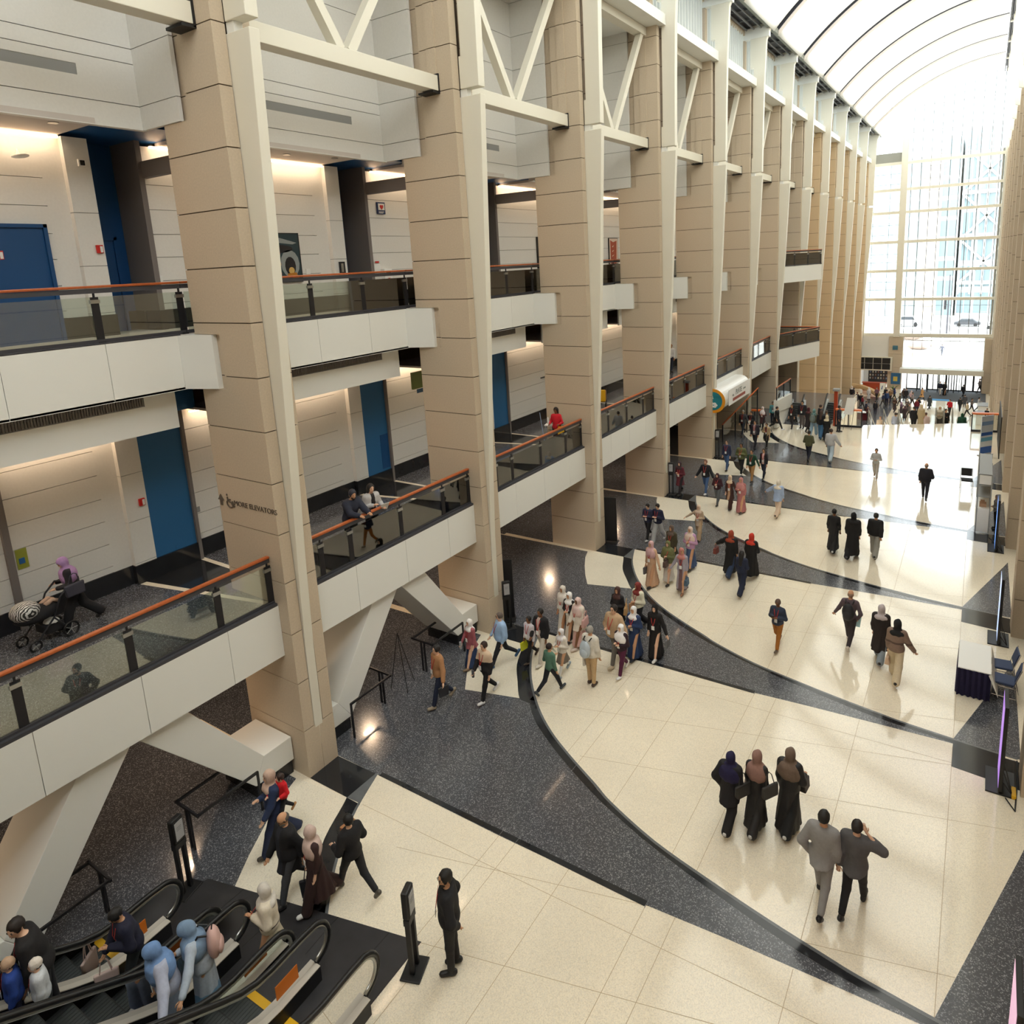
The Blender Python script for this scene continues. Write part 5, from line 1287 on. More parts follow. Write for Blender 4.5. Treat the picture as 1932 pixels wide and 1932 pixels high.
    headf = _un([_ell(hG, (0, 0, .012), (.074, .094, .104)), _ell(hG, (0, .028, -.05), (.052, .062, .058)), _ell(hG, (0, .094, -.012), (.012, .018, .024)),
                 _ell(hG, (-.077, -.005, -.01), (.012, .02, .03)), _ell(hG, (.077, -.005, -.01), (.012, .02, .03))], .014) * hs
    B = [T0, _cap(G, neck - A(0, 0, .03), HP(0, 0, -.06), .05)]
    for i in (0, 1):
        j = J[i]; a = AR[i]
        B += [_cap(G, j['hip'], j['knee'], .082 + fat * .3, .052), _cap(G, j['knee'], j['ank'], .052, .034), _cap(G, j['heel'] + A(0, 0, .02), j['toe'] + A(0, 0, .012), .032, .03),
              _cap(G, a['sh'], a['el'], .046, .037), _cap(G, a['el'], a['wr'], .037, .026)]
    F = _smin(_un(B, .03), headf, .02)
    for i in (0, 1):
        a = AR[i]; F = np.minimum(F, _cap(G, a['wr'], a['pe'], .027, .030))
    v, q = nets(F, org, g)
    ex = MB()
    for i, sd in ((0, -1), (1, 1)):
        a = AR[i]; d = Vector(a['d']); up = Vector((0, 0, 1)) if abs(d.z) < .8 else Vector((0, 1, 0)); sdv = d.cross(up).normalized(); nrm = sdv.cross(d).normalized()
        curl = -1 if abs(d.z) < .8 else 1
        if lod < 2:
            for k, (o, L) in enumerate(((-.026, .068), (-.009, .078), (.009, .074), (.026, .058))):
                b0 = Vector(a['pe']) + sdv * o - d * .02; b1 = b0 + d * (L * .55 + .02) + nrm * curl * .006; b2 = b1 + d * L * .3 + nrm * curl * .022
                ex.tube([b0, b1, b2], [.0095, .0085, .0065], 5)
            b0 = Vector(a['wr']) + d * .03 + sdv * (.022 * -sd); ex.tube([b0, b0 + d * .03 + sdv * (-sd * .03), b0 + d * .062 + sdv * (-sd * .038)], [.011, .010, .008], 5)
    if lod < 2:
        for sx in (-.03, .03):
            ex.ell(tuple(HP(sx, .083, .012)), (.013, .009, .007), 1, 6, 4); ex.ell(tuple(HP(sx, .086, .034)), (.018, .008, .004), 1, 6, 4)
        ex.ell(tuple(HP(0, .088, -.056)), (.022, .008, .0065), 2, 6, 4)
    root = mesh_obj(name, v, q, [skin, mat('eye_brow_dark', (46, 32, 26), .5), mat('lip_%d' % sk, tuple(int(c * .78) for c in SKIN[sk]), .5)], extra=ex)
    root.location = (x, y, z); root.scale = (s, s, s); root.rotation_euler.z = rot
    tag(root, label, 'person', group)
    if lod == 2:
        root['category'] = 'person'
    kids = []
    def part(nm, F_, col, rough=.85, split=None, nz=.06):
        vv, qq = nets(F_, org, g)
        if len(qq) == 0: return None
        return mesh_obj(nm, vv, qq, [mat('cloth_%d_%d_%d' % tuple(col), tuple(col), rough, noise=nz, nscale=22, bump=.25)], root)
    X, Y, Z = G
    def skirt(zt, zh, r0, r1, fold=.010, nf=9, ph=0.0):
        t = np.clip((zt - Z) / (zt - zh), 0, 1)
        cyf = (J[0]['ank'][1] + J[1]['ank'][1]) * .5 * t * .5; ln = max(0, abs(J[0]['ank'][1] - J[1]['ank'][1]) * .5 - .04)
        rx = r0[0] + (r1[0] - r0[0]) * t; ry = r0[1] + (r1[1] - r0[1]) * t + ln * t * t * (1 - zh * .5) * .5
        a = np.sqrt((X / rx) ** 2 + ((Y - cyf) / ry) ** 2); ang = np.arctan2(Y - cyf, X)
        f = (a - 1) * np.minimum(rx, ry) + fold * t * np.sin(ang * nf + ph + 3 * t)
        return np.maximum(np.maximum(f, Z - zt), zh - Z)
    def shift(zv): return zv + dz
    # ---- shoes
    for i in (0, 1):
        j = J[i]; f = np.maximum(_cap(G, j['heel'] + A(0, 0, .022), j['toe'] + A(0, 0, .012), .047, .042), -1 * (Z + .0 + 0 * Z) - .004)
        f = np.minimum(f, _cap(G, j['ank'] - (j['ank'] - j['knee']) * .0, j['ank'] * .4 + j['heel'] * .6, .044)); f = np.maximum(f, _cap(G, j['heel'], j['toe'], .085))
        part('shoe', f, shoe, .5, nz=.0)
    # ---- lower garment
    kind = bot[0]; Fb = None
    if kind in 'pw':
        wd = .0 if kind == 'p' else .028; L = []
        for i in (0, 1):
            j = J[i]; L += [_cap(G, j['hip'], j['knee'], .10 + fat * .4, .068 + wd), _cap(G, j['knee'], j['ank'] + (j['knee'] - j['ank']) * .10 - (0 if kind == 'p' else (j['knee'] - j['ank']) * .10), .068 + wd, .055 + wd * 1.5)]
        L.append(_ell(G, P0 + A(0, 0, .03), (.168 + fat, .125 + fat, .12))); Fb = np.maximum(_un(L, .03), Z - (P0[2] + .12))
        part('trousers', Fb, bot[1])
    elif kind == 's':
        zh = bot[2] if len(bot) > 2 else .08
        part('skirt', skirt(P0[2] + .12, zh, (.135 + fat, .12 + fat), (.175 + .03 * (1 - zh), .145 + .03 * (1 - zh)), .014, 8), bot[1])
        if zh > .3:
            L = []
            for i in (0, 1): j = J[i]; L.append(_cap(G, j['knee'], j['ank'], .056, .038))
            part('stockings', np.minimum(L[0], L[1]), (232, 232, 232) if len(bot) < 4 else bot[3])
    # ---- top
    b = .022 + bulk; T = [torso(b, fat)]
    for i in (0, 1):
        a = AR[i]; sl = a['wr'] - a['d'] * .0
        T += [_cap(G, a['sh'], a['el'], .060 + bulk, .052 + bulk), _cap(G, a['el'], sl - (sl - a['el']) * .06, .052 + bulk, .043 + bulk * .8)]
    Ft = _un(T, .035); Ft = np.maximum(Ft, (P0[2] - .06 if hem > .85 else P0[2] - .02) - Z)
    if hem < .85:
        flare = .035 if hem < .3 else (.03 if hem < .6 else .0)
        Ft = _smin(Ft, skirt(P0[2] + .16, hem, (.14 + bulk + fat, .125 + bulk + fat), (.165 + flare + bulk, .140 + flare + bulk), .014 if hem < .5 else .006, 9, x), .03)
    Ft = np.maximum(Ft, _cap(G, U(0, 0, .6), U(0, 0, 1.3), 9) * 0 + (Z - (U(0, 0, 1.465)[2])))
    vt, qt = nets(Ft, org, g)
    mt = [mat('cloth_%d_%d_%d' % tuple(top), tuple(top), .85, noise=.06, nscale=22, bump=.25)]; mi = None
    if (inner or stripe) and len(qt):
        cen = vt[qt].mean(1); mi = np.zeros(len(qt), int)
        if inner:
            mi[(np.abs(cen[:, 0]) < .055 + .02 * (1.3 + dz - cen[:, 2])) & (cen[:, 1] > .03)] = 1; mt.append(mat('cloth_%d_%d_%d' % tuple(inner), tuple(inner), .85))
        if stripe:
            (za, zb_, c) = stripe; mi[(cen[:, 2] > za + dz) & (cen[:, 2] < zb_ + dz)] = 1; mt.append(mat('cloth_%d_%d_%d' % tuple(c), tuple(c), .85))
    if len(qt):
        if inner and mi is not None:
            sel = mi == 1
            mesh_obj('coat' if hem < .85 else 'jacket', vt, qt[~sel], mt[:1], root); mesh_obj('shirt', vt, qt[sel], mt[1:2], root)
        else: mesh_obj('top' if hem > .85 else ('coat' if hem > .3 else 'abaya'), vt, qt, mt, root, mi)
    # ---- headwear
    hk = hd[0]
    if hk in 'hHk':   # headscarf
        cap_ = _ell(hG, (0, -.006, .006), (.094, .116, .130)) * hs
        parts_ = [cap_, _cap(G, HP(0, -.01, -.06), neck, .075, .095), _ell(G, U(0, .0, 1.375), (.195 + bulk + fat, .14 + bulk + fat, .10))]
        if hk == 'H':
            parts_.append(_ell(G, U(0, .0, 1.27), (.215 + bulk + fat, .165 + bulk + fat, .21)))
        f = _un(parts_, .04); f += .005 * np.sin(X * 46 + Y * 24 + Z * 9)
        f = np.maximum(f, -_ell(hG, (0, .112, -.012), (.054, .078, .080)) * hs)
        f = np.maximum(f, np.maximum(-(Z - (U(0, 0, 1.30 if hk != 'H' else 1.06)[2])), -1))
        part('headscarf', f, hd[1])
    elif hk in 'slc':
        f = _ell(hG, (0, -.012, .018), (.088, .106, .116)) * hs + .006 * np.sin(hG[0] * 85 + hG[2] * 30) * np.sin(hG[1] * 75 + hG[2] * 40)
        f = np.maximum(f, -_ell(hG, (0, .115, -.03), (.078, .085, .105)) * hs); f = np.maximum(f, (-.045 - hG[2]) * hs if hk != 'l' else -9.)
        if hk == 'l':
            f = _smin(f, np.maximum(_cap(G, HP(0, -.055, -.0), U(0, -.115, 1.24), .088, .07), -_ell(hG, (0, .115, -.03), (.078, .085, .105)) * hs), .03)
        if hk == 's' and bun: f = np.minimum(f, _ell(hG, (0, -.11, .03), (.045, .04, .045)) * hs)
        part('cap' if hk == 'c' else 'hair', f, hd[1], .6)
        if hk == 'c': part('hair', np.maximum(_ell(hG, (0, -.03, -.02), (.083, .085, .06)) * hs, -9.), (40, 30, 26))
    elif hk == 'b':
        f = np.maximum(_ell(hG, (0, -.012, -.005), (.082, .100, .075)) * hs, -_ell(hG, (0, .09, .0), (.09, .09, .11)) * hs); part('hair', f, hd[1], .7)
    if beard: part('beard', np.maximum(_ell(hG, (0, .045, -.065), (.058, .058, .052)) * hs, -_ell(hG, (0, .10, -.03), (.03, .03, .03)) * hs), beard)
    # ---- lanyard and badge
    def front(px, pz):
        ix = int(round((px - org[0]) / g)); iz = int(round((pz - org[2]) / g)); col = Ft[ix, :, iz]; w = np.where(col < 0)[0]
        return org[1] + (w.max() + 1) * g if len(w) else .16
    if la and lod < 2:
        zb = 1.06 + dz; yb = front(0, zb) + .012; m = MB()
        for sx in (-.07, .07):
            pp = [(sx, front(sx, 1.40 + dz) * .95, 1.42 + dz), (sx * .55, front(sx * .5, 1.24 + dz) + .008, 1.24 + dz), (0, yb, zb + .06)]
            for p0_, p1_ in zip(pp[:-1], pp[1:]): m.beam(p0_, p1_, .018, .006, up=(0, 1, 0))
        m.build('lanyard', mat('lanyard_red', (186, 60, 56), .6), root)
        m = MB(); m.box(-.045, .045, yb, yb + .008, zb - .06, zb + .06); m.build('badge', M_WHITEP, root)
    if glasses:
        m = MB()
        for sx in (-.032, .032): m.tube([tuple(HP(sx + .024 * math.cos(t), .098, .012 + .017 * math.sin(t))) for t in [k * math.pi / 4 for k in range(8)]], .003, 4, closed=True)
        for sx in (-.06, .06): m.tube([tuple(HP(sx, .09, .015)), tuple(HP(sx * 1.25, -.0, .012))], .003, 4)
        m.build('glasses', M_BLKP, root)
    # ---- things they hold or carry: top-level objects in world space
    def Wp(p):
        c, sn = math.cos(rot), math.sin(rot); return Vector((x + s * (p[0] * c - p[1] * sn), y + s * (p[0] * sn + p[1] * c), z + s * p[2]))
    for bg in (bag or []):
        k, side, c, lb = bg[:4]; a = AR[0 if side == 'L' else 1]; hp = Wp(a['pe']); M = mat('bag_%d_%d_%d' % tuple(c), tuple(c), .6)
        if k in ('tote', 'handbag', 'case'):
            r = empty({'tote': 'tote_bag', 'handbag': 'handbag', 'case': 'binder'}[k], tuple(hp), lb, 'bag' if k != 'case' else 'binder', rz=rot + (R(90) if k != 'tote' else R(70)))
            w_, h_, t_ = {'tote': (.34, .34, .09), 'handbag': (.30, .22, .13), 'case': (.30, .26, .06)}[k]; dr = .26 if k == 'tote' else .14 if k == 'handbag' else .02
            m = MB(); m.hexa([(-w_ / 2 * .85, -t_ / 2, -dr - h_), (w_ / 2 * .85, -t_ / 2, -dr - h_), (w_ / 2 * .85, t_ / 2, -dr - h_), (-w_ / 2 * .85, t_ / 2, -dr - h_), (-w_ / 2, -t_ * .3, -dr), (w_ / 2, -t_ * .3, -dr), (w_ / 2, t_ * .3, -dr), (-w_ / 2, t_ * .3, -dr)]); m.build('body', M, r, bevel=.02)
            if k != 'case':
                for sy in (-1, 1):
                    m = MB(); m.tube([(-.08, sy * .02, -dr), (-.05, sy * .01, -dr * .3), (0, 0, .0), (.05, sy * .01, -dr * .3), (.08, sy * .02, -dr)], .008, 5); m.build('strap', M, r)
        elif k == 'backpack':
            bp = Wp(U(0, -.125 - bulk - fat - .10, 1.20)); r = empty('backpack', tuple(bp), lb, 'backpack', rz=rot)
            m = MB(); m.ell((0, 0, -.02), (.16 * s, .10 * s, .25 * s), 0, 14, 10); m.build('body', M, r, smooth=True)
            m = MB(); m.ell((0, -.075 * s, -.09), (.12 * s, .055 * s, .13 * s), 0, 12, 8); m.build('front_pocket', M, r, smooth=True)
            m = MB(); m.tube([(-.03, 0, .22 * s), (0, -.01, .27 * s), (.03, 0, .22 * s)], .01, 5); m.build('grab_handle', M_BLKP, r)
            for sx in (-.09, .09):
                m = MB(); m.tube([(sx * s, .06 * s, .20 * s), (sx * 1.15 * s, .17 * s, .25 * s), (sx * 1.2 * s, (.27 + bulk + fat) * s, .10 * s), (sx * 1.25 * s, .20 * s, -.12 * s)], .016, 5); m.build('shoulder_strap', M_BLKP, r)
        elif k == 'shoulder':
            sd = -1 if side == 'L' else 1; bp = Wp(U(sd * (.27 + fat), -.02, 1.02)); r = empty('shoulder_bag', tuple(bp), lb, 'bag', rz=rot + R(90) + (R(25) if side == 'L' else R(-25)))
            m = MB(); m.hexa([(-.17, -.06, -.13), (.17, -.06, -.13), (.17, .06, -.13), (-.17, .06, -.13), (-.19, -.03, .12), (.19, -.03, .12), (.19, .03, .12), (-.19, .03, .12)]); m.build('body', M, r, bevel=.03)
            m = MB(); m.tube([(-.10, 0, .12), (-.06, .03, .30), (0, .04, .37 * s), (.06, .03, .30), (.10, 0, .12)], .01, 5); m.build('strap', M, r)
        elif k in ('phone', 'paper', 'box', 'bottle', 'cup'):
            sz = {'phone': (.04, .008, .075), 'paper': (.11, .004, .15), 'box': (.14, .10, .10), 'bottle': (.035, .035, .10), 'cup': (.04, .04, .07)}[k]
            r = empty({'phone': 'mobile_phone', 'paper': 'folder', 'box': 'cardboard_box', 'bottle': 'water_bottle', 'cup': 'cup'}[k], tuple(hp), lb, {'phone': 'phone', 'paper': 'folder', 'box': 'box', 'bottle': 'bottle', 'cup': 'cup'}[k], rz=rot)
            m = MB()
            if k in ('bottle', 'cup'): m.tube([(0, 0, -sz[2]), (0, 0, sz[2])], sz[0], 10)
            else: m.box(-sz[0], sz[0], -sz[1], sz[1], -sz[2], sz[2])
            o = m.build('body', M, r, bevel=.003)
            if k in ('phone', 'paper'): o.rotation_euler.x = R(-35)
    return root

# ---------------------------------------------------------------- everybody
person(1.00, -1.54, 0.00, 1.75, 195, 'woman with beige headscarf and blue denim jacket carrying a child in red', top=(44,58,92), bulk=.015, bot=('w',(34,44,72)), hd=('h',(196,168,152)), arms='fp', sk=0, lod=0, la=False, shoe=(60,54,48))
person(1.17, -1.43, 0.66, 0.98, 180, 'small child in a red hooded jacket carried on the hip', top=(206,22,34), bulk=.02, bot=('p',(34,34,40)), hd=('s',(48,30,24)), arms='cr', gait='w', sk=0, lod=0, la=False, shoe=(190,140,90), turn=30)
person(2.14, -2.08, 0.00, 1.77, 188, 'grey bearded man with glasses in a long black coat', top=(26,26,30), bulk=.02, hem=.62, bot=('p',(70,72,78)), hd=('b',(90,84,80)), arms='bf', gait='w', sk=1, lod=0, la=False, glasses=True, beard=(120,116,112), nod=22, fat=.015, inner=(40,42,52))
person(2.69, -1.97, 0.00, 1.65, 200, 'woman in dark brown dress and long beige headscarf beside the bearded man', top=(58,38,38), hem=.22, bot=('w',(50,32,32)), hd=('H',(206,182,172)), arms='dd', gait='w', sk=0, lod=0, shoe=(232,232,232), turn=45, bag=[('tote','R',(30,32,38),'black tote bag hanging between the bearded man and the woman in brown')])
person(3.07, -1.46, 0.00, 1.66, 275, 'young man in black hoodie carrying a cardboard box to the left', top=(26,26,30), bulk=.02, bot=('p',(34,34,38)), hd=('s',(20,18,18)), arms='cc', gait='g', sk=0, lod=0, shoe=(86,80,72), bag=[('box','R',(170,118,78),'brown cardboard box held by the young man in the black hoodie')])
person(2.94, -3.06, 0.00, 1.59, 225, 'woman in cream jacket and black and white patterned headscarf stepping to the escalator', top=(222,212,194), bulk=.025, bot=('s',(198,188,166),.35,(198,188,166)), hd=('h',(206,200,192)), arms='py', gait='w', sk=1, lod=0, shoe=(226,224,218), stripe=(.98,1.0,(60,50,48)), turn=35, nod=15)
person(5.49, -1.65, 0.00, 1.83, 232, 'security man with glasses all in black standing near the sanitizer stand', top=(22,22,26), bulk=.02, bot=('p',(26,26,30)), hd=('s',(20,18,18)), arms='xh', gait='s', sk=1, lod=0, shoe=(24,24,26), turn=-25, glasses=True, beard=(40,34,32))
person(1.16, -5.42, 0.50, 1.86, 205, 'short haired man in a black jacket riding the leftmost escalator', top=(30,28,30), bulk=.015, bot=('p',(36,38,44)), hd=('s',(34,26,24)), arms='df', gait='s', sk=0, lod=0, lean=14, turn=-50, bag=[('cup','R',(36,40,46),'dark travel cup in the hand of the man in the black jacket')])
person(1.36, -4.36, 0.00, 1.66, 190, 'curly haired man in a navy hoodie looking down on the leftmost escalator', top=(28,30,52), bulk=.02, bot=('p',(34,40,46)), hd=('s',(24,22,22)), arms='pf', gait='w', sk=1, lod=0, lean=12, nod=30, turn=-20, shoe=(196,206,204), bag=[('tote','R',(228,204,196),'pale pink tote bag held by the man in the navy hoodie')])
person(2.70, -4.51, 0.15, 1.74, 195, 'woman in a light blue headscarf and vest resting a hand on the escalator rail', top=(172,178,200), bulk=.02, bot=('w',(150,166,196)), hd=('H',(112,146,196)), arms='sd', gait='s', sk=1, lod=0, lean=10, nod=28, shoe=(214,214,214), bag=[('bottle','L',(196,204,208),'clear water bottle in the hand of the woman in the blue vest')])
person(2.71, -4.03, 0.00, 1.75, 215, 'woman in pale blue headscarf and long floral dress looking at her phone', top=(178,190,206), bulk=.01, hem=.10, bot=('s',(120,160,196),.06), hd=('H',(124,150,180)), arms='sp', gait='s', sk=1, lod=0, lean=10, nod=34, stripe=(-1,.55,(118,156,190)), bag=[('phone','R',(24,24,28),'black phone in the hand of the woman in the floral dress'),('backpack','R',(216,178,170),'small pink backpack on the woman in the floral dress')])
person(1.27, -5.80, 0.76, 1.25, 200, 'child in a tan knit hat and blue coat at the left end of the escalator', top=(34,64,140), bulk=.02, bot=('p',(36,40,70)), hd=('c',(196,164,138)), arms='dd', gait='s', sk=0, lod=0)
person(1.42, -5.56, 0.62, 1.22, 200, 'child in a white knit hat and pale patterned coat on the escalator', top=(206,210,216), bulk=.02, bot=('p',(50,76,90)), hd=('c',(232,222,212)), arms='df', gait='s', sk=0, lod=0, shoe=(226,226,226))
person(-3.34, -2.48, 4.10, 1.55, 200, 'woman in lilac headscarf and black clothes pushing a stroller', top=(34,32,38), bulk=.01, bot=('w',(26,26,30)), hd=('H',(176,140,190)), arms='cc', gait='w', sk=0, lod=0, lean=10, nod=20, turn=-20, bag=[('shoulder','L',(60,60,72),'black and white striped shoulder bag on the woman with the stroller')])
person(-0.80, 2.55, 4.10, 1.74, 95, 'man in a navy hoodie and dark beanie leaning on the balcony rail', top=(38,42,58), bulk=.025, bot=('p',(40,42,46)), hd=('c',(36,38,52)), arms='rr', gait='s', sk=1, lod=0, lean=16, la=False, beard=(60,44,36), turn=10)
person(-0.76, 3.20, 4.10, 1.66, 105, 'woman in a light grey coat holding papers beside the man in the beanie', top=(186,184,184), bulk=.015, bot=('p',(40,38,40)), hd=('l',(26,22,22)), arms='cp', gait='s', sk=0, lod=0, lean=8, la=False, inner=(30,28,30), bag=[('paper','L',(232,232,230),'white papers held by the woman in the light grey coat')])
person(-1.04, 12.65, 4.10, 1.62, 170, 'cleaning worker in a red shirt standing behind a cart on the balcony', top=(206,26,44), bot=('p',(34,32,34)), hd=('l',(34,24,22)), arms='cc', gait='s', sk=3, lod=1, la=False, nod=15)
person(-3.70, 30.30, 4.10, 1.72, 180, 'bald man in white shirt and dark vest walking in the far lower gallery', top=(228,230,234), bot=('p',(36,44,66)), hd=('b',(70,50,44)), arms='df', gait='w', sk=2, lod=1, la=False, inner=(228,230,234))
person(0.56, 5.09, 0.00, 1.47, 195, 'woman in a mauve cardigan and white headscarf leaving the corridor', top=(158,88,96), hem=.7, bot=('s',(34,54,92),.06), hd=('h',(238,234,232)), arms='df', sk=0, shoe=(120,100,80), bag=[('bottle','R',(170,172,176),'grey bottle in the hand of the woman in the mauve cardigan')])
person(1.23, 5.59, 0.00, 1.62, 215, 'heavy man with glasses in a light blue shirt', top=(158,188,226), bot=('p',(30,32,40)), hd=('s',(96,84,78)), arms='df', gait='g', sk=0, fat=.05, glasses=True, shoe=(50,84,120))
person(0.87, 3.40, 0.00, 1.68, 200, 'young man in a tan sweater carrying a black portfolio', top=(168,122,84), bulk=.015, bot=('p',(32,40,62)), hd=('s',(30,26,26)), arms='od', sk=0, shoe=(150,138,120), bag=[('case','L',(40,42,48),'black portfolio carried low by the young man in the tan sweater')])
person(1.80, 4.14, 0.00, 1.64, 190, 'young man in a black sweater with cream striped shoulders', top=(30,28,32), bulk=.015, bot=('p',(24,24,28)), hd=('s',(52,34,28)), arms='df', gait='w', sk=0, shoe=(226,226,226), stripe=(1.22,2,(214,188,162)), bag=[('bottle','R',(90,90,96),'dark bottle held by the young man with cream striped shoulders')])
person(1.85, 6.09, 0.00, 1.39, 190, 'boy in a white shirt and black trousers holding a yellow folder', top=(214,206,212), bot=('p',(24,24,28)), hd=('s',(24,20,20)), arms='dd', sk=3, shoe=(70,56,48), bag=[('case','R',(214,216,40),'yellow folder hanging from the hand of the boy in white')])
person(2.18, 6.20, 0.00, 1.65, 185, 'tall man in a black jacket and cream trousers beside the boy in white', top=(28,28,32), bulk=.02, bot=('p',(212,204,192)), hd=('s',(26,22,22)), arms='df', gait='w', sk=3, inner=(196,176,168), shoe=(220,214,206))
person(2.98, 5.95, 0.00, 1.38, 190, 'small girl in white headscarf and grey skirt holding papers', top=(222,214,204), bot=('s',(122,112,100),.50), hd=('h',(230,226,230)), arms='pc', sk=1, shoe=(150,166,180), bag=[('paper','R',(220,232,222),'open white papers held by the small girl in a grey skirt')])
person(3.12, 5.13, 0.00, 1.45, 15, 'boy in a green long sleeved shirt walking away from the camera', top=(84,122,104), bot=('p',(28,30,38)), hd=('s',(40,28,26)), arms='pd', gait='G', sk=1, la=False, turn=30, shoe=(56,64,72))
person(1.98, 7.73, 0.00, 1.59, 190, 'woman in a long white coat and white headscarf behind the group', top=(216,210,202), hem=.15, bot=('s',(210,206,200),.05), hd=('H',(222,214,206)), arms='dd', sk=2)
person(2.31, 7.54, 0.00, 1.55, 185, 'woman in a white headscarf and open black cardigan over a cream dress', top=(30,26,28), hem=.12, inner=(214,206,196), bot=('s',(212,204,194),.05), hd=('h',(240,238,236)), arms='yy', sk=1)
person(2.72, 7.34, 0.00, 1.57, 200, 'woman in a pink dress with a cream shawl over her shoulder', top=(226,216,204), bulk=.02, hem=.62, bot=('s',(204,164,158),.12), hd=('H',(224,196,190)), arms='df', sk=3, shoe=(210,196,190), bag=[('shoulder','L',(206,164,160),'pink shoulder bag of the woman in the cream shawl')])
person(3.88, 5.93, 0.00, 1.67, 5, 'grey haired man in a cream shirt and khaki trousers seen from behind', top=(216,210,200), bulk=.02, bot=('p',(196,166,126)), hd=('s',(158,154,148)), arms='dd', gait='s', sk=1, la=False, fat=.02, shoe=(72,56,48), bag=[('backpack','L',(188,200,212),'light grey and blue backpack on the grey haired man'),('case','L',(222,218,212),'white boxed binder in the hand of the grey haired man')])
person(3.43, 8.43, 0.00, 1.57, 185, 'woman in black with a dark brown headscarf at the back of the group', top=(30,28,30), hem=.5, bot=('p',(28,26,30)), hd=('h',(74,48,46)), arms='yy', sk=1, la=False, bag=[('shoulder','L',(190,150,100),'tan shoulder bag of the woman with the dark brown headscarf')])
person(3.86, 8.91, 0.00, 1.59, 200, 'woman in a cream sweater and rust red headscarf', top=(224,220,200), bulk=.01, bot=('w',(28,28,34)), hd=('h',(128,50,46)), arms='yy', sk=1, turn=20, bag=[('case','R',(190,146,108),'tan clutch held by the woman with the rust red headscarf')])
person(4.00, 7.07, 0.00, 1.79, 190, 'large man in a beige hoodie and dark rimmed glasses', top=(188,158,126), bulk=.02, bot=('p',(110,104,98)), hd=('s',(34,28,26)), arms='oy', sk=0, fat=.05, glasses=True, shoe=(206,190,164))
person(4.33, 7.61, 0.00, 1.56, 185, 'woman in a long blue abaya and white headscarf', top=(38,58,98), hem=.08, bulk=.01, bot=('s',(38,58,98),.06), hd=('h',(236,236,240)), arms='py', gait='w', sk=1, shoe=(30,34,48))
person(4.38, 6.71, 0.00, 1.49, 188, 'girl in burgundy with a wide white headscarf over her shoulders', top=(42,24,34), bulk=.01, bot=('p',(84,28,60)), hd=('H',(240,238,240)), arms='yp', sk=0, shoe=(236,236,236))
person(4.85, 7.87, 0.00, 1.62, 180, 'woman in a long black abaya and black headscarf with a cream bag strap', top=(22,20,22), hem=.08, bulk=.01, bot=('s',(22,20,22),.06), hd=('h',(20,18,20)), arms='od', gait='w', sk=0, shoe=(226,226,226), bag=[('case','L',(110,112,118),'grey folder in the hand of the woman in the long black abaya')])
person(1.35, 15.27, 0.00, 1.53, 185, 'boy in a navy hoodie and black joggers looking at his phone', top=(38,42,66), bulk=.015, bot=('p',(28,28,32)), hd=('s',(30,26,24)), arms='pp', sk=0, nod=25, shoe=(206,206,206))
person(1.78, 15.25, 0.00, 1.60, 188, 'boy in a navy sweater and pale grey sweatpants looking at his phone', top=(28,32,58), bulk=.015, bot=('w',(176,178,182)), hd=('s',(40,32,28)), arms='pp', gait='W', sk=0, nod=28, shoe=(214,214,214))
person(3.11, 16.14, 0.00, 1.45, 180, 'woman in beige cardigan, headscarf and striped wide trousers', top=(188,166,142), hem=.7, inner=(200,180,160), bot=('w',(186,160,130)), hd=('h',(222,198,178)), arms='ys', sk=0)
person(3.08, 13.45, 0.00, 1.59, 190, 'tall woman in a dark olive cardigan and dark headscarf', top=(66,60,42), hem=.45, bulk=.01, bot=('w',(50,46,40)), hd=('h',(96,80,72)), arms='dd', sk=1)
person(3.47, 12.17, 0.00, 1.56, 182, 'woman in olive green jacket and headscarf with a long white skirt', top=(106,110,74), bulk=.015, bot=('s',(206,202,198),.16), hd=('H',(112,114,72)), arms='py', sk=0, shoe=(36,36,38), bag=[('handbag','L',(92,72,68),'dark patterned handbag on the arm of the woman in olive green')])
person(3.74, 13.55, 0.00, 1.61, 185, 'woman in a lilac sweater with a floral scarf and long denim skirt', top=(192,150,186), bulk=.01, bot=('s',(64,84,122),.12), hd=('H',(226,204,192)), arms='py', sk=1)
person(3.04, 11.75, 0.00, 1.64, 190, 'woman in a long peach dress with pale pink headscarf holding a folder', top=(206,168,138), hem=.08, bot=('s',(204,166,136),.06), hd=('H',(214,174,176)), arms='od', gait='w', sk=1, bag=[('case','R',(104,104,108),'grey folder held low by the woman in the peach dress')])
person(4.11, 11.77, 0.00, 1.59, 175, 'woman in a long grey lavender cardigan and dusty rose headscarf', top=(166,160,172), hem=.22, inner=(112,86,90), bot=('s',(120,108,112),.15), hd=('h',(196,128,122)), arms='do', gait='w', sk=1, turn=-35, shoe=(140,100,74), bag=[('handbag','L',(70,96,120),'blue pouch swinging from the hand of the woman in lavender')])
person(5.16, 13.65, 0.00, 1.68, 8, 'woman in a long black abaya and burnt orange headscarf seen from behind', top=(20,20,22), hem=.22, bulk=.03, bot=('w',(40,56,84)), hd=('h',(150,62,38)), arms='sd', gait='w', sk=1, la=False, shoe=(60,70,90), bag=[('handbag','L',(124,60,54),'small brown bag of the woman with the burnt orange headscarf')])
person(5.82, 13.79, 0.00, 1.64, 8, 'woman in black with a bright red headscarf seen from behind', top=(20,20,22), hem=.18, bulk=.02, bot=('w',(28,28,32)), hd=('k',(198,56,40)), arms='dy', gait='W', sk=1, la=False)
person(5.87, 12.52, 0.00, 1.53, 6, 'girl with long curly black hair in a navy jumpsuit seen from behind', top=(30,38,62), bulk=.01, bot=('w',(28,36,60)), hd=('l',(24,22,24)), arms='dp', gait='w', sk=1, la=False)
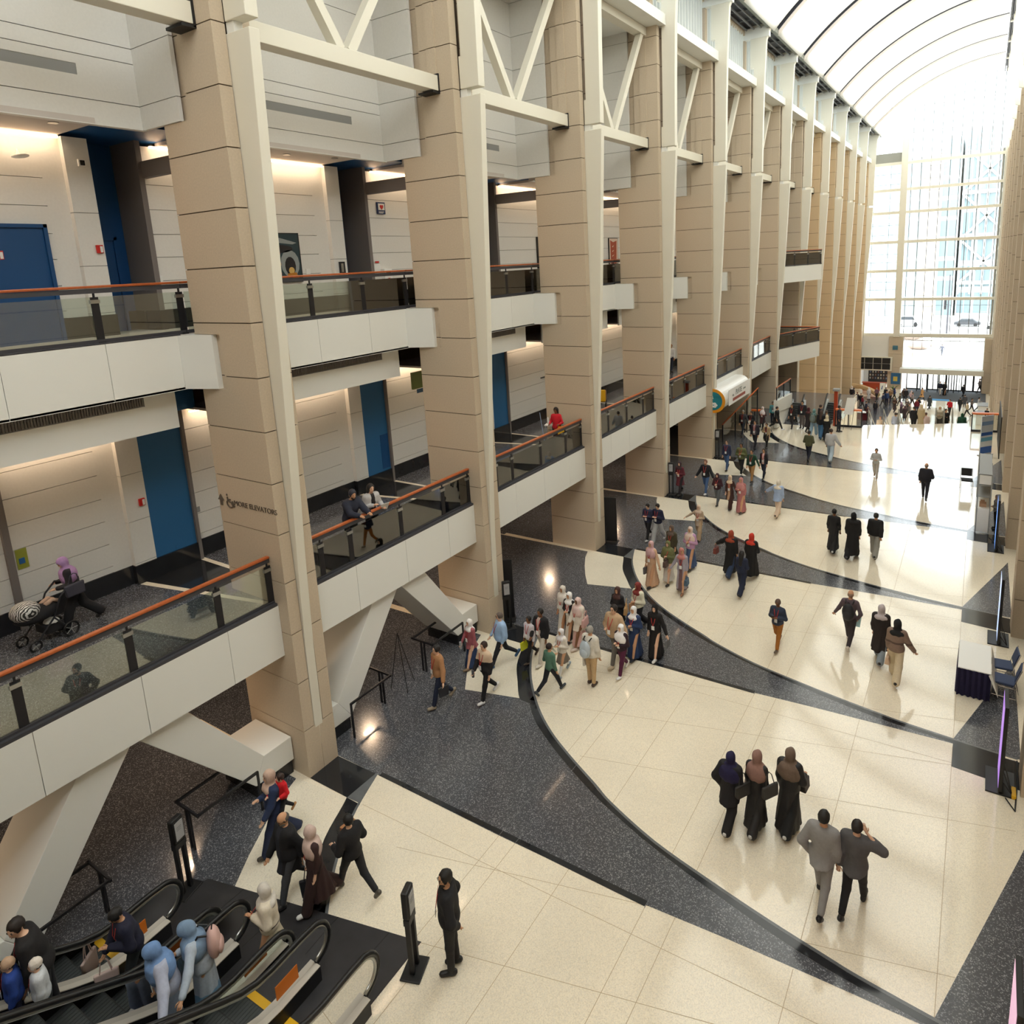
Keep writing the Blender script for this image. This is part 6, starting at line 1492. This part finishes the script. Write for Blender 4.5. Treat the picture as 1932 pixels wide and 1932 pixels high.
person(7.67, 9.85, 0.00, 1.52, 188, 'man in a dark blue sweater and mustard trousers reading his phone', top=(50,60,80), bulk=.01, bot=('p',(164,104,42)), hd=('s',(92,72,62)), arms='pp', gait='w', sk=3, nod=24, shoe=(110,98,84), bag=[('phone','R',(30,30,34),'phone held by the man in mustard trousers')])
person(9.37, 10.88, 0.00, 1.74, 4, 'balding man in a plum shirt with a black backpack walking away', top=(92,78,86), bot=('p',(58,50,54)), hd=('b',(150,120,100)), arms='oh', gait='g', sk=1, la=False, shoe=(206,198,190), bag=[('backpack','L',(34,36,42),'black backpack on the balding man in plum'),('paper','R',(170,204,206),'pale teal folder held by the balding man in plum')])
person(10.19, 10.50, 0.00, 1.65, 4, 'woman in a long dark brown coat and printed white headscarf walking away', top=(40,32,32), hem=.40, bulk=.02, bot=('w',(136,146,156)), hd=('k',(196,186,190)), arms='dd', gait='w', sk=1, la=False, bag=[('handbag','R',(134,36,42),'red handbag of the woman in the dark brown coat')])
person(10.64, 9.75, 0.00, 1.71, 4, 'woman in a patterned knit sweater and cream wide trousers walking away', top=(138,116,102), bulk=.02, bot=('w',(212,196,166)), hd=('k',(26,26,28)), arms='do', gait='w', sk=0, la=False, stripe=(1.1,1.16,(96,78,70)), bag=[('handbag','L',(214,186,160),'small beige handbag swinging beside the patterned sweater')])
person(7.86, 17.18, 0.00, 1.68, 4, 'person in a long black robe with short black hair, leftmost of three walking away', top=(34,34,36), hem=.16, bot=('w',(30,30,32)), hd=('s',(18,18,18)), arms='dd', gait='w', sk=3, la=False, shoe=(190,190,190))
person(8.55, 16.91, 0.00, 1.74, 4, 'woman in a wide black coat and black headscarf, middle of three walking away', top=(20,20,22), hem=.22, bulk=.035, bot=('w',(24,24,28)), hd=('h',(20,20,22)), arms='dd', gait='W', sk=1, la=False, shoe=(60,60,70))
person(9.22, 17.36, 0.00, 1.68, 4, 'young man in a black jacket and grey camouflage trousers walking away', top=(26,26,28), bulk=.03, bot=('w',(150,148,142)), hd=('s',(26,24,24)), arms='db', gait='w', sk=1, la=False)
person(8.41, 3.23, 0.00, 1.63, 6, 'woman in a navy headscarf and black coat, leftmost of three in front', top=(26,24,28), bulk=.035, bot=('w',(26,24,26)), hem=.62, hd=('H',(30,26,66)), arms='hd', gait='w', sk=1, la=False, shoe=(206,206,206), bag=[('shoulder','R',(48,46,44),'dark bag under the arm of the woman in the navy headscarf')])
person(8.86, 3.42, 0.00, 1.70, 8, 'woman in a taupe headscarf and long black dress, middle of three in front', top=(24,22,24), hem=.15, bot=('w',(24,22,24)), hd=('H',(146,112,102)), arms='dd', gait='w', sk=1, la=False, shoe=(180,180,180), bag=[('shoulder','R',(56,54,54),'large charcoal bag on the back of the woman in the taupe headscarf'),('paper','L',(150,130,120),'brown folder in the left hand of the woman in the taupe headscarf')])
person(9.40, 3.72, 0.00, 1.75, 6, 'woman in a big brown patterned shawl, rightmost of three in front', top=(24,22,24), hem=.12, bot=('w',(22,22,24)), hd=('H',(112,94,82)), bulk=.02, arms='dc', gait='w', sk=1, la=False, shoe=(200,200,200), bag=[('handbag','R',(52,46,46),'dark handbag at the elbow of the woman in the brown shawl')])
person(10.25, 2.36, 0.00, 1.85, 4, 'man in a light grey suit walking away', top=(140,138,138), bulk=.02, hem=.80, bot=('p',(142,140,140)), hd=('s',(20,18,18)), arms='hd', gait='w', sk=1, la=False, shoe=(28,26,28))
person(10.74, 2.51, 0.00, 1.76, 6, 'man in a dark grey suit jacket with a raised hand walking away', top=(84,82,84), bulk=.02, hem=.80, bot=('p',(26,26,30)), hd=('s',(32,24,22)), arms='bu', gait='W', sk=0, la=False, shoe=(28,26,28))
person(10.34, 24.46, 0.00, 1.67, 2, 'bald man in black alone on the bright floor', top=(30,30,40), bulk=.03, bot=('p',(32,32,42)), hd=('b',(140,120,110)), arms='dp', gait='w', sk=1, la=False, fat=.015)
person(8.11, 26.68, 0.00, 1.51, 180, 'man in a mottled grey sweater with hands together on the bright floor', top=(180,182,184), bot=('p',(176,170,164)), hd=('s',(60,46,40)), arms='yy', gait='w', sk=1, shoe=(170,140,110), la=False)
person(4.68, 28.44, 0.00, 1.65, 5, 'person in an olive jacket and dark trousers walking away behind the crowd', top=(78,80,58), bulk=.02, bot=('p',(30,34,50)), hd=('s',(40,30,28)), arms='pp', gait='w', sk=1, la=False)
person(5.72, 28.68, 0.00, 1.80, 4, 'young person in a light grey sweatshirt and pale jeans walking away', top=(186,188,194), bulk=.025, bot=('w',(178,196,212)), hd=('s',(60,46,40)), arms='do', gait='w', sk=1, la=False, shoe=(226,226,226))
person(5.22, 19.85, 0.00, 1.62, 10, 'woman in a pale blue poncho and cream headscarf', top=(162,182,216), bulk=.03, hem=.75, bot=('w',(222,198,176)), hd=('k',(230,220,204)), arms='sd', gait='w', sk=1, la=False)
person(0.54, 20.73, 0.00, 1.63, 185, 'woman in a maroon cardigan standing by the fourth column stand', top=(92,34,46), hem=.5, bot=('p',(34,28,34)), hd=('h',(60,40,44)), arms='yp', sk=0)
person(1.57, 21.33, 0.00, 1.67, 182, 'man in a black jacket and blue jeans with a reddish beard', top=(30,32,38), bulk=.02, bot=('p',(64,92,136)), hd=('s',(120,80,60)), arms='oo', gait='w', sk=0, shoe=(214,214,220), beard=(130,80,60))
person(2.53, 20.12, 0.00, 1.49, 183, 'woman in a maroon sweater and headscarf with grey trousers', top=(60,30,40), bulk=.01, bot=('p',(92,96,100)), hd=('h',(64,32,40)), arms='py', sk=0)
person(3.16, 19.91, 0.00, 1.54, 183, 'woman in dark brown with a long tan scarf and cream headscarf', top=(72,46,40), hem=.5, inner=(184,146,116), bot=('w',(66,40,36)), hd=('h',(222,200,172)), arms='od', gait='w', sk=0)
person(3.71, 19.68, 0.00, 1.58, 184, 'woman wrapped in a long dusty pink dress and headscarf', top=(176,112,112), hem=.06, bulk=.01, bot=('s',(176,112,112),.05), hd=('H',(202,140,138)), arms='dp', sk=1)
person(1.34, 25.17, 0.00, 1.64, 184, 'man in a navy pullover and blue jeans by the fifth column', top=(52,58,84), bot=('p',(66,92,132)), hd=('s',(44,34,30)), arms='dd', gait='w', sk=0)
person(2.21, 24.77, 0.00, 1.66, 186, 'man in an olive jacket with one arm raised to his chest', top=(98,104,66), bulk=.02, bot=('p',(28,28,30)), hd=('s',(30,26,24)), arms='py', gait='w', sk=2, shoe=(226,226,226))
person(2.97, 23.90, 0.00, 1.64, 184, 'man in a dark green polo shirt and tan trousers', top=(30,66,50), bot=('p',(178,134,84)), hd=('s',(24,22,22)), arms='od', gait='w', sk=1, fat=.02)
person(3.36, 24.61, 0.00, 1.54, 186, 'woman in a black blazer over a pale blouse walking beside the green polo shirt', top=(30,28,34), inner=(222,186,182), bot=('p',(34,38,56)), hd=('l',(40,26,24)), arms='dd', gait='w', sk=1)
person(1.49, 29.79, 0.00, 1.65, 184, 'man in a charcoal suit with a white badge in the far left crowd', top=(46,44,54), bulk=.02, inner=(170,150,150), bot=('p',(38,38,46)), hd=('s',(34,28,28)), arms='dd', gait='w', sk=1)
person(2.05, 30.11, 0.00, 1.47, 182, 'person in a tan trench coat carrying a black bag in the far left crowd', top=(178,154,120), hem=.5, inner=(40,38,40), bot=('p',(32,32,34)), hd=('s',(60,46,40)), arms='dy', gait='w', sk=1, bag=[('handbag','R',(24,24,26),'black bag carried beside the tan trench coat')])
person(0.06, 32.32, 0.00, 1.63, 188, 'grey haired man in a dark grey jacket at the left edge of the crowd', top=(66,68,74), bulk=.02, inner=(110,60,60), bot=('p',(44,50,62)), hd=('s',(140,136,132)), arms='od', gait='g', sk=1)
person(0.51, 32.48, 0.00, 1.52, 186, 'person in a black hooded coat with a white bag in the crowd', top=(34,34,38), bulk=.02, bot=('p',(34,36,42)), hd=('s',(36,28,26)), arms='yy', gait='w', sk=1, bag=[('case','R',(226,220,214),'white bag held by the person in the black hooded coat')])
person(0.76, 34.11, 0.00, 1.49, 184, 'woman in a white headscarf and dark maroon clothes in the crowd', top=(76,44,46), hem=.5, bot=('p',(30,28,32)), hd=('H',(236,226,228)), arms='yy', sk=1)
person(0.99, 35.68, 0.00, 1.49, 170, 'person in a turquoise shirt and dark vest near the small escalator', top=(84,166,176), bot=('p',(30,36,52)), hd=('s',(70,56,50)), arms='dd', gait='s', sk=1)
person(1.59, 34.30, 0.00, 1.55, 100, 'person in a long black coat with white shoes facing the escalator', top=(28,28,30), hem=.5, bulk=.01, bot=('p',(30,30,34)), hd=('s',(52,34,34)), arms='dd', gait='g', sk=1, la=False, shoe=(232,232,236))
person(2.32, 35.02, 0.00, 1.56, 184, 'woman with long brown hair in black with an orange lanyard', top=(30,28,30), hem=.7, bot=('p',(38,34,40)), hd=('l',(66,42,36)), arms='dd', gait='w', sk=1)
person(2.89, 35.26, 0.00, 1.75, 184, 'tall man in a black hoodie and grey trousers in the far crowd', top=(34,34,42), bulk=.03, bot=('p',(96,88,88)), hd=('s',(30,26,26)), arms='dd', gait='s', sk=1)
person(3.42, 34.44, 0.00, 1.56, 20, 'person in a dark burgundy headscarf and coat seen from behind in the crowd', top=(42,34,38), hem=.4, bot=('p',(36,32,36)), hd=('h',(84,38,42)), arms='dd', sk=1, la=False)
person(3.88, 33.72, 0.00, 1.66, 6, 'woman in a teal headscarf, olive jacket and light jeans seen from behind', top=(96,92,76), bulk=.025, bot=('w',(138,164,184)), hd=('k',(108,146,146)), arms='dd', gait='W', sk=1, la=False, bag=[('backpack','L',(120,132,130),'grey backpack on the woman in the teal headscarf')])
person(4.03, 34.86, 0.00, 1.67, 60, 'man with brown hair in a dark jacket talking in the crowd', top=(38,38,44), bulk=.02, bot=('p',(40,40,46)), hd=('s',(70,52,42)), arms='dd', gait='s', sk=1, la=False)
person(4.39, 33.14, 0.00, 1.75, 4, 'woman with long brown hair in a black top and blue jeans seen from behind', top=(28,28,34), bulk=.01, bot=('w',(66,108,146)), hd=('l',(74,54,46)), arms='dd', gait='w', sk=1, la=False)
person(4.54, 33.93, 0.00, 1.58, 30, 'person in a dark mottled jacket between two others in the crowd', top=(66,64,66), bulk=.02, bot=('p',(40,42,50)), hd=('s',(80,66,60)), arms='dd', sk=1, la=False)
person(4.76, 32.86, 0.00, 1.58, 12, 'woman in a pale headscarf and long black dress striding in the crowd', top=(26,26,28), hem=.25, bot=('w',(24,24,28)), hd=('k',(222,208,180)), arms='dd', gait='g', sk=1, la=False)
person(5.05, 35.11, 0.00, 1.64, 100, 'security guard in a dark uniform standing beside the far parapet', top=(38,42,56), bot=('p',(32,34,46)), hd=('s',(24,22,24)), arms='dd', gait='s', sk=2, la=False)
person(12.91, 21.96, 0.00, 1.38, 250, 'woman in a grey headscarf seated behind the white booth counter', top=(130,128,128), bot=('p',(32,30,34)), hd=('h',(136,130,134)), arms='yy', gait='s', sk=1, la=False)
person(7.60, 40.80, -1.44, 1.66, 5, 'person in a light grey top at the head of the stairs', top=(170,174,186), bot=('p',(50,54,66)), hd=('s',(60,50,46)), arms='dd', lod=2, la=False)
person(8.70, 40.07, -0.80, 1.66, 3, 'person in a black jacket with white print going down the stairs', top=(28,28,32), bot=('p',(28,28,32)), hd=('s',(60,46,42)), arms='dd', lod=2, la=False)
person(9.10, 40.01, -0.64, 1.66, 4, 'woman in a long tan patterned dress on the stairs', top=(196,176,140), hem=.1, bot=('s',(196,176,140)), hd=('h',(206,188,156)), arms='dd', lod=2, la=False)
person(9.30, 41.46, -1.44, 1.66, 4, 'small child in pale pink on the stairs', top=(222,196,190), bot=('p',(214,196,186)), hd=('s',(90,60,50)), arms='dd', lod=2, la=False)
person(10.10, 40.64, -0.80, 1.66, 182, 'person in a cream headscarf coming up the stairs', top=(170,160,140), bot=('p',(60,56,52)), hd=('h',(222,214,196)), arms='yy', lod=2, la=False)
person(10.00, 42.64, -1.91, 1.66, 184, 'person in a beige and black outfit bending at the stair top', top=(96,80,72), bot=('p',(34,32,34)), hd=('s',(50,40,36)), arms='dd', lod=2, la=False)
person(10.40, 41.48, -1.12, 1.66, 150, 'person in black beside the red jacket on the stairs', top=(26,26,30), bot=('p',(26,26,30)), hd=('s',(30,26,24)), arms='dp', lod=2, la=False)
person(11.30, 42.61, -1.59, 1.66, 4, 'woman in a dark green cloak and headscarf at the stair top', top=(24,66,48), hem=.4, bulk=.04, bot=('w',(28,50,44)), hd=('H',(26,72,52)), arms='dd', lod=2, la=False)
person(6.70, 40.82, -1.75, 1.66, 184, 'person in a beige coat coming up beside the left stair rails', top=(196,170,140), bot=('p',(90,80,70)), hd=('s',(110,80,66)), arms='dd', lod=2, la=False)
person(9.84, 68.83, -5.90, 1.66, 190, 'person in a bright red jacket in the middle of the lower hall', top=(190,24,42), bot=('p',(40,36,40)), hd=('s',(36,28,28)), arms='dp', lod=2, la=False)
person(7.99, 70.74, -5.90, 1.62, 20, 'person in a long dark grey coat striding across the lower hall', top=(66,70,74), hem=.45, bot=('p',(56,58,62)), hd=('s',(50,46,46)), arms='dd', gait='g', lod=2, la=False)
person(7.00, 75.26, -5.90, 1.51, 100, 'person in a tan coat crossing the entrance carpet', top=(206,158,104), hem=.5, bot=('p',(40,38,42)), hd=('s',(40,32,30)), arms='sd', lod=2, la=False)
person(8.50, 79.46, -5.90, 1.55, 186, 'man in a navy jacket and white trousers at the entrance doors', top=(40,44,62), bulk=.02, bot=('w',(206,204,206)), hd=('s',(34,28,28)), arms='dd', lod=2, la=False)
person(8.95, 79.30, -5.90, 1.55, 186, 'person in a long black robe at the entrance doors', top=(28,30,34), hem=.06, bulk=.02, bot=('s',(28,30,34)), hd=('s',(26,24,24)), arms='dd', lod=2, la=False)
person(10.77, 78.77, -5.90, 1.46, 20, 'person in black walking to the right hand entrance doors', top=(30,30,36), bulk=.02, bot=('p',(30,30,36)), hd=('s',(30,26,26)), arms='dd', gait='g', lod=2, la=False)
person(12.26, 81.54, -5.90, 1.72, 250, 'person leaning on the frame at the far right entrance door', top=(110,104,104), bot=('p',(60,56,58)), hd=('s',(40,32,30)), arms='pp', lod=2, la=False)
person(11.03, 72.88, -5.90, 1.45, 0, 'person in a dark grey coat in the right hand lower crowd, standing tallest', top=(70,72,80), hem=.5, bulk=.02, bot=('p',(50,50,56)), hd=('s',(44,38,38)), arms='dd', lod=2, la=False)
person(10.67, 70.96, -5.90, 1.50, 10, 'person in black just left of the dark grey coat in the lower hall', top=(40,40,46), bot=('p',(40,40,46)), hd=('s',(36,30,30)), arms='dd', lod=2, la=False)
person(11.33, 68.69, -5.90, 1.50, 270, 'person in a cream jacket sitting low in the right hand lower crowd', top=(206,190,160), bulk=.02, bot=('p',(44,40,42)), hd=('s',(34,28,28)), arms='yy', lod=2, la=False)
person(11.68, 70.88, -5.90, 1.48, 90, 'person in a brownish grey top by the right hand tables', top=(120,108,104), bot=('p',(60,56,60)), hd=('s',(34,28,28)), arms='dp', lod=2, la=False)
person(12.28, 71.55, -5.90, 1.51, 80, 'person in a light grey sweater by the right wall counter', top=(186,186,192), bot=('p',(34,34,38)), hd=('s',(30,26,26)), arms='dp', lod=2, la=False)
person(12.95, 66.70, -5.90, 1.45, 200, 'person in dark clothes behind the right orange parapet', top=(60,64,72), bot=('p',(60,60,70)), hd=('s',(60,50,44)), arms='dd', gait='g', lod=2, la=False)
person(0.24, 72.97, -5.90, 1.70, 180, 'person with a white headscarf and black coat at the far left column', top=(34, 30, 34),  bot=('p',(40,40,48)), hd=('h', (226, 218, 216)), arms='dd', gait='s', sk=1, lod=2, la=False)
person(1.13, 70.81, -5.90, 1.50, 20, 'person with reddish hair seated at the lower left table', top=(52, 46, 50),  bot=('p',(52,50,54)), hd=('s', (140, 90, 80)), arms='yy', gait='w', sk=1, lod=2, la=False)
person(1.88, 69.11, -5.90, 1.50, 90, 'person in a dark red top at the lower left tables', top=(130, 30, 46),  bot=('p',(64,60,60)), hd=('s', (60, 40, 36)), arms='dp', gait='W', sk=1, lod=2, la=False)
person(1.91, 73.54, -5.90, 1.53, 0, 'woman in a long white headscarf and shawl in the lower left crowd', top=(220, 216, 218), hem=.3, bot=('p',(40,40,66)), hd=('H', (226, 222, 224)), arms='dd', gait='s', sk=1, lod=2, la=False)
person(2.67, 73.80, -5.90, 1.58, 200, 'person in a mauve top near the information desk', top=(120, 88, 104),  bot=('p',(52,50,48)), hd=('s', (60, 46, 44)), arms='yy', gait='w', sk=1, lod=2, la=False)
person(3.60, 71.28, -5.90, 1.45, 270, 'child in navy beside the man in the blue jacket', top=(46, 54, 90),  bot=('p',(64,60,54)), hd=('s', (50, 40, 36)), arms='dp', gait='W', sk=1, lod=2, la=False)
person(3.94, 71.31, -5.90, 1.68, 180, 'man in a blue jacket in the lower crowd', top=(52, 70, 112),  bot=('p',(40,40,60)), hd=('s', (60, 50, 48)), arms='dd', gait='s', sk=1, lod=2, la=False)
person(4.11, 73.20, -5.90, 1.61, 20, 'woman with blond hair in a tan and navy outfit', top=(150, 120, 90),  bot=('p',(52,50,66)), hd=('s', (196, 164, 120)), arms='yy', gait='w', sk=1, lod=2, la=False)
person(4.38, 74.39, -5.90, 1.46, 90, 'person in a royal blue headscarf and coat', top=(36, 52, 100),  bot=('p',(64,60,48)), hd=('h', (34, 50, 104)), arms='dp', gait='W', sk=1, lod=2, la=False)
person(3.49, 74.57, -5.90, 1.45, 0, 'person with black hair in a dark coat behind the blue jacket', top=(50, 48, 54),  bot=('p',(40,40,54)), hd=('s', (24, 22, 24)), arms='dd', gait='s', sk=1, lod=2, la=False)
person(4.98, 68.70, -5.90, 1.57, 200, 'man in brown with a long stride in the lower crowd', top=(88, 66, 60), hem=.3, bot=('p',(52,50,60)), hd=('s', (90, 70, 60)), arms='yy', gait='w', sk=1, lod=2, la=False)
person(5.17, 71.70, -5.90, 1.45, 270, 'person in an olive brown jacket in the lower crowd', top=(84, 76, 62),  bot=('p',(64,60,66)), hd=('s', (50, 42, 38)), arms='dp', gait='W', sk=1, lod=2, la=False)
person(5.54, 74.24, -5.90, 1.50, 180, 'person in black near the potted palm', top=(44, 42, 48),  bot=('p',(40,40,48)), hd=('s', (50, 38, 36)), arms='dd', gait='s', sk=1, lod=2, la=False)
person(6.11, 73.27, -5.90, 1.50, 20, 'woman in a pink and white patterned top near the carpet edge', top=(214, 180, 186),  bot=('p',(52,50,54)), hd=('h', (222, 200, 200)), arms='yy', gait='w', sk=1, lod=2, la=False)
person(5.71, 67.23, -5.90, 1.45, 90, 'woman in a lilac headscarf and floral black dress', top=(70, 54, 70), hem=.3, bot=('p',(64,60,60)), hd=('H', (176, 150, 180)), arms='dp', gait='W', sk=1, lod=2, la=False)
person(6.21, 65.01, -5.90, 1.50, 0, 'woman in a black dress with pink flowers', top=(52, 38, 46), hem=.3, bot=('p',(40,40,66)), hd=('h', (90, 60, 72)), arms='dd', gait='s', sk=1, lod=2, la=False)
person(6.11, 68.92, -5.90, 1.50, 200, 'woman in a white headscarf and grey dress in the lower crowd', top=(110, 100, 98), hem=.3, bot=('p',(52,50,48)), hd=('h', (228, 222, 218)), arms='yy', gait='w', sk=1, lod=2, la=False)
person(6.50, 66.31, -5.90, 1.50, 270, 'person in a grey coat beside the white headscarf', top=(120, 112, 110),  bot=('p',(64,60,54)), hd=('s', (110, 90, 80)), arms='dp', gait='W', sk=1, lod=2, la=False)
person(6.98, 68.60, -5.90, 1.50, 180, 'person in a dark red coat in the middle of the lower crowd', top=(110, 28, 44),  bot=('p',(40,40,60)), hd=('s', (50, 36, 36)), arms='dd', gait='s', sk=1, lod=2, la=False)
person(7.04, 69.75, -5.90, 1.50, 20, 'person in black behind the dark red coat', top=(38, 34, 40),  bot=('p',(52,50,66)), hd=('s', (40, 32, 32)), arms='yy', gait='w', sk=1, lod=2, la=False)
person(2.62, 66.21, -5.90, 1.50, 90, 'person in navy at the lower left display table', top=(44, 46, 70),  bot=('p',(64,60,48)), hd=('s', (40, 34, 34)), arms='dp', gait='W', sk=1, lod=2, la=False)
person(3.43, 66.49, -5.90, 1.50, 0, 'person in dark clothes beside the pale stone post', top=(44, 44, 50),  bot=('p',(40,40,54)), hd=('s', (46, 38, 36)), arms='dd', gait='s', sk=1, lod=2, la=False)
person(3.08, 63.92, -5.90, 1.50, 200, 'person in a dark maroon top by the left stair rails', top=(80, 44, 52),  bot=('p',(52,50,60)), hd=('s', (46, 36, 36)), arms='yy', gait='w', sk=1, lod=2, la=False)
person(0.42, 73.24, -5.90, 1.50, 270, 'person in dark grey behind the far left column group', top=(60, 56, 60),  bot=('p',(64,60,66)), hd=('s', (44, 36, 36)), arms='dp', gait='W', sk=1, lod=2, la=False)
person(1.58, 70.11, -5.90, 1.50, 180, 'person bending over the lower left table in black', top=(40, 38, 42),  bot=('p',(40,40,48)), hd=('s', (60, 44, 42)), arms='dd', gait='s', sk=1, lod=2, la=False)
person(5.29, 74.46, -5.90, 1.50, 20, 'person in brown near the entrance mat', top=(96, 74, 66),  bot=('p',(52,50,54)), hd=('s', (50, 40, 38)), arms='yy', gait='w', sk=1, lod=2, la=False)
person(6.34, 71.89, -5.90, 1.61, 90, 'person in a grey patterned coat near the edge of the carpet', top=(150, 140, 146),  bot=('p',(64,60,60)), hd=('s', (80, 66, 66)), arms='dp', gait='W', sk=1, lod=2, la=False)
person(7.20, 111.00, -5.90, 1.75, 10, 'person in dark clothes walking outside beyond the glass entrance', top=(92,94,108), bot=('p',(92,94,104)), hd=('s',(60,56,56)), arms='oo', lod=2, la=False)
